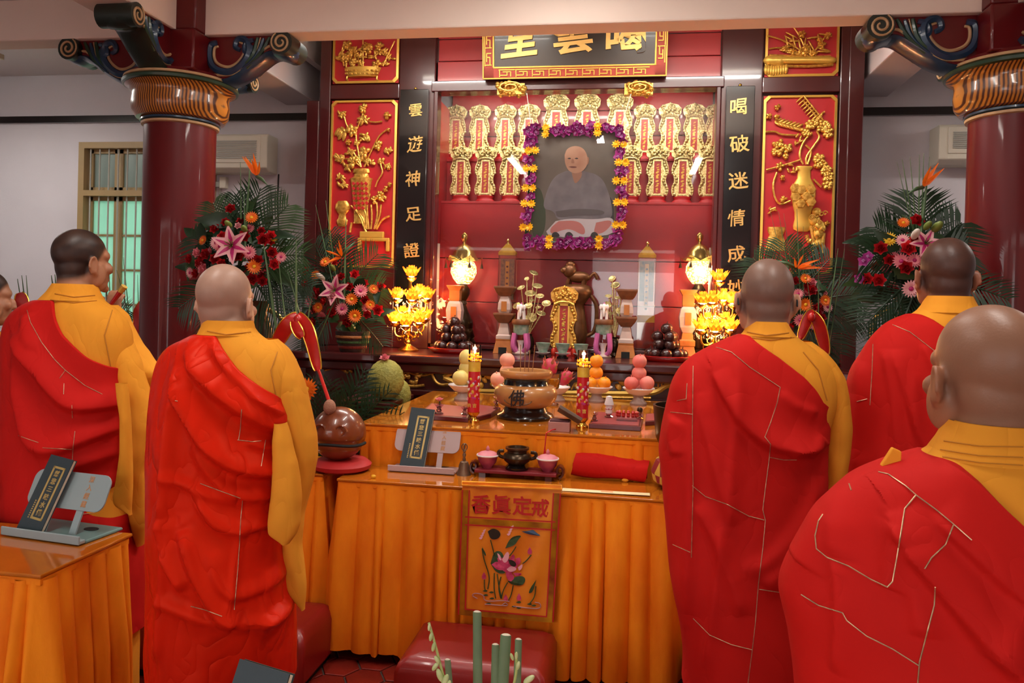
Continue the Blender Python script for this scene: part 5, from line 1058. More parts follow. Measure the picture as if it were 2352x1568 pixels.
# tray with cups and censer
q = PZ(1183, 1100, LTZ); tx, ty = q.x, q.y+.05; t = thing('incense_tray', 'dark red scroll footed tray under two cups and a censer', 'tray', (tx, ty, LTZ))
part('tray_board', B().bb(-.185, .185, -.06, .06, .02, .034), mat('tray_cloth', '#7a1220', .6), t, smooth=False, bev=.003)
for sx in (-1, 1):
    b = B(); b.tube([(sx*(.195+.02*math.sin(s)*(1-s/9)), 0, .04-.03*math.cos(s)*(1-s/9)) for s in [i*.6 for i in range(13)]], .008, 6, flat=4.0, up=(0, 1, 0)); part('scroll_end', b, M_wood, t)
    part('foot', B().bb(sx*.15-.015, sx*.15+.015, -.055, .055, 0, .021), M_wood, t, smooth=False)
M_cupk = mat('rose_porcelain', '#b04a5e', .3, coat=.4, color2='#8e2f48', vscale=30)
for u, side in ((1119, 'left'), (1257, 'right')):
    x = P(u, 1090, ty).x; tt = thing('lidded_cup', 'small rose porcelain lidded cup on the %s of the tray' % side, 'cup', (x, ty, LTZ+.034), 'rose lidded cups')
    part('cup', B().lathe([(.022, 0), (.024, .006), (.04, .025), (.047, .05), (.048, .055)], 24), M_cupk, tt); part('rim', B().lathe([(.05, .053), (.052, .057), (.05, .061), (.046, .06)], 24), M_wht, tt)
    part('lid', B().lathe([(.048, .06), (.035, .07), (.015, .076), (.006, .078)], 24), K['pink'], tt); part('knob', B().lathe([(.006, .077), (.009, .084), (.007, .092), (.001, .1)], 12), K['pink'], tt)
x = P(1187, 1080, ty).x; tt = thing('small_censer', 'small dark bronze two handled censer in the middle of the tray', 'censer', (x, ty, LTZ+.034))
part('stand', B().lathe([(.052, 0), (.055, .012), (.045, .02), (.04, .026)], 24), M_black, tt); part('body', B().lathe([(.038, .024), (.058, .04), (.066, .056), (.06, .07), (.046, .078), (.044, .086), (.054, .092), (.054, .1), (.044, .1), (.04, .09), (0, .085)], 28), M_bronze, tt)
for sx in (-1, 1): part('handle', B().tube(smooth2([(sx*.06, 0, .05), (sx*.085, 0, .056), (sx*.088, 0, .078), (sx*.062, 0, .08)]), .008, 8), M_bronze, tt)
# folded red cloth, paper slip, small scrap
c0 = PZ(1400, 1100, LTZ); b = B()
def roll(u, v):
    x = -.165+.33*u; a = v*2*PI; r1 = .052+.004*math.sin(u*7)+.003*math.sin(a*3+u*5); return Vector((x+.012*math.sin(a), math.cos(a)*.07*(1+.06*math.sin(u*9)), max(.0, .062-.018*u+math.copysign(abs(math.sin(a))**.7, math.sin(a))*r1)))
b.grid(roll, 30, 33)
t = thing('folded_cloth', 'folded red cloth lying on the low altar table', 'cloth', (c0.x, c0.y+.02, LTZ)); part('folds', b, M_red, t); part('inner_roll', B().lathe([(0, -.165), (.045, -.168), (.05, 0), (.045, .168), (0, .165)], 20, (0, 0, .04), 1, .68, Matrix.Rotation(PI/2, 3, 'Y') @ Matrix.Rotation(PI/2, 3, 'Z')), M_reddark, t)
part('yellow_tie', B().ell((.07, -.058, .008), (.016, .008, .008), 8, 6), M_yellow, t)
a, d = PZ(1292, 1125, LTZ), PZ(1492, 1130, LTZ); M_paper = mat('paper', '#e5d0a0', .8)
t = thing('paper_slip', 'long cream paper slip in front of the folded red cloth', 'paper', ((a.x+d.x)/2, a.y, LTZ)); w_ = (d.x-a.x)/2
part('sheet', B().grid(lambda u, v: Vector((-w_+2*w_*u, -.022+.044*v, .002+.006*(1-u)*(1-(2*v-1)**2)+.004*u)), 20, 6), M_paper, t); part('stamp', B().bb(-.02, .03, -.012, .012, .0065, .0072), mat('stamp', '#e0a070', .8), t, smooth=False)
q = PZ(858, 1098, LTZ); solo('candy', B().ell((q.x, q.y, LTZ+.008), (.012, .008, .008), 8, 6), K['yell'], 'tiny yellow wrapped sweet on the low altar table', 'candy', (q.x, q.y, LTZ))
# wooden fish on cushion, mallet
q = PZ(768, 1085, LTZ); fx, fy = q.x-.01, 3.36; M_mok = mat('carved_brown_wood', '#8a4622', .28, coat=.5, color2='#5a2410', vscale=7, stretch=(1, 1, .5))
solo('round_cushion', B().lathe([(.10, 0), (.13, .012), (.135, .03), (.11, .05), (0, .045)], 32, (fx+.02, fy, LTZ)), mat('cushion_red', '#b01a1a', .6), 'red cushion under the wooden fish drum', 'cushion', (fx+.02, fy, LTZ))
t = thing('wooden_fish', 'carved brown wooden fish drum on a red cushion', 'drum', (fx, fy, LTZ+.045)); b = B()
def fish(u, v):
    a = u*2*PI; th = PI*v; r = .125*(1-.10*math.exp(-((th-1.9)/.16)**2)*(1 if math.sin(a) < .3 else 0)); return Vector((r*1.0*math.sin(th)*math.cos(a), r*.95*math.sin(th)*math.sin(a), .122+r*.98*math.cos(th)))
b.grid(fish, 48, 36, True); part('body', b, M_mok, t)
part('mouth_slit', B().tube([(.128*math.cos(a), .122*math.sin(a), .085+.004*math.sin(a*3)) for a in [PI+i*PI/18 for i in range(19)]], .007, 6), M_dark, t)
for s in (-1, 1): part('carved_curl', B().tube([(s*.05+.03*math.cos(a)*(1-a/12), -.108+.004*a*.3, .15+.03*math.sin(a)*(1-a/12)) for a in [i*.6 for i in range(14)]], .006, 6), M_mok, t)
M_rib = mat('red_foil_ribbon', '#c01810', .3, spec=.6, var=.2, vscale=12); M_rib2 = mat('gold_foil_edge', '#e0a838', .25, metal=.7)
def ribbon(pts, w_, nm, parent, tw=.4):
    pts = smooth2([tuple(p_) for p_ in pts], 2); b = B(); n = len(pts)
    vs = []
    for i, p_ in enumerate(pts):
        tdir = Vector(pts[min(i+1, n-1)])-Vector(pts[max(i-1, 0)]); s_ = tdir.cross(Vector((0, 1, 0))).normalized(); ww = w_*(.35+.65*math.sin(PI*(i+.5)/n)); s_ = (s_ + Vector((0, tw*math.sin(i*.5), 0))).normalized()
        vs += [Vector(p_)-s_*ww, Vector(p_)+Vector((0, -.008, 0)), Vector(p_)+s_*ww]
    for s3 in (0, 2): part('gold_edge', B().tube(vs[s3::3], .0035, 5), M_rib2, parent, True)
    b.add(vs, [(3*i+j, 3*i+j+1, 3*i+j+4, 3*i+j+3) for i in range(n-1) for j in (0, 1)]); return part(nm, b, M_rib, parent, True)
hd = P(757, 935, 3.3); t = thing('drum_mallet', 'red wrapped mallet with padded head resting on the wooden fish', 'mallet', (hd.x, 3.3, hd.z-.05))
part('padded_head', B().ell((hd.x, 3.3, hd.z), (.028, .028, .036), 14, 10), mat('felt', '#a07058', .9, bump=.5, bscale=150), t, True)
part('handle', B().tube([hd+Vector((0, 0, .02)), P(735, 860, 3.42), P(708, 790, 3.6), P(688, 745, 3.75)], [.009, .008, .008, .007], 8), M_rib, t, True)
# bronze bowl bell on patterned cushion (right), small bronze bowl (left)
M_patch = mat('checker_cushion', '#8a1c20', .7); nt = M_patch.node_tree; ck = nt.nodes.new('ShaderNodeTexChecker'); ck.inputs['Scale'].default_value = 16; ck.inputs[1].default_value = lin('#8a1c20'); ck.inputs[2].default_value = lin('#c99a35'); tcn = nt.nodes.new('ShaderNodeTexCoord'); nt.links.new(tcn.outputs['Object'], ck.inputs[0]); nt.links.new(ck.outputs[0], nt.nodes['Principled BSDF'].inputs['Base Color'])
q = P(1511, 1095, 3.42); bx_, by_ = q.x+.13, 3.43
solo('ring_cushion', B().lathe([(.10, 0), (.15, .03), (.16, .07), (.14, .12), (.09, .14), (0, .12)], 36, (bx_, by_, LTZ)), M_patch, 'maroon and yellow patterned cushion under the bronze bowl bell', 'cushion', (bx_, by_, LTZ))
solo('bowl_bell', B().lathe([(.05, .13), (.11, .15), (.145, .22), (.155, .32), (.16, .36), (.15, .36), (.14, .23), (.1, .165), (0, .15)], 40, (bx_, by_, LTZ)), M_bronze, 'large dark bronze bowl bell on the patterned cushion', 'bell', (bx_, by_, LTZ+.13))
q = P(355, 1052, 3.4); solo('bronze_bowl', B().lathe([(.04, 0), (.06, .01), (.095, .05), (.1, .085), (.094, .085), (.085, .05), (0, .02)], 32, (q.x, 3.4, LTZ)), M_brass, 'brass bowl between the two left monks', 'bowl', (q.x, 3.4, LTZ))

# ---------------------------------------------------------------- hanging lotus banner
Yn = 3.115; c = crop(1040, 1090, 4.611); M_ban = mat('banner_satin', '#f0951c', .45, sheen=.2, color2='#e0780f', vscale=5, bump=.3, bscale=14); M_bang = mat('gold_brocade', '#d9a51a', .35, metal=.5, color2='#8a3a12', vscale=9); M_banr = mat('banner_red', '#c01a16', .6)
q = P(1175, 1420, Yn); ban = thing('altar_banner', 'orange embroidered banner with four red characters and a lotus', 'banner', (q.x, Yn, q.z))
def N(x, y, dy=0): return P(*c(x, y), Yn-dy+.004*math.sin(x*.02+y*.006))
def bq(pts, dy, m, nm, sm=0):
    if sm: pts = smooth2(pts+[pts[0]], sm)[:-1]
    k = len(pts); vs = [N(x, y, dy) for x, y in pts]; vs += [v+Vector((0, .0012, 0)) for v in vs]; b = B().add(vs, [tuple(range(k)), tuple(range(2*k-1, k-1, -1))]+[(i, k+i, k+(i+1) % k, (i+1) % k) for i in range(k)]); return part(nm, b, m, ban, True, False)
CR = [(100, 75), (1150, 110), (1065, 1560), (55, 1480)]
def bil(u, v): 
    a, b_, c_, d_ = [Vector(p_) for p_ in CR]; return (a*(1-u)+b_*u)*(1-v)+(d_*(1-u)+c_*u)*v
part('cloth', B().grid(lambda u, v: N(*bil(u, v)), 40, 40), M_ban, ban, True)
part('top_fold', B().grid(lambda u, v: P(*c(95+1060*u, 62+45*u+55*v), Yn+.075-.085*min(1, v*1.3)), 30, 6), M_yellow, ban, True)
def strip_(u0, v0, u1, v1, m, nm, w_, dy=.003, n=14):
    a, d = bil(u0, v0), bil(u1, v1); b = B(); dx = (d-a); nn = Vector((-dx.y, dx.x)).normalized()*w_
    vs = []
    for i in range(n+1): e = a+dx*i/n; vs += [N(*(e-nn), dy), N(*(e+nn), dy)]
    b.add(vs, [(2*i, 2*i+1, 2*i+3, 2*i+2) for i in range(n)]); part(nm, b, m, ban, True)
for u0, v0, u1, v1 in ((.035, .06, .035, 1), (.955, .06, .955, 1), (0, .98, 1, .985)): strip_(u0, v0, u1, v1, M_bang, 'brocade_border', 30)
strip_(.06, .292, .94, .30, M_bang, 'brocade_band', 28)
for u0, v0, u1, v1 in ((.075, .06, .075, .96), (.925, .06, .925, .96), (.005, .06, .005, 1), (.995, .06, .995, 1), (.04, .262, .96, .27), (.04, .322, .96, .33), (.07, .955, .93, .965)): strip_(u0, v0, u1, v1, M_banr, 'red_piping', 7, .0045)
for ch, x, y, s in (('香', 300, 312, 205), ('眞', 515, 318, 205), ('定', 735, 330, 205), ('戒', 928, 352, 190)):
    kk = MPP(*c(x, y), Yn)/4.611*s; o = link('lettering', text_mesh(ch, kk*1.05, M_banr, .0012, .016, .03), ban, N(x, y, .005)-wl(ban), FACE)
E_g = mat('thread_green', '#3f5a32', .6, color2='#23401f', vscale=60); E_p = mat('thread_pink', '#e0567f', .5, color2='#b51f55', vscale=50); E_lp = mat('thread_pale', '#f2b3c0', .5); E_dk = mat('thread_dark', '#2c2418', .6); E_bl = mat('thread_blue', '#35506e', .5); E_lil = mat('thread_lilac', '#b58a90', .5)
def stitch(pts, r, m, nm='embroidered_stem'):
    b = B(); b.tube([N(x, y, .004) for x, y in smooth2(pts, 2)], r, 5); part(nm, b, m, ban, True)
for pts in ([(400, 690), (430, 800), (440, 860)], [(310, 780), (330, 900), (395, 1080), (370, 1210)], [(440, 1040), (435, 1200), (455, 1310)], [(470, 1050), (490, 1200), (520, 1310)], [(510, 1080), (480, 1200), (510, 1310)], [(580, 1140), (530, 1230), (515, 1310)], [(640, 1170), (620, 1270), (590, 1330)], [(670, 760), (640, 810), (600, 860)], [(830, 850), (780, 910), (740, 940)], [(335, 1110), (335, 1200), (350, 1230)], [(880, 1180), (870, 1290), (810, 1370)]): stitch(pts, .0022, E_g)
bq([(370, 600), (420, 565), (490, 590), (510, 640), (470, 685), (400, 685)], .004, E_dk, 'seed_head', 2)
bq([(555, 780), (590, 700), (640, 650), (735, 640), (690, 690), (660, 745)], .004, E_g, 'lotus_leaf', 2); bq([(400, 940), (440, 800), (540, 820), (540, 1000), (560, 1050), (460, 1040)], .0035, E_g, 'lotus_leaf', 2); bq([(580, 1130), (660, 1080), (740, 1070), (775, 1110), (740, 1175), (640, 1170)], .0035, E_g, 'lotus_leaf', 2)
bq([(310, 760), (360, 860), (330, 850)], .004, E_g, 'lotus_leaf', 1); bq([(885, 1110), (850, 1240), (800, 1260), (820, 1200)], .004, E_g, 'lotus_leaf', 1)
for pts, m in (([(410, 950), (470, 910), (560, 980), (560, 1010), (470, 1010)], E_p), ([(470, 830), (500, 850), (520, 910), (490, 900)], E_lp), ([(520, 900), (570, 810), (600, 830), (590, 900), (550, 940)], E_lp), ([(600, 900), (630, 840), (660, 860), (650, 920)], E_p), ([(660, 890), (715, 870), (720, 930), (690, 970)], E_p), ([(690, 980), (740, 940), (735, 990), (700, 1020)], E_lp), ([(570, 1000), (620, 960), (680, 990), (660, 1020), (600, 1030)], E_lp),
               ([(560, 1030), (600, 1020), (660, 1080), (620, 1140), (570, 1100)], E_p), ([(640, 1040), (740, 1040), (700, 1075), (660, 1070)], E_p), ([(540, 940), (590, 930), (580, 1000), (550, 990)], E_p), ([(470, 880), (560, 880), (650, 900), (700, 960), (640, 1040), (560, 1040), (490, 970)], E_p)):
    bq(pts, .0062 if m is E_lp else .0055, m, 'lotus_petal', 2)
bq([(590, 900), (640, 905), (680, 950), (650, 980), (600, 950)], .0072, E_dk, 'lotus_heart', 2)
for x, y in ((815, 810), (330, 1075), (700, 1300), (560, 1310)): bq([(x, y-45), (x+26, y), (x+18, y+32), (x-18, y+32), (x-26, y)], .004, E_p, 'lotus_bud', 2)
for x, y in ((345, 1230), (410, 1245), (350, 1275), (415, 1310), (700, 1350), (815, 1370), (860, 1385), (380, 1365), (650, 1395), (700, 1410)): bq([(x-30, y), (x, y-13), (x+30, y), (x, y+13)], .004, E_g, 'lily_pad', 2)
for pts in ([(260, 1310), (200, 1280), (230, 1250), (330, 1270), (330, 1330), (400, 1340), (520, 1330), (600, 1340)], [(340, 1370), (480, 1380), (590, 1390), (560, 1350), (520, 1380)], [(640, 1390), (780, 1410), (930, 1420), (930, 1360), (870, 1350)]): stitch(pts, .002, E_lil, 'embroidered_ripple')
for x, y, m in ((300, 640, E_lp), (595, 600, E_lp)): 
    for k_ in range(4): bq([(x-24+k_*14, y+30-k_*26), (x+6+k_*14, y+10-k_*26), (x+20+k_*10, y+24-k_*26), (x-4+k_*12, y+50-k_*26)], .004, m, 'cloud', 2)
bq([(730, 600), (800, 595), (850, 580), (880, 610), (940, 650), (860, 640), (800, 630)], .004, E_bl, 'blue_cloud', 2)
# ---------------------------------------------------------------- flower arrangements
def frond(a, d, w_, droop=.15, n=19, fold=.35, side=None):
    """palm frond from a to d (world), leaflets of length w_"""
    a, d = Vector(a), Vector(d); ax = (d-a); L = ax.length; b = B(); up = Vector((0, -1, .25)).normalized()
    if side is not None: up = Vector(side).normalized()
    sd = ax.cross(up).normalized(); pts = []
    for i in range(n+1):
        t = i/n; pts.append(a+ax*t+Vector((0, 0, -droop*L*t*t)) + up*.03*L*math.sin(PI*t))
    b.tube(pts, [.006*(1-.8*i/n)+.001 for i in range(n+1)], 5)
    for i in range(2, n):
        t = i/n; ln = w_*(math.sin(PI*(.12+.86*t))**.6); p_ = pts[i]; tg = (pts[i+1]-pts[i-1]).normalized()
        for s in (-1, 1):
            dr = (sd*s*1.0 + tg*(.75+.4*t) + up*-fold*.4 + Vector((rf.uniform(-.06, .06), rf.uniform(-.06, .06), rf.uniform(-.1, .02)))).normalized(); hw = .0078+.006*w_
            m_ = p_+dr*ln*.5; e = p_+dr*ln+Vector((0, 0, -.12*ln)); wv = tg*hw
            b.add([p_-wv*.4, p_+wv*.4, m_+wv*.8+up*.004, e, m_-wv*.8+up*.004], [(0, 1, 2, 4), (4, 2, 3)])
    return b
def reed(a, d, r=.006, flat=2.2): return B().tube([a, (Vector(a)+Vector(d))/2, d], [r, r, r*.35], 6, flat=.45)
SZ = dict(rose=.66, gerbera=.6, lily=.8, bud=.75, wbud=.8, bop=.8)
def arrangement(name, lab, base, Yc, blooms, fronds, reeds, leaves, vase):
    t = thing(name, lab, 'flower arrangement', base, 'altar flower arrangements'); vase(t)
    core = Vector(base)
    for k_, u, v, dy, s in blooms:
        p_ = P(u, v, Yc+dy); d = (p_-(P(leaves[0], leaves[1], Yc+.15))); d = Vector((d.x*.8, -abs(d.y)-.22, d.z*.6+.05)); bloom(t, k_, p_, d, s*SZ.get(k_.split('_')[0], 1))
    for _ in range(22):
        k_ = rf.choice(('rose_red', 'rose_red', 'rose_crim', 'rose_pink', 'gerbera_pink')); a = rf.random()*6.28; q = .35+.6*math.sqrt(rf.random()); bloom(t, k_, P(leaves[0]+leaves[2]*.85*q*math.cos(a), leaves[1]+leaves[3]*.85*q*math.sin(a), Yc+.06), (math.cos(a)*.6, -1, -math.sin(a)*.5), .6*Yc/4)
    for (u0, v0, u1, v1, dy0, dy1, w_, m) in fronds: part('palm_frond', frond(P(u0, v0, Yc+dy0), P(u1, v1, Yc+dy1), w_), M_leaf if m == 0 else M_leaf2, t, True)
    for (u0, v0, u1, v1, dy, r) in reeds: part('reed', reed(P(u0, v0, Yc+dy), P(u1, v1, Yc+dy), r), M_reed, t, True)
    lu, lv, lw, lh, n = leaves
    for i in range(n):
        a = rf.random()*6.28; q = math.sqrt(rf.random()); p_ = P(lu+lw*q*math.cos(a), lv+lh*q*math.sin(a), Yc+rf.uniform(.0, .18)); bloom(t, 'leaf' if i % 3 else 'leaf2', p_, (rf.uniform(-1, 1), -1.2, rf.uniform(-.6, 1)), rf.uniform(.8, 1.5), 'leaf')
    return t
def vase_stand(zv, r=.1, m=M_bronze):
    def f(t):
        z = zv-t.location.z
        part('pedestal', B().lathe([(.2, 0), (.2, .03), (.14, .06), (.07, .12), (.05, z*.5), (.06, z*.62), (.11, z*.66), (.12, z*.68)], 28), M_wood, t)
        part('vase', B().lathe([(.06, z*.68), (.08, z*.7), (r, z*.8), (r*.9, z*.9), (r*.55, z*.96), (r*.75, z)], 28), m, t)
        part('gold_handle', B().tube(smooth2([(r, 0, z*.82), (r+.07, 0, z*.86), (r+.06, 0, z*.94), (r*.7, 0, z*.97)]), .012, 8), M_gold, t); part('gold_handle', B().tube(smooth2([(-r, 0, z*.82), (-r-.07, 0, z*.86), (-r-.06, 0, z*.94), (-r*.7, 0, z*.97)]), .012, 8), M_gold, t)
    return f
def basket(h=.14, r=.11):
    def f(t):
        part('basket', B().lathe([(r*.75, 0), (r*.8, .01), (r, h*.6), (r*1.1, h), (r*.95, h), (0, h*.8)], 28), mat('basket_dark', '#3a1c12', .6, bump=.6, bscale=70), t)
        for i, m in enumerate(('#8a2c1c', '#3d5a2a', '#a5622a')): part('woven_band', B().lathe([(r*(.84+.09*i), h*(.15+.25*i)), (r*(.9+.09*i), h*(.19+.25*i)), (r*(.92+.08*i), h*(.27+.25*i)), (r*(.86+.09*i), h*(.3+.25*i))], 28), mat('weave%d' % i, m, .6, bump=.5, bscale=90), t)
    return f
R_, C_, PK, LP, OR = 'rose_red', 'rose_crim', 'gerbera_pink', 'rose_lpink', 'gerbera_orange'
Y1 = 3.72; b0 = P(560, 640, Y1)
bl = [(R_, 532, 483, 0, 1.1), (OR, 578, 500, 0, 1.1), (R_, 520, 512, 0, .9), (R_, 553, 510, .03, .8), (R_, 497, 527, 0, 1.1), ('bud', 530, 520, -.06, 1.1), ('bud', 564, 530, -.06, 1.1), (LP, 548, 520, -.02, .7), (C_, 515, 545, -.02, 1.1), (R_, 562, 545, -.03, 1.2), ('lily', 534, 565, -.08, 1.25), ('gerbera_lpink', 497, 558, -.03, 1.1), (PK, 505, 566, -.05, 1.0),
      (R_, 605, 552, -.02, 1.3), (C_, 622, 542, 0, 1.0), ('gerbera_yell', 628, 545, .02, .8), (PK, 572, 580, -.05, 1.2), (R_, 550, 588, -.06, 1.1), (R_, 477, 585, 0, 1.2), ('rose_pink', 457, 581, 0, 1.0), (R_, 497, 595, -.03, 1.1), (R_, 463, 604, 0, 1.1), ('gerbera_lpink', 438, 626, .02, 1.0), ('rose_pink', 471, 616, 0, 1.2), (R_, 454, 628, .02, 1.0), (R_, 440, 595, .03, 1.0), (OR, 584, 612, -.06, 1.2), (R_, 593, 598, -.04, 1.1), (R_, 624, 580, -.02, 1.1), (C_, 630, 607, -.02, 1.1), (PK, 645, 590, 0, .9), (R_, 580, 640, -.03, 1.2), (R_, 603, 645, 0, 1.0), (OR, 467, 552, .04, .9), (C_, 512, 605, -.05, 1.0), ('bop', 590, 405, .0, 1.0)]
frs = [(560, 600, 600, 400, .1, .05, .24, 0), (570, 600, 665, 440, .12, .1, .24, 1), (575, 610, 700, 560, .1, .0, .22, 1), (545, 600, 490, 440, .12, .1, .2, 1), (540, 620, 440, 520, .12, .1, .2, 0), (530, 640, 410, 690, .1, -.05, .2, 0), (580, 640, 660, 740, .1, 0, .2, 0), (560, 600, 540, 420, .14, .14, .2, 0), (600, 620, 720, 640, .1, .08, .18, 0), (590, 630, 690, 690, .08, .05, .18, 0), (520, 650, 470, 780, .08, .0, .16, 0)]
rds = [(555, 600, 552, 372, .02, .006), (560, 600, 575, 365, .03, .012), (565, 600, 560, 440, -.02, .008), (640, 790, 605, 560, -.10, .012), (660, 780, 640, 600, -.1, .007), (680, 760, 680, 550, -.06, .011), (700, 760, 660, 620, -.04, .006)]
ar1 = arrangement('flower_arrangement', 'tall arrangement of red and pink flowers with palm fronds beside the left pillar', (b0.x+.02, Y1+.1, 0), Y1, bl, frs, rds, (545, 580, 105, 90, 60), vase_stand(P(570, 690, Y1).z))
Y2 = 4.98; b0 = P(800, 700, Y2)
bl = [(OR, 748, 602, 0, 1.3), ('bud', 768, 620, -.05, 1.2), (C_, 770, 605, .02, .9), (R_, 706, 625, 0, 1.2), (OR, 725, 633, 0, 1.3), ('wbud', 743, 640, -.06, 1.4), (C_, 815, 632, 0, 1.3), (R_, 785, 637, .02, 1.1), (R_, 704, 652, 0, 1.1), (R_, 730, 675, 0, 1.6), ('lily', 770, 668, -.07, 1.3), (R_, 803, 660, -.02, 1.2), (PK, 828, 668, -.03, 1.5), (OR, 808, 687, -.04, 1.4), (LP, 765, 682, -.08, 1.3), (PK, 710, 692, 0, 1.3), (OR, 732, 706, -.03, 1.2), (R_, 765, 716, -.04, 1.1), (PK, 786, 709, -.06, 1.4), (OR, 815, 725, -.05, 1.5), (R_, 838, 690, 0, 1.2), (OR, 858, 664, 0, 1.1), (C_, 866, 712, .0, 1.5), (R_, 722, 738, 0, 1.2), (C_, 872, 660, .05, 1.4), ('gerbera_orange', 850, 700, -.02, 1.1), ('gerbera_lpink', 690, 720, .02, .9), ('bop', 785, 590, -.02, 1.3), (R_, 842, 722, -.02, 1.1)]
frs = [(770, 680, 722, 535, .1, .1, .26, 0), (790, 680, 870, 560, .1, .08, .26, 1), (780, 690, 790, 520, .12, .1, .22, 0), (800, 700, 880, 640, .1, .02, .22, 1), (750, 700, 690, 640, .1, 0, .22, 0), (820, 730, 880, 780, .05, -.1, .18, 0), (760, 720, 690, 800, .05, -.05, .2, 0), (780, 680, 760, 500, .14, .14, .2, 0)]
rds = [(775, 700, 725, 470, .05, .006), (780, 700, 748, 460, .05, .007), (790, 700, 795, 500, .03, .012), (730, 780, 790, 640, -.08, .006), (700, 790, 720, 640, -.1, .009)]
arrangement('flower_arrangement', 'low basket of gerberas and lilies with palm fronds left of the shrine', (b0.x+.02, Y2+.05, SHZ), Y2, bl, frs, rds, (785, 690, 90, 70, 40), basket())
Y3 = 4.98; b0 = P(1825, 720, Y3)
bl = [(OR, 1850, 640, 0, 1.1), (R_, 1862, 668, 0, 1.3), (OR, 1850, 700, -.03, 1.4), (PK, 1838, 735, -.04, 1.3), (OR, 1895, 690, 0, 1.2), ('gerbera_lpink', 1900, 705, .02, 1.1), ('bop', 1830, 615, -.04, 1.3), (PK, 1833, 675, -.03, 1.1), (R_, 1815, 700, 0, 1.4), (R_, 1800, 740, 0, 1.3), (C_, 1780, 700, 0, 1.2), (PK, 1870, 745, -.03, 1.1), (R_, 1885, 730, 0, 1.1), ('lily', 1780, 670, -.05, 1.2), (OR, 1760, 640, 0, 1.2), (R_, 1750, 700, 0, 1.2)]
frs = [(1820, 690, 1800, 530, .1, .1, .26, 1), (1830, 690, 1910, 570, .1, .1, .26, 0), (1800, 690, 1730, 570, .1, .1, .24, 0), (1850, 700, 1960, 660, .1, .05, .24, 0), (1850, 730, 1930, 800, .06, 0, .24, 0), (1830, 690, 1850, 545, .14, .14, .2, 1), (1840, 720, 1900, 850, .04, -.05, .2, 0), (1870, 720, 1985, 720, .08, .05, .2, 0)]
rds = [(1830, 740, 1768, 480, .04, .005), (1830, 740, 1788, 485, .04, .006), (1835, 740, 1800, 490, .05, .005), (1840, 740, 1830, 480, .04, .008), (1845, 740, 1845, 520, .03, .005), (1880, 780, 1880, 610, -.06, .008), (1895, 790, 1925, 570, -.06, .01), (1875, 780, 1850, 620, -.05, .006), (1905, 790, 1940, 570, -.04, .006)]
ar3 = arrangement('flower_arrangement', 'low basket of orange gerberas with palm fronds right of the shrine', (b0.x-.02, Y3+.05, SHZ), Y3, bl, frs, rds, (1830, 700, 85, 70, 36), basket())
Y4 = 3.78; b0 = P(2110, 640, Y4)
bl = [('bop', 2120, 430, -.02, 1.0), (R_, 2105, 510, 0, 1.2), (OR, 2075, 512, .02, .9), ('bud', 2125, 525, -.05, 1.1), ('bud', 2143, 530, -.05, 1.4), ('wbud', 2098, 545, -.05, 1.3), ('gerbera_yell', 2042, 550, 0, 1.1), ('gerbera_lpink', 2073, 552, -.02, 1.0), (C_, 2103, 555, -.03, 1.2), (C_, 2085, 572, -.04, 1.3), ('lily', 2125, 560, -.06, .9), (R_, 2024, 572, 0, 1.2), (R_, 2043, 598, 0, 1.0), (PK, 2070, 600, -.03, 1.2), (PK, 2100, 598, -.04, 1.1), (R_, 2080, 616, -.04, 1.2), (C_, 1993, 640, 0, 1.1), (C_, 2020, 643, 0, 1.2), ('gerbera_lpink', 2092, 663, -.05, 1.3), (R_, 2120, 618, -.03, 1.1), (R_, 2240, 660, 0, 1.3), (C_, 2255, 640, .02, 1.1), (R_, 2250, 690, 0, 1.1), ('orchid', 1985, 600, 0, 1.3), ('orchid', 1995, 590, 0, 1.2), ('orchid', 1975, 640, 0, 1.2), (R_, 2130, 650, -.04, 1.1), (C_, 2150, 590, -.04, 1.1), (R_, 2190, 640, 0, 1.1), (PK, 2210, 620, 0, 1.1)]
frs = [(2110, 600, 2110, 425, .1, .1, .24, 0), (2115, 600, 2210, 490, .1, .08, .22, 0), (2100, 600, 2010, 500, .1, .1, .22, 0), (2100, 600, 1985, 580, .1, .0, .22, 0), (2120, 610, 2215, 560, .1, .05, .2, 0), (2100, 640, 1990, 720, .08, -.05, .22, 0), (2140, 640, 2320, 665, .05, -.1, .16, 0), (2110, 650, 2050, 780, .05, -.05, .2, 0), (2090, 650, 2010, 790, .05, -.05, .18, 0), (2130, 650, 2160, 780, .05, -.02, .18, 0)]
rds = [(2105, 560, 2060, 372, .03, .004), (2105, 560, 2072, 365, .03, .006), (2108, 560, 2090, 360, .03, .005), (2110, 560, 2112, 355, .03, .006), (2115, 560, 2122, 352, .03, .006), (2118, 560, 2135, 360, .03, .004), (2112, 560, 2128, 420, -.02, .012)]
arrangement('flower_arrangement', 'tall arrangement of red and pink flowers beside the right pillar', (b0.x, Y4+.1, 0), Y4, bl, frs, rds, (2095, 610, 105, 80, 46), vase_stand(P(2110, 680, Y4).z))
Y5 = 4.7; b0 = P(180, 760, Y5)
frs = [(180, 760, 60, 700, .1, .1, .2, 0), (200, 760, 300, 690, .1, .05, .2, 0), (180, 770, 120, 660, .1, .1, .18, 0), (210, 770, 320, 740, .1, .05, .2, 0), (150, 780, 40, 760, .1, 0, .2, 0), (230, 780, 330, 800, .1, 0, .18, 0)]
rds = [(60, 760, 40, 640, 0, .008), (65, 760, 50, 632, 0, .008), (70, 760, 60, 632, 0, .007), (130, 720, 118, 632, .02, .01), (135, 720, 126, 630, .02, .01), (245, 700, 246, 600, .0, .006), (255, 760, 250, 605, .0, .006), (300, 760, 283, 590, .0, .005), (310, 780, 268, 620, 0, .006), (320, 780, 316, 630, 0, .005), (325, 780, 335, 600, 0, .006)]
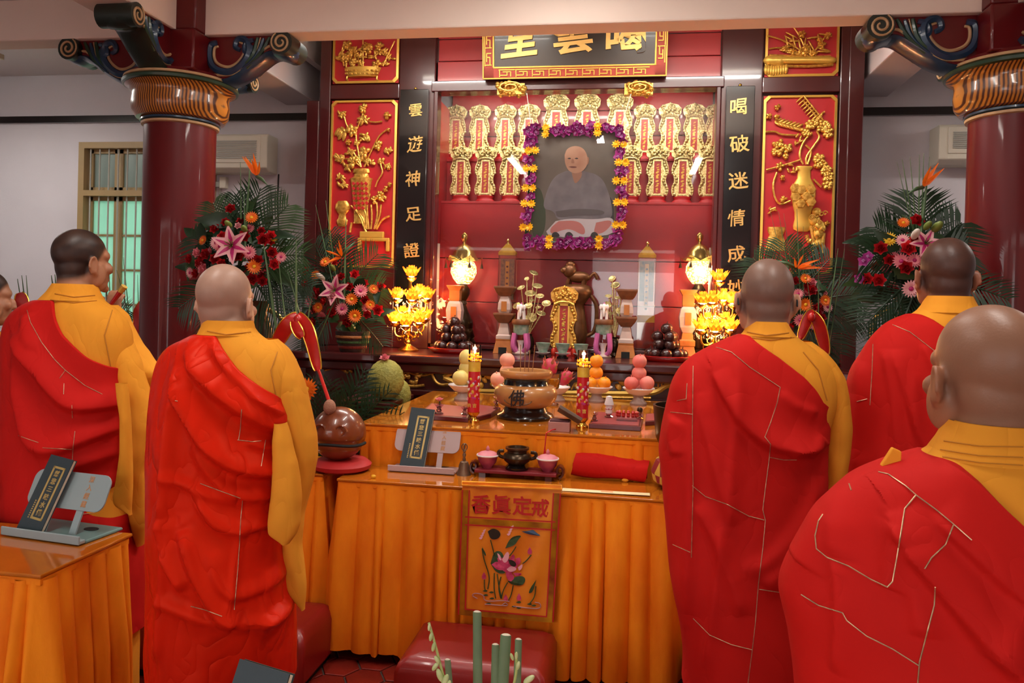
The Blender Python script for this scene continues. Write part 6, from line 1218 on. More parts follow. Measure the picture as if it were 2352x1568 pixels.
bl = [('rose_red', 318, 740, -.05, 1.3), ('gerbera_lpink', 326, 760, -.04, 1.2), ('gerbera_lpink', 330, 745, -.04, 1.0), ('rose_red', 50, 720, 0, 1.2)]
ar5 = arrangement('flower_arrangement', 'palm and reed arrangement with red ribbons behind the left monks', (b0.x, Y5+.1, 0), Y5, bl, frs, rds, (190, 770, 120, 60, 30), vase_stand(P(180, 780, Y5).z))
for pts in ([(45, 672), (52, 700), (40, 735), (20, 770)], [(335, 690), (322, 720), (315, 745), (312, 770)]): ribbon([P(u, v, Y5-.1) for u, v in pts], .05, 'red_ribbon', ar5)
# ribbons tied on the arrangements
Yr = 3.45
ribbon([P(622, 812, Yr), P(640, 780, Yr), P(662, 742, Yr-.02), P(684, 722, Yr)], .036, 'red_ribbon', ar1, .15); ribbon([P(684, 722, Yr), P(704, 750, Yr-.03), P(716, 785, Yr-.05), P(730, 850, Yr-.08)], .034, 'red_ribbon', ar1, .15)
ribbon([P(672, 735, Yr-.03), P(684, 760, Yr-.05), P(694, 775, Yr-.05)], .025, 'red_ribbon', ar1, .1)
part('ribbon_knot', B().ell(P(684, 736, Yr-.02), (.022, .02, .03), 12, 8), M_rib, ar1, True)
Yr = 4.7
ribbon([P(1838, 778, Yr), P(1850, 745, Yr), P(1862, 720, Yr), P(1870, 716, Yr)], .03, 'red_ribbon', ar3, .1); ribbon([P(1862, 716, Yr), P(1880, 740, Yr), P(1890, 775, Yr), P(1898, 815, Yr)], .034, 'red_ribbon', ar3, .1); part('ribbon_knot', B().ell(P(1864, 728, Yr-.02), (.022, .02, .028), 12, 8), M_rib, ar3, True)
# jackfruit-like bumpy fruits and low palm left of the altar table
M_jack = mat('bumpy_green_skin', '#a39a44', .7, color2='#7f7c34', vscale=10, bump=.9, bscale=70)
def bumpy(r, sz, seed):
    b = B(); n, m = 40, 26; rr_ = random.Random(seed)
    def fn(u, v):
        a = u*2*PI; th = PI*v; h = 1+.05*math.sin(14*a+(int(v*20) % 2)*PI)*math.sin(th)*abs(math.sin(20*PI*v/2)); return Vector((r*h*math.sin(th)*math.cos(a), r*h*math.sin(th)*math.sin(a), r*sz*h*math.cos(th)))
    return b.grid(fn, n, m, True)
for u, v, Y, r, lab, sd, tag2 in ((886, 872, 4.35, .105, 'bumpy yellow green fruit with a pink blossom left of the altar table', 1, 1), (930, 908, 4.5, .095, 'bumpy yellow green fruit nearer the altar table edge', 2, 0)):
    q = P(u, v, Y); x = min(q.x, -1.42); t = thing('jackfruit', lab, 'fruit', (x, Y, q.z-r*1.1), 'bumpy green fruits'); part('rind', bumpy(r, 1.15, sd).xf(Matrix.Translation((0, 0, r*1.1))), M_jack, t)
    if tag2: bloom(t, 'rose_pink', (x, Y-.02, q.z+r*1.1), (0, -.4, 1), .8)
q = P(905, 930, 4.4); t = thing('offering_stool', 'dark wooden stool carrying bumpy green fruits beside the altar table', 'stool', (-1.52, 4.42, 0)); zt = P(886, 872, 4.35).z-.105*1.1
part('seat', B().bb(-.17, .17, -.22, .25, zt-.03, zt-.002), M_wood, t, smooth=False, bev=.006)
for sx in (-.14, .14):
    for sy in (-.19, .2): part('leg', B().bb(sx-.018, sx+.018, sy-.018, sy+.018, 0, zt-.03), M_wood, t, smooth=False)
pf = thing('potted_palm', 'low pot of palm fronds on the floor beside the altar table', 'plant', (-1.66, 3.95, 0)); part('pot', B().lathe([(.1, 0), (.14, .1), (.15, .55), (.16, .62), (.13, .62), (0, .58)], 28), M_ceramic, pf); rt0 = Vector((-1.66, 3.95, .6))
for u, v, Y, w_ in ((850, 850, 3.9, .2), (900, 880, 3.9, .2), (930, 930, 3.8, .18), (820, 870, 3.8, .18), (800, 900, 3.7, .18), (870, 900, 3.75, .18), (760, 860, 3.9, .2), (720, 850, 4.0, .2), (840, 830, 4.1, .2)): part('palm_frond', frond(rt0+Vector((rf.uniform(-.04, .04), rf.uniform(-.04, .04), 0)), P(u, v, Y), w_, .05), M_leaf, pf, True)
bloom(pf, 'gerbera_orange', P(705, 895, 3.85), (0, -1, .3), 1.2)
# foreground cut stems at the bottom edge
Yf = 1.28; q = P(1105, 1560, Yf); t = thing('stem_vase', 'cut green stems and tuberose buds rising at the bottom edge', 'plant', (q.x, Yf, .72))
part('pot', B().lathe([(.05, 0), (.06, .01), (.065, .05), (.055, .06), (0, .055)], 24), M_ceramic, t)
M_stem = mat('cut_stem', '#6a7f5a', .5, color2='#52684a', vscale=10)
for u0, u1, v1, r in ((1098, 1096, 1405, .0068), (1148, 1162, 1458, .0085), (1136, 1138, 1480, .006), (1185, 1191, 1468, .0055), (1040, 1028, 1515, .005), (1170, 1152, 1500, .005)):
    a, d = P(u0, 1660, Yf), P(u1, v1, Yf+.01); a.z = max(a.z, .77); part('stem', B().tube([a, (a+d)/2, d], [r*1.2, r*1.2, r*1.1], 8, flat=.5, up=(0, 1, 0)), M_stem, t, True); part('cut_end', B().ell(d, (r*.98, r*.5, .0025), 8, 5), mat('cut_face', '#d8c8b0', .7), t, True)
for stem in ([(1048, 1650), (1020, 1560), (1000, 1480), (985, 1430)], [(1160, 1650), (1175, 1590), (1188, 1540), (1185, 1500)], [(1180, 1650), (1205, 1570), (1222, 1555)]):
    part('tuberose_stem', B().tube([P(u, v, Yf-.03) for u, v in smooth2(stem, 2)], .0022, 6), mat('tuberose_green', '#a8b46a', .5), t, True)
for u, v, r, an in ((986, 1440, 5, .1), (990, 1462, 6, .15), (996, 1485, 6.5, .2), (1004, 1515, 6, -.6), (1000, 1530, 7, .6), (1010, 1550, 9, -.4), (1022, 1562, 9, .4), (1186, 1505, 5, 0), (1190, 1528, 6, .2), (1176, 1508, 5, -.4), (1215, 1560, 9, .9), (1030, 1575, 8, .2)):
    p_ = P(u, v, Yf-.035); k = MPP(u, v, Yf)*r; part('bud', B().ell(p_, (k*.75, k*.75, k*1.7), 10, 8, Matrix.Rotation(an, 3, 'Y')), mat('tuberose_bud', '#c9cf9a', .5, color2='#a9b878', vscale=40), t, True)
# ---------------------------------------------------------------- monks
def skin_mat(name, skin, hair, amt):
    m = mat(name, skin, .42, spec=.35, var=.12, vscale=16, bump=.05, bscale=220); nt = m.node_tree; b = nt.nodes['Principled BSDF']
    src = b.inputs['Base Color'].links[0].from_socket
    at = nt.nodes.new('ShaderNodeAttribute'); at.attribute_name = 'hair'; mx = nt.nodes.new('ShaderNodeMix'); mx.data_type = 'RGBA'; mx.inputs[7].default_value = lin(hair)
    mu = nt.nodes.new('ShaderNodeMath'); mu.operation = 'MULTIPLY'; mu.inputs[1].default_value = amt
    nt.links.new(at.outputs['Fac'], mu.inputs[0]); nt.links.new(mu.outputs[0], mx.inputs[0]); nt.links.new(src, mx.inputs[6]); nt.links.new(mx.outputs[2], b.inputs['Base Color']); return m
def evalmesh(me, mods):
    o = bpy.data.objects.new('tmp', me); COL.objects.link(o)
    for ty, kw in mods:
        md = o.modifiers.new(ty, ty)
        for k_, v_ in kw.items(): setattr(md, k_, v_)
    dg = bpy.context.evaluated_depsgraph_get(); r = bpy.data.meshes.new_from_object(o.evaluated_get(dg)); bpy.data.objects.remove(o); return r
def hand(b, wrist, fwd, up, side, curl=0.0, s=1.0):
    """palm and five bent fingers of different length; fwd = finger direction, side = towards the thumb"""
    w_, f, u_, sd = Vector(wrist), Vector(fwd).normalized(), Vector(up).normalized(), Vector(side).normalized()
    M = Matrix((sd, f, u_)).transposed(); b.ell(w_+f*.045*s, (.038*s, .052*s, .016*s), 14, 10, M)
    for i, (off, ln) in enumerate(((.028, .066), (.009, .075), (-.010, .070), (-.028, .055))):
        p0 = w_+f*.075*s+sd*off*s; pts = [p0]; a = 0
        for q in range(3):
            a += curl*(.5+.25*q); d = f*math.cos(a)-u_*math.sin(a); pts.append(pts[-1]+d*ln*s*(.42, .32, .26)[q])
        b.tube(pts, [.0085*s, .0085*s, .0078*s, .006*s], 8); b.ell(pts[-1], .0062*s, 8, 6)
    p0 = w_+sd*.03*s+f*.02*s; b.tube([p0, p0+sd*.022*s+f*.025*s-u_*.008*s, p0+sd*.026*s+f*.055*s-u_*.014*s*(1+curl)], [.012*s, .0095*s, .0075*s], 8)
def make_body(hc, yaw, tilt, sc, neck_to, mname, shoulders, rhand, lhand):
    b = B(); R = Matrix.Translation(hc) @ Matrix.Rotation(yaw, 4, 'Z') @ Matrix.Rotation(tilt, 4, 'X') @ Matrix.Scale(sc, 4)
    h = B()
    h.ell((0, -.012, .034), (.0775, .098, .090), 28, 20); h.ell((0, -.035, -.02), (.066, .062, .075), 20, 14); h.ell((0, -.034, -.075), (.060, .05, .06), 18, 12); h.ell((0, .03, -.035), (.064, .066, .085), 20, 14); h.ell((0, .045, -.085), (.047, .045, .036), 16, 12)
    h.ell((0, .062, .02), (.06, .035, .03), 14, 10); h.ell((0, .098, -.028), (.013, .016, .026), 10, 8); h.ell((0, .104, -.04), (.017, .012, .011), 10, 8); h.ell((0, .088, -.072), (.024, .012, .010), 10, 8); h.ell((0, .082, -.108), (.022, .016, .016), 10, 8)
    for s in (-1, 1):
        h.ell((s*.04, .075, -.03), (.024, .02, .022), 10, 8); h.ell((s*.06, .02, -.05), (.018, .04, .05), 10, 8)
        Me = Matrix.Rotation(s*.35, 3, 'Z') @ Matrix.Rotation(-.18, 3, 'X'); h.ell((s*.083, -.004, -.018), (.007, .020, .033), 12, 10, Me)
        h.tube([Vector((s*.088, -.006, -.016))+Me@Vector((s*.004, .019*math.cos(a), .033*math.sin(a))) for a in [-.9+i*.35 for i in range(14)]], .0048, 6); h.ell((s*.080, .008, -.046), (.008, .01, .012), 8, 6); h.ell((s*.076, .006, -.016), (.012, .012, .026), 8, 6)
    b.merge(h, R); npos = R @ Vector((0, -.03, -.05)); nt_ = Vector(neck_to)
    b.tube([npos+Vector((0, 0, .03)), npos, (npos+nt_)/2, nt_, nt_+Vector((0, 0, -.08))], [.056*sc, .060*sc, .061*sc, .068*sc, .08*sc], 18)
    sl, sr = [Vector(q) for q in shoulders]; mid = (sl+sr)/2
    b.ell((mid.x, mid.y+.01, mid.z-.02), ((sr-sl).length*.5, .07, .06), 18, 12); b.ell((mid.x, mid.y+.01, mid.z-.25), ((sr-sl).length*.42, .085, .26), 18, 12); b.ell((mid.x, mid.y, mid.z-.55), (.13, .085, .16), 16, 12)
    for s in (-1, 1): b.tube([(mid.x+s*.07, mid.y, mid.z-.6), (mid.x+s*.08, mid.y+.02, mid.z-.95), (mid.x+s*.08, mid.y, .09)], [.075, .055, .038], 12); b.ell((mid.x+s*.08, mid.y+.05, .045), (.042, .12, .04), 12, 8)
    for sh, hd, s in ((sl, lhand, -1), (sr, rhand, 1)):
        wr = Vector(hd[0]); el = (sh+wr)/2+Vector((s*.09, -.02, -.12)); b.tube([sh, (sh+el)/2, el, (el+wr)/2, wr], [.05, .045, .038, .034, .026], 12); hand(b, wr, hd[1], hd[2], hd[3], hd[4], sc)
    me = mesh_of('body', b, None, False)
    me = evalmesh(me, [('REMESH', dict(mode='VOXEL', voxel_size=.0048, use_smooth_shade=True)), ('SMOOTH', dict(factor=.5, iterations=9))])
    me.name = 'body'; n = len(me.vertices); co = np.empty(n*3); me.vertices.foreach_get('co', co); co = co.reshape(-1, 3)
    inv = np.array(R.inverted()); lc = co @ inv[:3, :3].T + inv[:3, 3]
    x, y, z = lc[:, 0], lc[:, 1], lc[:, 2]; line = np.where(y > .055, .062+(y-.055)*.2, np.where(y > -.02, -.005-(.035-np.abs(y-.02))*.3, -.062+.25*np.maximum(0, np.abs(x)-.03)))
    line = np.interp(y, [-.12, -.05, -.02, .005, .03, .055, .08, .12], [-.075, -.066, -.055, -.03, .005, .04, .062, .075]); ear = (np.abs(x) > .079) & (z < .03) & (z > -.07)
    hm = np.clip((z-line)/.022+.5, 0, 1); hm[ear] = 0; hm[(z < -.12)] = 0
    nz = .5+.5*np.sin(x*70+2*np.sin(z*55))*np.sin(z*60+1.7*np.sin(y*48)); hm = hm*(.93+.07*nz)
    at = me.attributes.new('hair', 'FLOAT', 'POINT'); at.data.foreach_set('value', hm.astype(np.float32)); me.materials.clear(); me.materials.append(MATS[mname]); return me, R
class Loft:
    """cloth column from measured outline rows (height, left, right)"""
    def __init__(s, secs, Y0, zend=None, dscale=1.0, yc=0.0, deps=None, blur=5, zref=None):
        rows = []
        for q in secs:
            a, d = P(q[1], q[0], Y0), P(q[2], q[0], Y0); rows.append([(a.z+d.z)/2, a.x, d.x])
        rows = np.array(rows)
        if zend is not None and zend < rows[-1, 0]: rows = np.vstack([rows, [zend, rows[-1, 1], rows[-1, 2]]])
        t = (rows[0, 0] if zref is None else zref)-rows[:, 0]; d_ = np.interp(t, [0, .03, .07, .12, .2, .35, .6, 1.0, 1.5], [.066, .074, .092, .112, .132, .150, .165, .18, .19])*dscale if deps is None else np.interp(np.arange(len(rows)), np.linspace(0, len(rows)-1, len(deps)), deps)
        y_ = np.interp(t, [0, .1, .3, 1.5], [.0, -.005, 0, 0])+yc+Y0
        tab = np.column_stack([rows, d_, y_]); k = np.concatenate([[0], np.cumsum(np.hypot(np.diff(rows[:, 0]), np.abs(np.diff(rows[:, 2]-rows[:, 1])*.5)))]); k /= k[-1]
        s.S = np.linspace(0, 1, 240); D = np.column_stack([np.interp(s.S, k, tab[:, i]) for i in range(5)])
        for _ in range(2):
            pad = np.vstack([np.repeat(D[:1], blur, 0), D, np.repeat(D[-1:], blur, 0)]); sm = np.column_stack([np.convolve(pad[:, i], np.ones(2*blur+1)/(2*blur+1), 'valid') for i in range(5)]); sm[0], sm[-1] = D[0], D[-1]; D = sm
        s.D = D
    def at(s, sv, th, off=0.0, p=.86):
        z, xl, xr, dp, yc = [np.interp(sv, s.S, s.D[:, i]) for i in range(5)]
        a = (xr-xl)/2+off; cs, sn = np.cos(th), np.sin(th); f = lambda q: np.sign(q)*np.abs(q)**p
        return np.stack([(xl+xr)/2+a*f(cs), yc+(dp+off)*f(sn), z], -1)
def fold_disp(pts, folds, Yt):
    d = np.zeros(len(pts)); X, Z = pts[:, 0], pts[:, 2]
    for poly, amp, w1, w2 in folds:
        q = [P(u, v, Yt) for u, v in smooth2(poly, 2)]; q = np.array([(a.x, a.z) for a in q]); best = np.full(len(pts), 9e9); sg = np.ones(len(pts)); tt = np.zeros(len(pts)); n = len(q)-1
        for i in range(n):
            a, e = q[i], q[i+1]; ab = e-a; L2 = ab@ab+1e-12; t = np.clip(((X-a[0])*ab[0]+(Z-a[1])*ab[1])/L2, 0, 1); dx, dz = X-a[0]-t*ab[0], Z-a[1]-t*ab[1]; dd = np.hypot(dx, dz); m = dd < best
            best[m] = dd[m]; sg[m] = np.sign(ab[0]*dz-ab[1]*dx)[m]; tt[m] = ((i+t)/n)[m]
        w_ = np.where(sg > 0, w1, w2); d += 1.3*amp*np.exp(-(best/w_)**2)*np.clip(np.sin(PI*np.clip(tt, .04, .96))*1.6, 0, 1)
    return d
def wrinkles(pts, seed, diag=.6, amp=.004):
    r = np.random.RandomState(seed); X, Z = pts[:, 0], pts[:, 2]; d = np.zeros(len(pts))
    for i in range(11):
        a = diag+r.uniform(-.35, .35) if i < 4 else r.uniform(-.5, .9); k_ = r.uniform(14, 38) if i < 7 else r.uniform(40, 75); ph = r.uniform(0, 6)
        c_ = np.cos(a)*X+np.sin(a)*Z; l = -np.sin(a)*X+np.cos(a)*Z; wv = np.sin(k_*(c_+.035*np.sin(5*l+ph))+ph); d += (np.abs(wv)**.6*np.sign(wv))*(.5+.5*np.sin(3.1*l+ph*2))*r.uniform(.5, 1)*(1 if i < 7 else .35)
    return amp*d/2.2
def np_obj(name, V, nu, nv, m, parent, closeu=True):
    F = [(i*nv+j, i*nv+j+1, ((i+1) % nu)*nv+j+1, ((i+1) % nu)*nv+j) for i in range(nu if closeu else nu-1) for j in range(nv-1)]
    b = B(); b.v = [tuple(p_) for p_ in V]; b.f = F; return part(name, b, m, parent, True)
def cloth(name, L, m, parent, n=150, mrows=130, off=0.0, top=None, folds=(), Yt=0, seed=1, wamp=.003, diag=.6, s0=0.0, cap=False):
    th = np.linspace(0, 2*PI, n, endpoint=False); st = np.full(n, s0)
    if top is not None:
        q = np.array([(P(u, v, Yt).x, P(u, v, Yt).z) for u, v in top]); ss = np.linspace(s0, .9, 1200)
        for i, t in enumerate(th):
            pt = L.at(ss, np.full(1200, t), off); zb = np.interp(pt[:, 0], q[:, 0], q[:, 1], left=9); ok = np.nonzero(pt[:, 2] < zb)[0]; st[i] = ss[ok[0]] if len(ok) else .9
        for _ in range(1): st = (np.roll(st, 1)+2*st+np.roll(st, -1))/4
    f = np.linspace(0, 1, mrows); f = f if top is None else f**1.15
    SV = st[:, None]+(1-st[:, None])*f[None, :]; TH = np.repeat(th[:, None], mrows, 1)
    o_ = np.full_like(SV, off); 
    if top is not None: o_[:, 0] = -.002; o_[:, 1] = off*.8
    V = L.at(SV.ravel(), TH.ravel(), o_.ravel()); base = L.at(SV.ravel(), TH.ravel(), -.05)
    nr = V-base; nr[:, 2] = 0; ln = np.linalg.norm(nr, axis=1)+1e-9; nr /= ln[:, None]
    back = np.clip(-np.sin(TH.ravel())*2.2+.45, 0, 1); d = fold_disp(V, folds, Yt)*back + wrinkles(V, seed, diag, wamp)
    fade = np.clip(f/.05, 0, 1) if top is not None else np.clip((f-.02)/.12, 0, 1); d *= np.repeat(fade[None, :], n, 0).ravel(); V = V+nr*d[:, None]
    if cap:
        V = V.reshape(n, mrows, 3); cen = V[:, -1].mean(0); V = np.concatenate([V, ((V[:, -1]+cen)/2)[:, None], np.repeat(cen[None, None], n, 0)], 1); mrows += 2; V = V.reshape(-1, 3)
    return np_obj(name, V, n, mrows, m, parent)
def trims(parent, objs, lines, r=.0011, m=None, nm='gold_trim'):
    off = wl(parent); vs, fs = [], []
    for o in objs: n0 = len(vs); vs += [Vector(v.co)+off for v in o.data.vertices]; fs += [tuple(i+n0 for i in p_.vertices) for p_ in o.data.polygons]
    bv = BVHTree.FromPolygons(vs, fs)
    for pts in lines:
        seg = []; runs = []
        for (u0, v0), (u1, v1) in zip(pts, pts[1:]):
            n = max(2, int(math.hypot(u1-u0, v1-v0)/7))
            for i in range(n+1):
                u, v = u0+(u1-u0)*i/n, v0+(v1-v0)*i/n; d = ray(u, v).normalized(); hit = bv.ray_cast(Vector((0, 0, EYE)), d)
                if hit[0] is None or (seg and (hit[0]-seg[-1]).length > .06): 
                    if len(seg) > 2: runs.append(seg)
                    seg = []
                if hit[0] is not None: seg.append(hit[0]-d*.0015)
        if len(seg) > 2: runs.append(seg)
        for s in runs: b = B(); b.tube(s, r, 5); part(nm, b, m or M_thread, parent, True)
def monk(lab, Y0, yel, kas, bound, sleeves, head, skinm, kmat, folds, lines, seed, hemz=None, rh=None, diag=.6, ymat=None, wamp=.003, stand_z=.02, khem=None, seams=()):
    uh, vt, yaw, tilt, sc, dyh = head; pt = P(uh, vt, Y0+dyh); hc = Vector((pt.x, Y0+dyh, pt.z-.122*sc)); a, d = P(yel[0][1], yel[0][0], Y0), P(yel[0][2], yel[0][0], Y0)
    t = thing('person', lab, 'person', ((a.x+d.x)/2, Y0, 0), 'monks in red and saffron robes')
    LY = Loft(yel, Y0, stand_z); LK = Loft(kas, Y0, khem, 1.04, zref=float(LY.D[0, 0]))
    cx = (a.x+d.x)/2; zs = (a.z+d.z)/2-.14; sh = ((cx-.13, Y0, zs), (cx+.13, Y0, zs))
    R_h = rh or ((cx+.035, Y0+.30, zs-.16), (-.12, .1, 1), (1, 0, 0), (0, -1, .1), .12); L_h = ((cx-.035, Y0+.30, zs-.16), (.12, .1, 1), (-1, 0, 0), (0, -1, .1), .12)
    me, Rm = make_body(hc, yaw, tilt, sc, (cx, Y0, (a.z+d.z)/2-.03), skinm, sh, R_h, L_h)
    off = wl(t); co = np.empty(len(me.vertices)*3); me.vertices.foreach_get('co', co); co = co.reshape(-1, 3)-np.array(off); me.vertices.foreach_set('co', co.ravel()); me.update(); link('body', me, t)
    for s in (-1, 1):
        e = Rm @ Vector((s*.031, .072, -.008)); part('eye', B().ell(e, .0105*sc, 10, 8), M_wht, t, True); e2 = Rm @ Vector((s*.031, .0795, -.008)); part('iris', B().ell(e2, .0045*sc, 8, 6), M_dark, t, True)
    ym = ymat or M_yellow
    ro = cloth('robe', LY, ym, t, 110, 110, 0, None, [], Y0-.12, seed, .0022, .3)
    zc = LY.at(np.array([0.0]), np.array([0.0]))[0][2]
    cl = Loft([yel[0], yel[1], yel[2]], Y0, None, 1.0, blur=2); co_ = cloth('collar', cl, ym, t, 72, 14, .007, None, [], Y0-.1, seed+3, .0006)
    ko = cloth('kasaya', LK, kmat, t, 230, 220, .013, bound, folds, Y0-.13, seed+1, wamp, diag)
    for i, (secs, dep, yo) in enumerate(sleeves):
        SL = Loft(secs, Y0+yo, None, 1, 0, dep, 3); cloth('sleeve', SL, ym, t, 64, 90, 0, None, [], Y0, seed+5+i, .007, .15, cap=True)
    trims(t, [ko], lines); trims(t, [ro, co_], seams, .0016*Y0/2, mat('saffron_seam', '#c07a1c', .8), 'collar_seam'); return t, Rm
skin_mat('skin_tan', '#b98468', '#5a4c48', .75); skin_mat('skin_dark_hair', '#b07a5c', '#1a1516', .96); skin_mat('skin_pale', '#c99a80', '#8f766c', .55); skin_mat('skin_brown', '#a06c50', '#7d6252', .45); skin_mat('skin_brown_hair', '#9a6048', '#2e2423', .85)
# leftmost, cut by the frame
monk('monk cut off by the left edge in saffron and deep red', 2.85, [(762, -70, -12), (772, -78, -4), (782, -90, 12), (795, -120, 28), (830, -140, 40), (900, -148, 46), (1000, -148, 44), (1250, -148, 44)],
     [(782, -92, 10), (800, -126, 28), (840, -142, 40), (900, -148, 44), (1000, -150, 44), (1250, -152, 46)], [(-80, 775), (-30, 840), (20, 880), (40, 930)], [([(800, 12, 34), (830, 14, 42), (880, 16, 48), (960, 20, 48), (1010, 24, 40)], [.04, .07, .07, .06, .03], .02)],
     (-32, 618, -.75, 0, 1.0, .03), 'skin_dark_hair', M_reddark, [([(-60, 860), (0, 960), (40, 990)], .02, .03, .012)], [], 40)
# left monk with short dark hair, arm raised
Y0 = 2.62; hp = P(266, 690, Y0+.42)
t, Rm = monk('monk with short dark hair turning right beside the left pillar', Y0, [(652, 137, 207), (672, 124, 216), (690, 108, 226), (704, 76, 258), (720, 56, 278), (745, 44, 292), (790, 40, 296), (860, 42, 284), (1000, 44, 278), (1200, 46, 290), (1350, 46, 300)],
     [(690, 106, 226), (704, 70, 256), (720, 50, 276), (745, 36, 290), (790, 33, 294), (860, 36, 282), (920, 38, 278), (1000, 38, 279), (1080, 37, 270), (1150, 38, 270), (1200, 40, 292), (1300, 38, 305), (1420, 38, 310)],
     [(108, 688), (124, 730), (145, 766), (200, 822), (250, 858), (272, 880), (276, 900), (330, 905)],
     [([(700, 226, 262), (722, 232, 284), (750, 240, 298), (790, 246, 318), (825, 252, 345), (850, 262, 368), (862, 275, 371), (885, 300, 356), (906, 325, 345)], [.05, .075, .08, .08, .075, .06, .05, .03], .10), ([(770, 244, 290), (830, 258, 318), (900, 273, 335), (950, 280, 348), (985, 281, 356), (1030, 279, 354), (1080, 277, 345), (1130, 280, 341), (1180, 300, 340), (1225, 308, 333), (1252, 318, 326)], [.06, .06, .055, .05, .04, .035, .03, .02], .02), ([(880, 268, 290), (960, 279, 300), (1040, 276, 304), (1100, 270, 306), (1140, 263, 306), (1160, 266, 306), (1182, 296, 306)], [.02, .025, .025, .02, .015], -.10)],
     (191, 527, -.45, .05, 1.0, .03), 'skin_dark_hair', M_red, [([(36, 770), (80, 815), (130, 880), (168, 935), (220, 935), (278, 922)], .035, .05, .018), ([(45, 800), (70, 920), (98, 1020), (140, 1032), (200, 1005), (276, 960)], .028, .05, .02), ([(60, 720), (70, 760), (110, 800)], .012, .03, .02), ([(120, 1080), (200, 1060), (275, 1030)], .014, .04, .02), ([(150, 1130), (210, 1130), (266, 1080)], .014, .04, .02)],
     [[(62, 712), (70, 740), (95, 785), (125, 825), (150, 850), (195, 885), (235, 905)], [(150, 850), (137, 868)], [(147, 880), (146, 905)], [(165, 930), (166, 960)], [(172, 990), (168, 1025), (166, 1060), (165, 1110)], [(98, 1028), (130, 1030), (164, 1032)], [(42, 1000), (70, 1010), (88, 1016)], [(190, 1180), (240, 1175)]], 50, seams=[[(126, 674), (170, 682), (218, 678)], [(116, 688), (170, 695), (222, 690)], [(258, 712), (240, 770), (256, 850)]], rh=((hp.x-.02, hp.y, hp.z-.07), (.1, .1, 1), (.3, -1, 0), (-1, -.2, .2), 1.0), khem=.3)
ww = thing('ritual_stick', 'red stick with gilt end held up by the dark haired monk', 'stick', hp-Vector((0, 0, .03)))
part('stick', B().tube([P(250, 705, Y0+.40), P(286, 657, Y0+.40)], [.008, .013], 10), M_trayred, ww, True); part('gilt_end', B().tube([P(276, 670, Y0+.399), P(286, 657, Y0+.399)], [.0125, .0145], 10), M_goldp, ww, True)
# satin robed monk
Y0 = 2.25
monk('bald monk in glossy red satin kasaya standing left of the low table', Y0, [(735, 482, 569), (752, 477, 573), (768, 470, 585), (782, 446, 618), (800, 416, 645), (830, 402, 664), (870, 392, 672), (920, 386, 668), (1000, 382, 645), (1150, 386, 632), (1350, 386, 648), (1540, 386, 652)],
     [(768, 468, 580), (782, 440, 615), (795, 411, 640), (815, 393, 656), (850, 383, 662), (900, 376, 660), (950, 371, 648), (1000, 369, 641), (1070, 367, 637), (1150, 370, 634), (1250, 373, 637), (1350, 374, 650), (1450, 372, 657), (1500, 371, 658), (1548, 376, 656)],
     [(474, 766), (500, 798), (545, 848), (590, 888), (613, 910), (630, 945), (638, 982), (700, 995)],
     [([(778, 585, 632), (800, 590, 655), (825, 596, 672), (860, 605, 690), (900, 615, 704), (950, 628, 716), (1000, 636, 726), (1050, 640, 728), (1100, 642, 719), (1150, 644, 706), (1185, 648, 698)], [.05, .08, .085, .085, .08, .075, .07, .06, .05, .03], .03), ([(970, 634, 655), (1060, 633, 680), (1140, 628, 690), (1200, 621, 690), (1226, 622, 680), (1248, 650, 664)], [.03, .035, .035, .03, .02], -.08), ([(1080, 640, 722), (1180, 648, 699), (1250, 651, 695), (1300, 650, 700), (1345, 648, 705), (1370, 667, 704), (1400, 692, 701)], [.05, .045, .04, .035, .03, .015], .03)],
     (521, 607, -.07, .04, 1.0, .02), 'skin_pale', M_redsatin,
     [([(430, 800), (460, 850), (500, 895), (555, 945), (600, 990), (638, 990)], .030, .045, .016), ([(405, 835), (435, 920), (470, 990), (525, 1060), (590, 1096), (638, 1086)], .036, .055, .016), ([(480, 790), (530, 850), (575, 900), (612, 960)], .018, .03, .014), ([(412, 880), (404, 1000), (402, 1080), (394, 1210)], .020, .03, .012), ([(395, 1090), (440, 1100), (500, 1130), (552, 1145)], .010, .02, .014), ([(390, 1180), (415, 1280), (450, 1340)], .020, .035, .014), ([(440, 1200), (470, 1300), (525, 1405), (560, 1420)], .022, .04, .015), ([(650, 1360), (630, 1410), (590, 1440)], .018, .03, .015), ([(555, 1210), (550, 1300), (540, 1400)], .008, .012, .01), ([(610, 1060), (600, 1250), (595, 1500)], .009, .014, .010), ([(470, 1130), (520, 1215), (600, 1215), (640, 1180)], .016, .03, .014), ([(560, 1010), (600, 1040), (636, 1020)], .012, .02, .012), ([(380, 1360), (430, 1380), (500, 1410), (600, 1440), (650, 1420)], .012, .025, .018), ([(400, 1250), (395, 1380), (385, 1500)], .012, .02, .014), ([(460, 1010), (500, 1090), (560, 1150), (630, 1150)], .014, .03, .014), ([(500, 1250), (520, 1330), (560, 1370), (640, 1330)], .012, .03, .015)],
     [[(555, 940), (552, 985), (548, 1010)], [(545, 1010), (580, 1014), (600, 1012)], [(460, 1110), (500, 1125), (552, 1144)], [(557, 1150), (553, 1190), (550, 1250), (546, 1310), (538, 1400)], [(438, 1392), (470, 1400), (510, 1415)], [(610, 1010), (600, 1070)], [(402, 920), (408, 921)]], 60, diag=.7, wamp=.0045, seams=[[(476, 760), (520, 768), (576, 762)], [(640, 800), (622, 850), (640, 940)]])
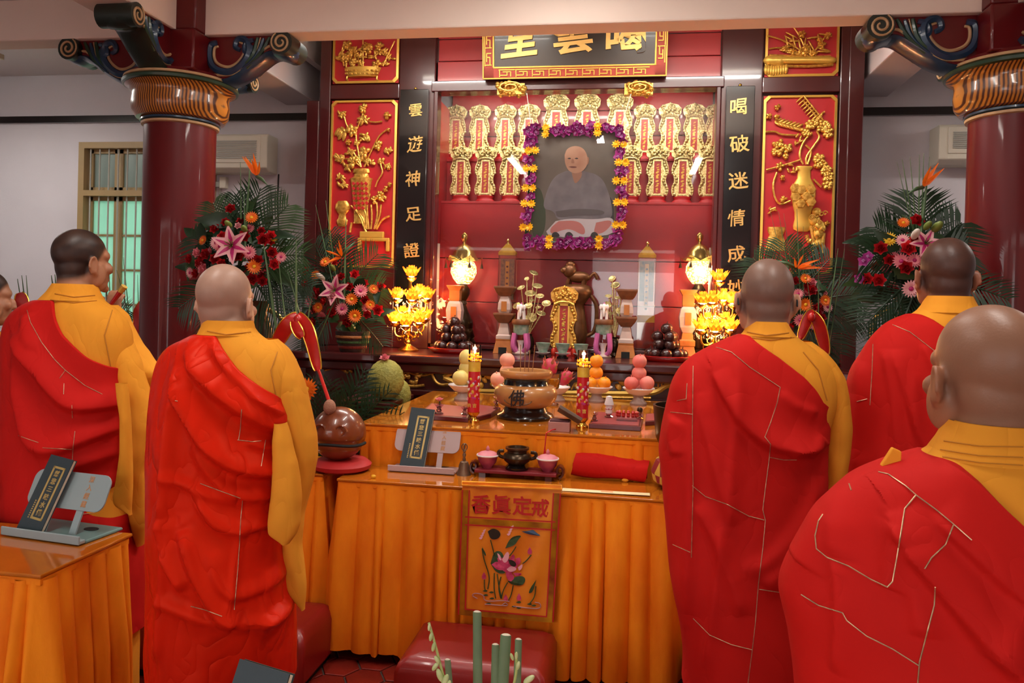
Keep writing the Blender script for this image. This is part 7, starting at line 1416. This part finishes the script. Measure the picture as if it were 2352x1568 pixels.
# monk with glasses, centre right
Y0 = 2.44
t3, Rm3 = monk('bald monk wearing glasses standing right of the low table', Y0, [(738, 1728, 1800), (755, 1718, 1810), (771, 1708, 1822), (785, 1678, 1852), (805, 1640, 1884), (830, 1600, 1912), (870, 1566, 1925), (930, 1556, 1920), (1000, 1545, 1892), (1150, 1550, 1882), (1350, 1570, 1872), (1568, 1590, 1860)],
     [(768, 1708, 1820), (782, 1672, 1850), (800, 1636, 1880), (820, 1598, 1905), (850, 1568, 1915), (890, 1549, 1910), (925, 1544, 1898), (985, 1529, 1890), (1040, 1521, 1888), (1090, 1529, 1888), (1200, 1536, 1884), (1320, 1546, 1874), (1430, 1570, 1866), (1500, 1578, 1862), (1568, 1574, 1860)],
     [(1710, 764), (1740, 788), (1790, 820), (1850, 866), (1878, 895), (1898, 925), (1960, 970)],
     [([(783, 1830, 1862), (805, 1845, 1892), (830, 1856, 1914), (865, 1866, 1936), (910, 1880, 1946), (980, 1882, 1953), (1050, 1884, 1950), (1100, 1886, 1944), (1150, 1886, 1934), (1185, 1890, 1924)], [.05, .08, .085, .085, .08, .075, .07, .06, .05, .03], .03)],
     (1763, 595, 0.0, .04, 1.0, .02), 'skin_tan', M_red,
     [([(1595, 830), (1593, 960), (1592, 1110), (1586, 1260), (1578, 1440)], .016, .012, .03), ([(1640, 850), (1690, 950), (1740, 1005), (1790, 1028), (1888, 1030)], .024, .04, .014), ([(1888, 1000), (1860, 1030), (1800, 1036)], .012, .03, .014), ([(1560, 960), (1545, 1010), (1560, 1050)], .012, .03, .02), ([(1690, 820), (1700, 900), (1680, 1000), (1670, 1200)], .008, .02, .012), ([(1600, 900), (1640, 1050), (1680, 1200)], .012, .03, .02), ([(1880, 1090), (1850, 1180), (1780, 1260), (1700, 1300)], .012, .04, .02), ([(1880, 1190), (1800, 1290), (1745, 1330)], .012, .035, .02), ([(1600, 1150), (1660, 1260), (1700, 1400)], .012, .03, .018), ([(1880, 950), (1820, 930), (1790, 900)], .008, .02, .014), ([(1660, 1180), (1640, 1350), (1615, 1530)], .009, .02, .012)],
     [[(1645, 797), (1680, 808), (1722, 843), (1792, 889), (1785, 925), (1770, 970), (1757, 1003), (1770, 1020), (1766, 1060), (1758, 1120), (1752, 1170), (1758, 1195), (1752, 1260), (1742, 1340), (1735, 1430), (1727, 1500), (1718, 1568)], [(1590, 1115), (1620, 1140), (1670, 1158), (1720, 1185), (1755, 1194)], [(1768, 1050), (1800, 1056), (1830, 1056)], [(1592, 1420), (1630, 1458), (1680, 1480), (1728, 1492)], [(1744, 1353), (1790, 1360)], [(1592, 840), (1590, 1000), (1592, 1110), (1588, 1280)], [(1540, 946), (1590, 951)], [(1578, 880), (1576, 916), (1555, 920)], [(1545, 1250), (1585, 1268)]], 70, diag=.5, seams=[[(1716, 762), (1760, 770), (1812, 764)], [(1728, 775), (1770, 781), (1818, 774)], [(1845, 808), (1880, 850), (1900, 920)]])
gl = B()
for s in (-1, 1): gl.tube([Rm3@Vector((s*.072, .09, .0)), Rm3@Vector((s*.081, .03, .002)), Rm3@Vector((s*.0885, -.012, .004)), Rm3@Vector((s*.086, -.03, -.02))], .0028, 6); gl.tube([Rm3@Vector((s*.036+.026*math.cos(a), .098, -.008+.02*math.sin(a))) for a in [i*.4 for i in range(16)]], .002, 5, True)
gl.tube([Rm3@Vector((-.012, .1, -.004)), Rm3@Vector((.012, .1, -.004))], .002, 5); part('glasses', gl, M_dark, t3, True)
# far right monk
Y0 = 2.68
monk('monk with short cropped hair standing by the right pillar', Y0, [(680, 2136, 2224), (700, 2126, 2234), (718, 2112, 2248), (732, 2078, 2280), (750, 2045, 2310), (780, 2012, 2335), (830, 1990, 2352), (900, 1972, 2360), (1000, 1966, 2360), (1250, 1960, 2360)],
     [(716, 2114, 2246), (730, 2076, 2278), (745, 2046, 2308), (775, 2010, 2330), (820, 1985, 2350), (860, 1965, 2358), (920, 1953, 2362), (1000, 1954, 2362), (1100, 1946, 2366), (1250, 1950, 2366), (1500, 1955, 2366)],
     [(2114, 715), (2150, 735), (2182, 758), (2240, 810), (2300, 870), (2352, 920)], [([(735, 2268, 2300), (760, 2280, 2325), (800, 2295, 2350), (900, 2310, 2385), (1000, 2320, 2395), (1100, 2330, 2390)], [.05, .08, .08, .07, .05], .03)],
     (2175, 547, -.05, .03, 1.0, .02), 'skin_brown_hair', M_red,
     [([(2060, 800), (2080, 900), (2110, 1010), (2150, 1080)], .014, .03, .015), ([(2120, 790), (2140, 850), (2160, 880)], .008, .02, .012), ([(1995, 830), (1985, 960), (1975, 1100)], .010, .015, .02), ([(2040, 800), (2050, 900), (2060, 1050)], .009, .025, .014), ([(2100, 850), (2095, 950), (2090, 1080)], .006, .015, .012)],
     [[(2050, 745), (2090, 762), (2120, 785), (2155, 812)], [(2005, 790), (2003, 850), (1998, 930)], [(1968, 922), (1992, 916)], [(2172, 980), (2165, 1010)]], 80)
# near monk, right foreground
Y0 = 1.40
t5, Rm5 = monk('brown bald monk nearest the camera at the right edge', Y0, [(968, 2190, 2395), (1010, 2168, 2415), (1050, 2140, 2440), (1075, 2050, 2520), (1105, 1985, 2580), (1150, 1945, 2640), (1250, 1900, 2700), (1400, 1880, 2730), (1600, 1880, 2740), (1900, 1880, 2740)],
     [(1046, 2142, 2440), (1070, 2058, 2515), (1088, 2015, 2550), (1112, 1968, 2590), (1150, 1932, 2640), (1195, 1890, 2680), (1245, 1866, 2710), (1295, 1838, 2730), (1350, 1811, 2740), (1385, 1804, 2745), (1425, 1811, 2745), (1480, 1826, 2745), (1568, 1840, 2745), (1800, 1860, 2745)],
     [(2148, 1045), (2200, 1066), (2260, 1114), (2320, 1178), (2360, 1215), (2460, 1330), (2560, 1420)], [([(1075, 2480, 2540), (1110, 2500, 2600), (1200, 2540, 2690), (1400, 2570, 2760), (1650, 2600, 2760)], [.05, .08, .08, .07, .04], .03)],
     (2268, 700, .2, .06, 1.0, .02), 'skin_brown', M_red,
     [([(2060, 1180), (2100, 1260), (2180, 1370), (2260, 1470), (2360, 1570)], .020, .045, .012), ([(2150, 1180), (2230, 1260), (2300, 1330), (2380, 1400)], .014, .035, .012), ([(2330, 1370), (2290, 1440), (2250, 1490)], .010, .02, .015), ([(1942, 1300), (1938, 1400), (1930, 1568)], .010, .02, .010), ([(1960, 1120), (1950, 1200), (1940, 1300)], .008, .02, .014), ([(2060, 1200), (2050, 1300), (2035, 1350)], .010, .02, .012), ([(2080, 1250), (2100, 1350), (2110, 1450)], .010, .03, .015), ([(1880, 1200), (1870, 1280), (1850, 1330)], .010, .03, .02)],
     [[(2018, 1083), (2040, 1088), (2080, 1115), (2105, 1137), (2150, 1170), (2190, 1203), (2232, 1240)], [(2190, 1205), (2172, 1250), (2140, 1280), (2124, 1306)], [(2105, 1135), (2078, 1168), (2070, 1220), (2060, 1280), (2050, 1335), (2038, 1348), (2000, 1330), (1950, 1300), (1900, 1280), (1875, 1260), (1872, 1230), (1880, 1195), (1890, 1180)], [(2148, 1348), (2146, 1390), (2130, 1450), (2112, 1520), (2108, 1568)], [(1840, 1365), (1880, 1390), (1935, 1407), (1945, 1425), (1990, 1460), (2050, 1490), (2110, 1528)], [(1950, 1110), (1955, 1125)]], 90, diag=.55, rh=None, seams=[[(2168, 1012), (2250, 1024), (2350, 1026)], [(2160, 1032), (2250, 1046), (2350, 1050)], [(2165, 1048), (2250, 1062), (2350, 1068)]])
a = P(2045, 1052, Y0-.02); part('saffron_clasp', B().prism([(-.014, -.014), (.0, -.02), (.018, -.014), (.018, .012), (.004, .018)], .012, Matrix.Translation(a)), M_yellow, t5, True, False, .002)
# ---------------------------------------------------------------- ceiling lamps and the front of the hall behind the camera
M_tube = mat('tube_light', '#ffffff', .4, emit=14, ecol='#fff6ea')
def tube_lamp(x, y, z, lab, watts, rz=0, zc=3.6):
    t = thing('tube_lamp', lab, 'ceiling lamp', (x, y, z), 'fluorescent ceiling lamps', rz)
    part('housing', B().bb(-.62, .62, -.05, .05, .03, .07), M_white, t, smooth=False, bev=.006); part('tube', B().tube([(-.58, 0, .01), (.58, 0, .01)], .014, 10), M_tube, t)
    for s in (-1, 1): part('rod', B().tube([(s*.4, 0, .06), (s*.4, 0, zc-z)], .006, 6), M_white, t); part('end_cap', B().tube([(s*.58, 0, .01), (s*.61, 0, .01)], .02, 10), M_white, t)
    l = bpy.data.lights.new('lamp_light', 'AREA'); l.shape = 'RECTANGLE'; l.size = 1.15; l.size_y = .08; l.energy = watts; l.color = (1, .95, .88); o = bpy.data.objects.new('lamp_light', l); COL.objects.link(o); o.parent = t; o.location = (0, 0, -.03)
tube_lamp(-1.5, 1.7, 3.3, 'left fluorescent tube lamp above the monks', 15, PI/2); tube_lamp(.7, 1.7, 3.3, 'right fluorescent tube lamp above the monks', 15, PI/2); tube_lamp(-.4, 3.1, 3.35, 'fluorescent tube lamp above the low altar table', 12, PI/2)
tube_lamp(-1.3, 4.62, 3.5, 'left tube lamp added out of sight behind the front beam', 22, 0, 3.95); tube_lamp(.4, 4.62, 3.5, 'right tube lamp added out of sight behind the front beam', 22, 0, 3.95)  # hidden lamps, added to brighten the altar front
tube_lamp(-5.2, 4.9, 3.2, 'added unseen tube lamp in the left side bay', 16, 0, 3.5); tube_lamp(3.7, 5.0, 3.2, 'added unseen tube lamp in the right side bay', 16, 0, 3.5)  # unseen lamps, added to lift the dark side walls
# facade across the court, seen only mirrored in the shrine glass
M_out = mat('white_outdoor_plaster', '#e8e2de', .8, var=.05, vscale=1.5); M_brick = mat('red_outdoor_wall', '#b06050', .8, var=.1, vscale=4)
struct('wall_court', B().bb(-8, -1.6, -9.2, -9, 0, 3.4).bb(1.2, 8, -9.2, -9, 0, 3.4).bb(-1.6, 1.2, -9.2, -9, 2.5, 3.4), M_brick)
struct('trim_3', B().bb(-1.9, -1.5, -9.0, -8.9, 0, 2.6).bb(1.1, 1.5, -9.0, -8.9, 0, 2.6).bb(-1.9, 1.5, -9.0, -8.9, 2.4, 2.75).bb(-8, 8, -9.05, -8.85, 2.9, 3.4), M_out)
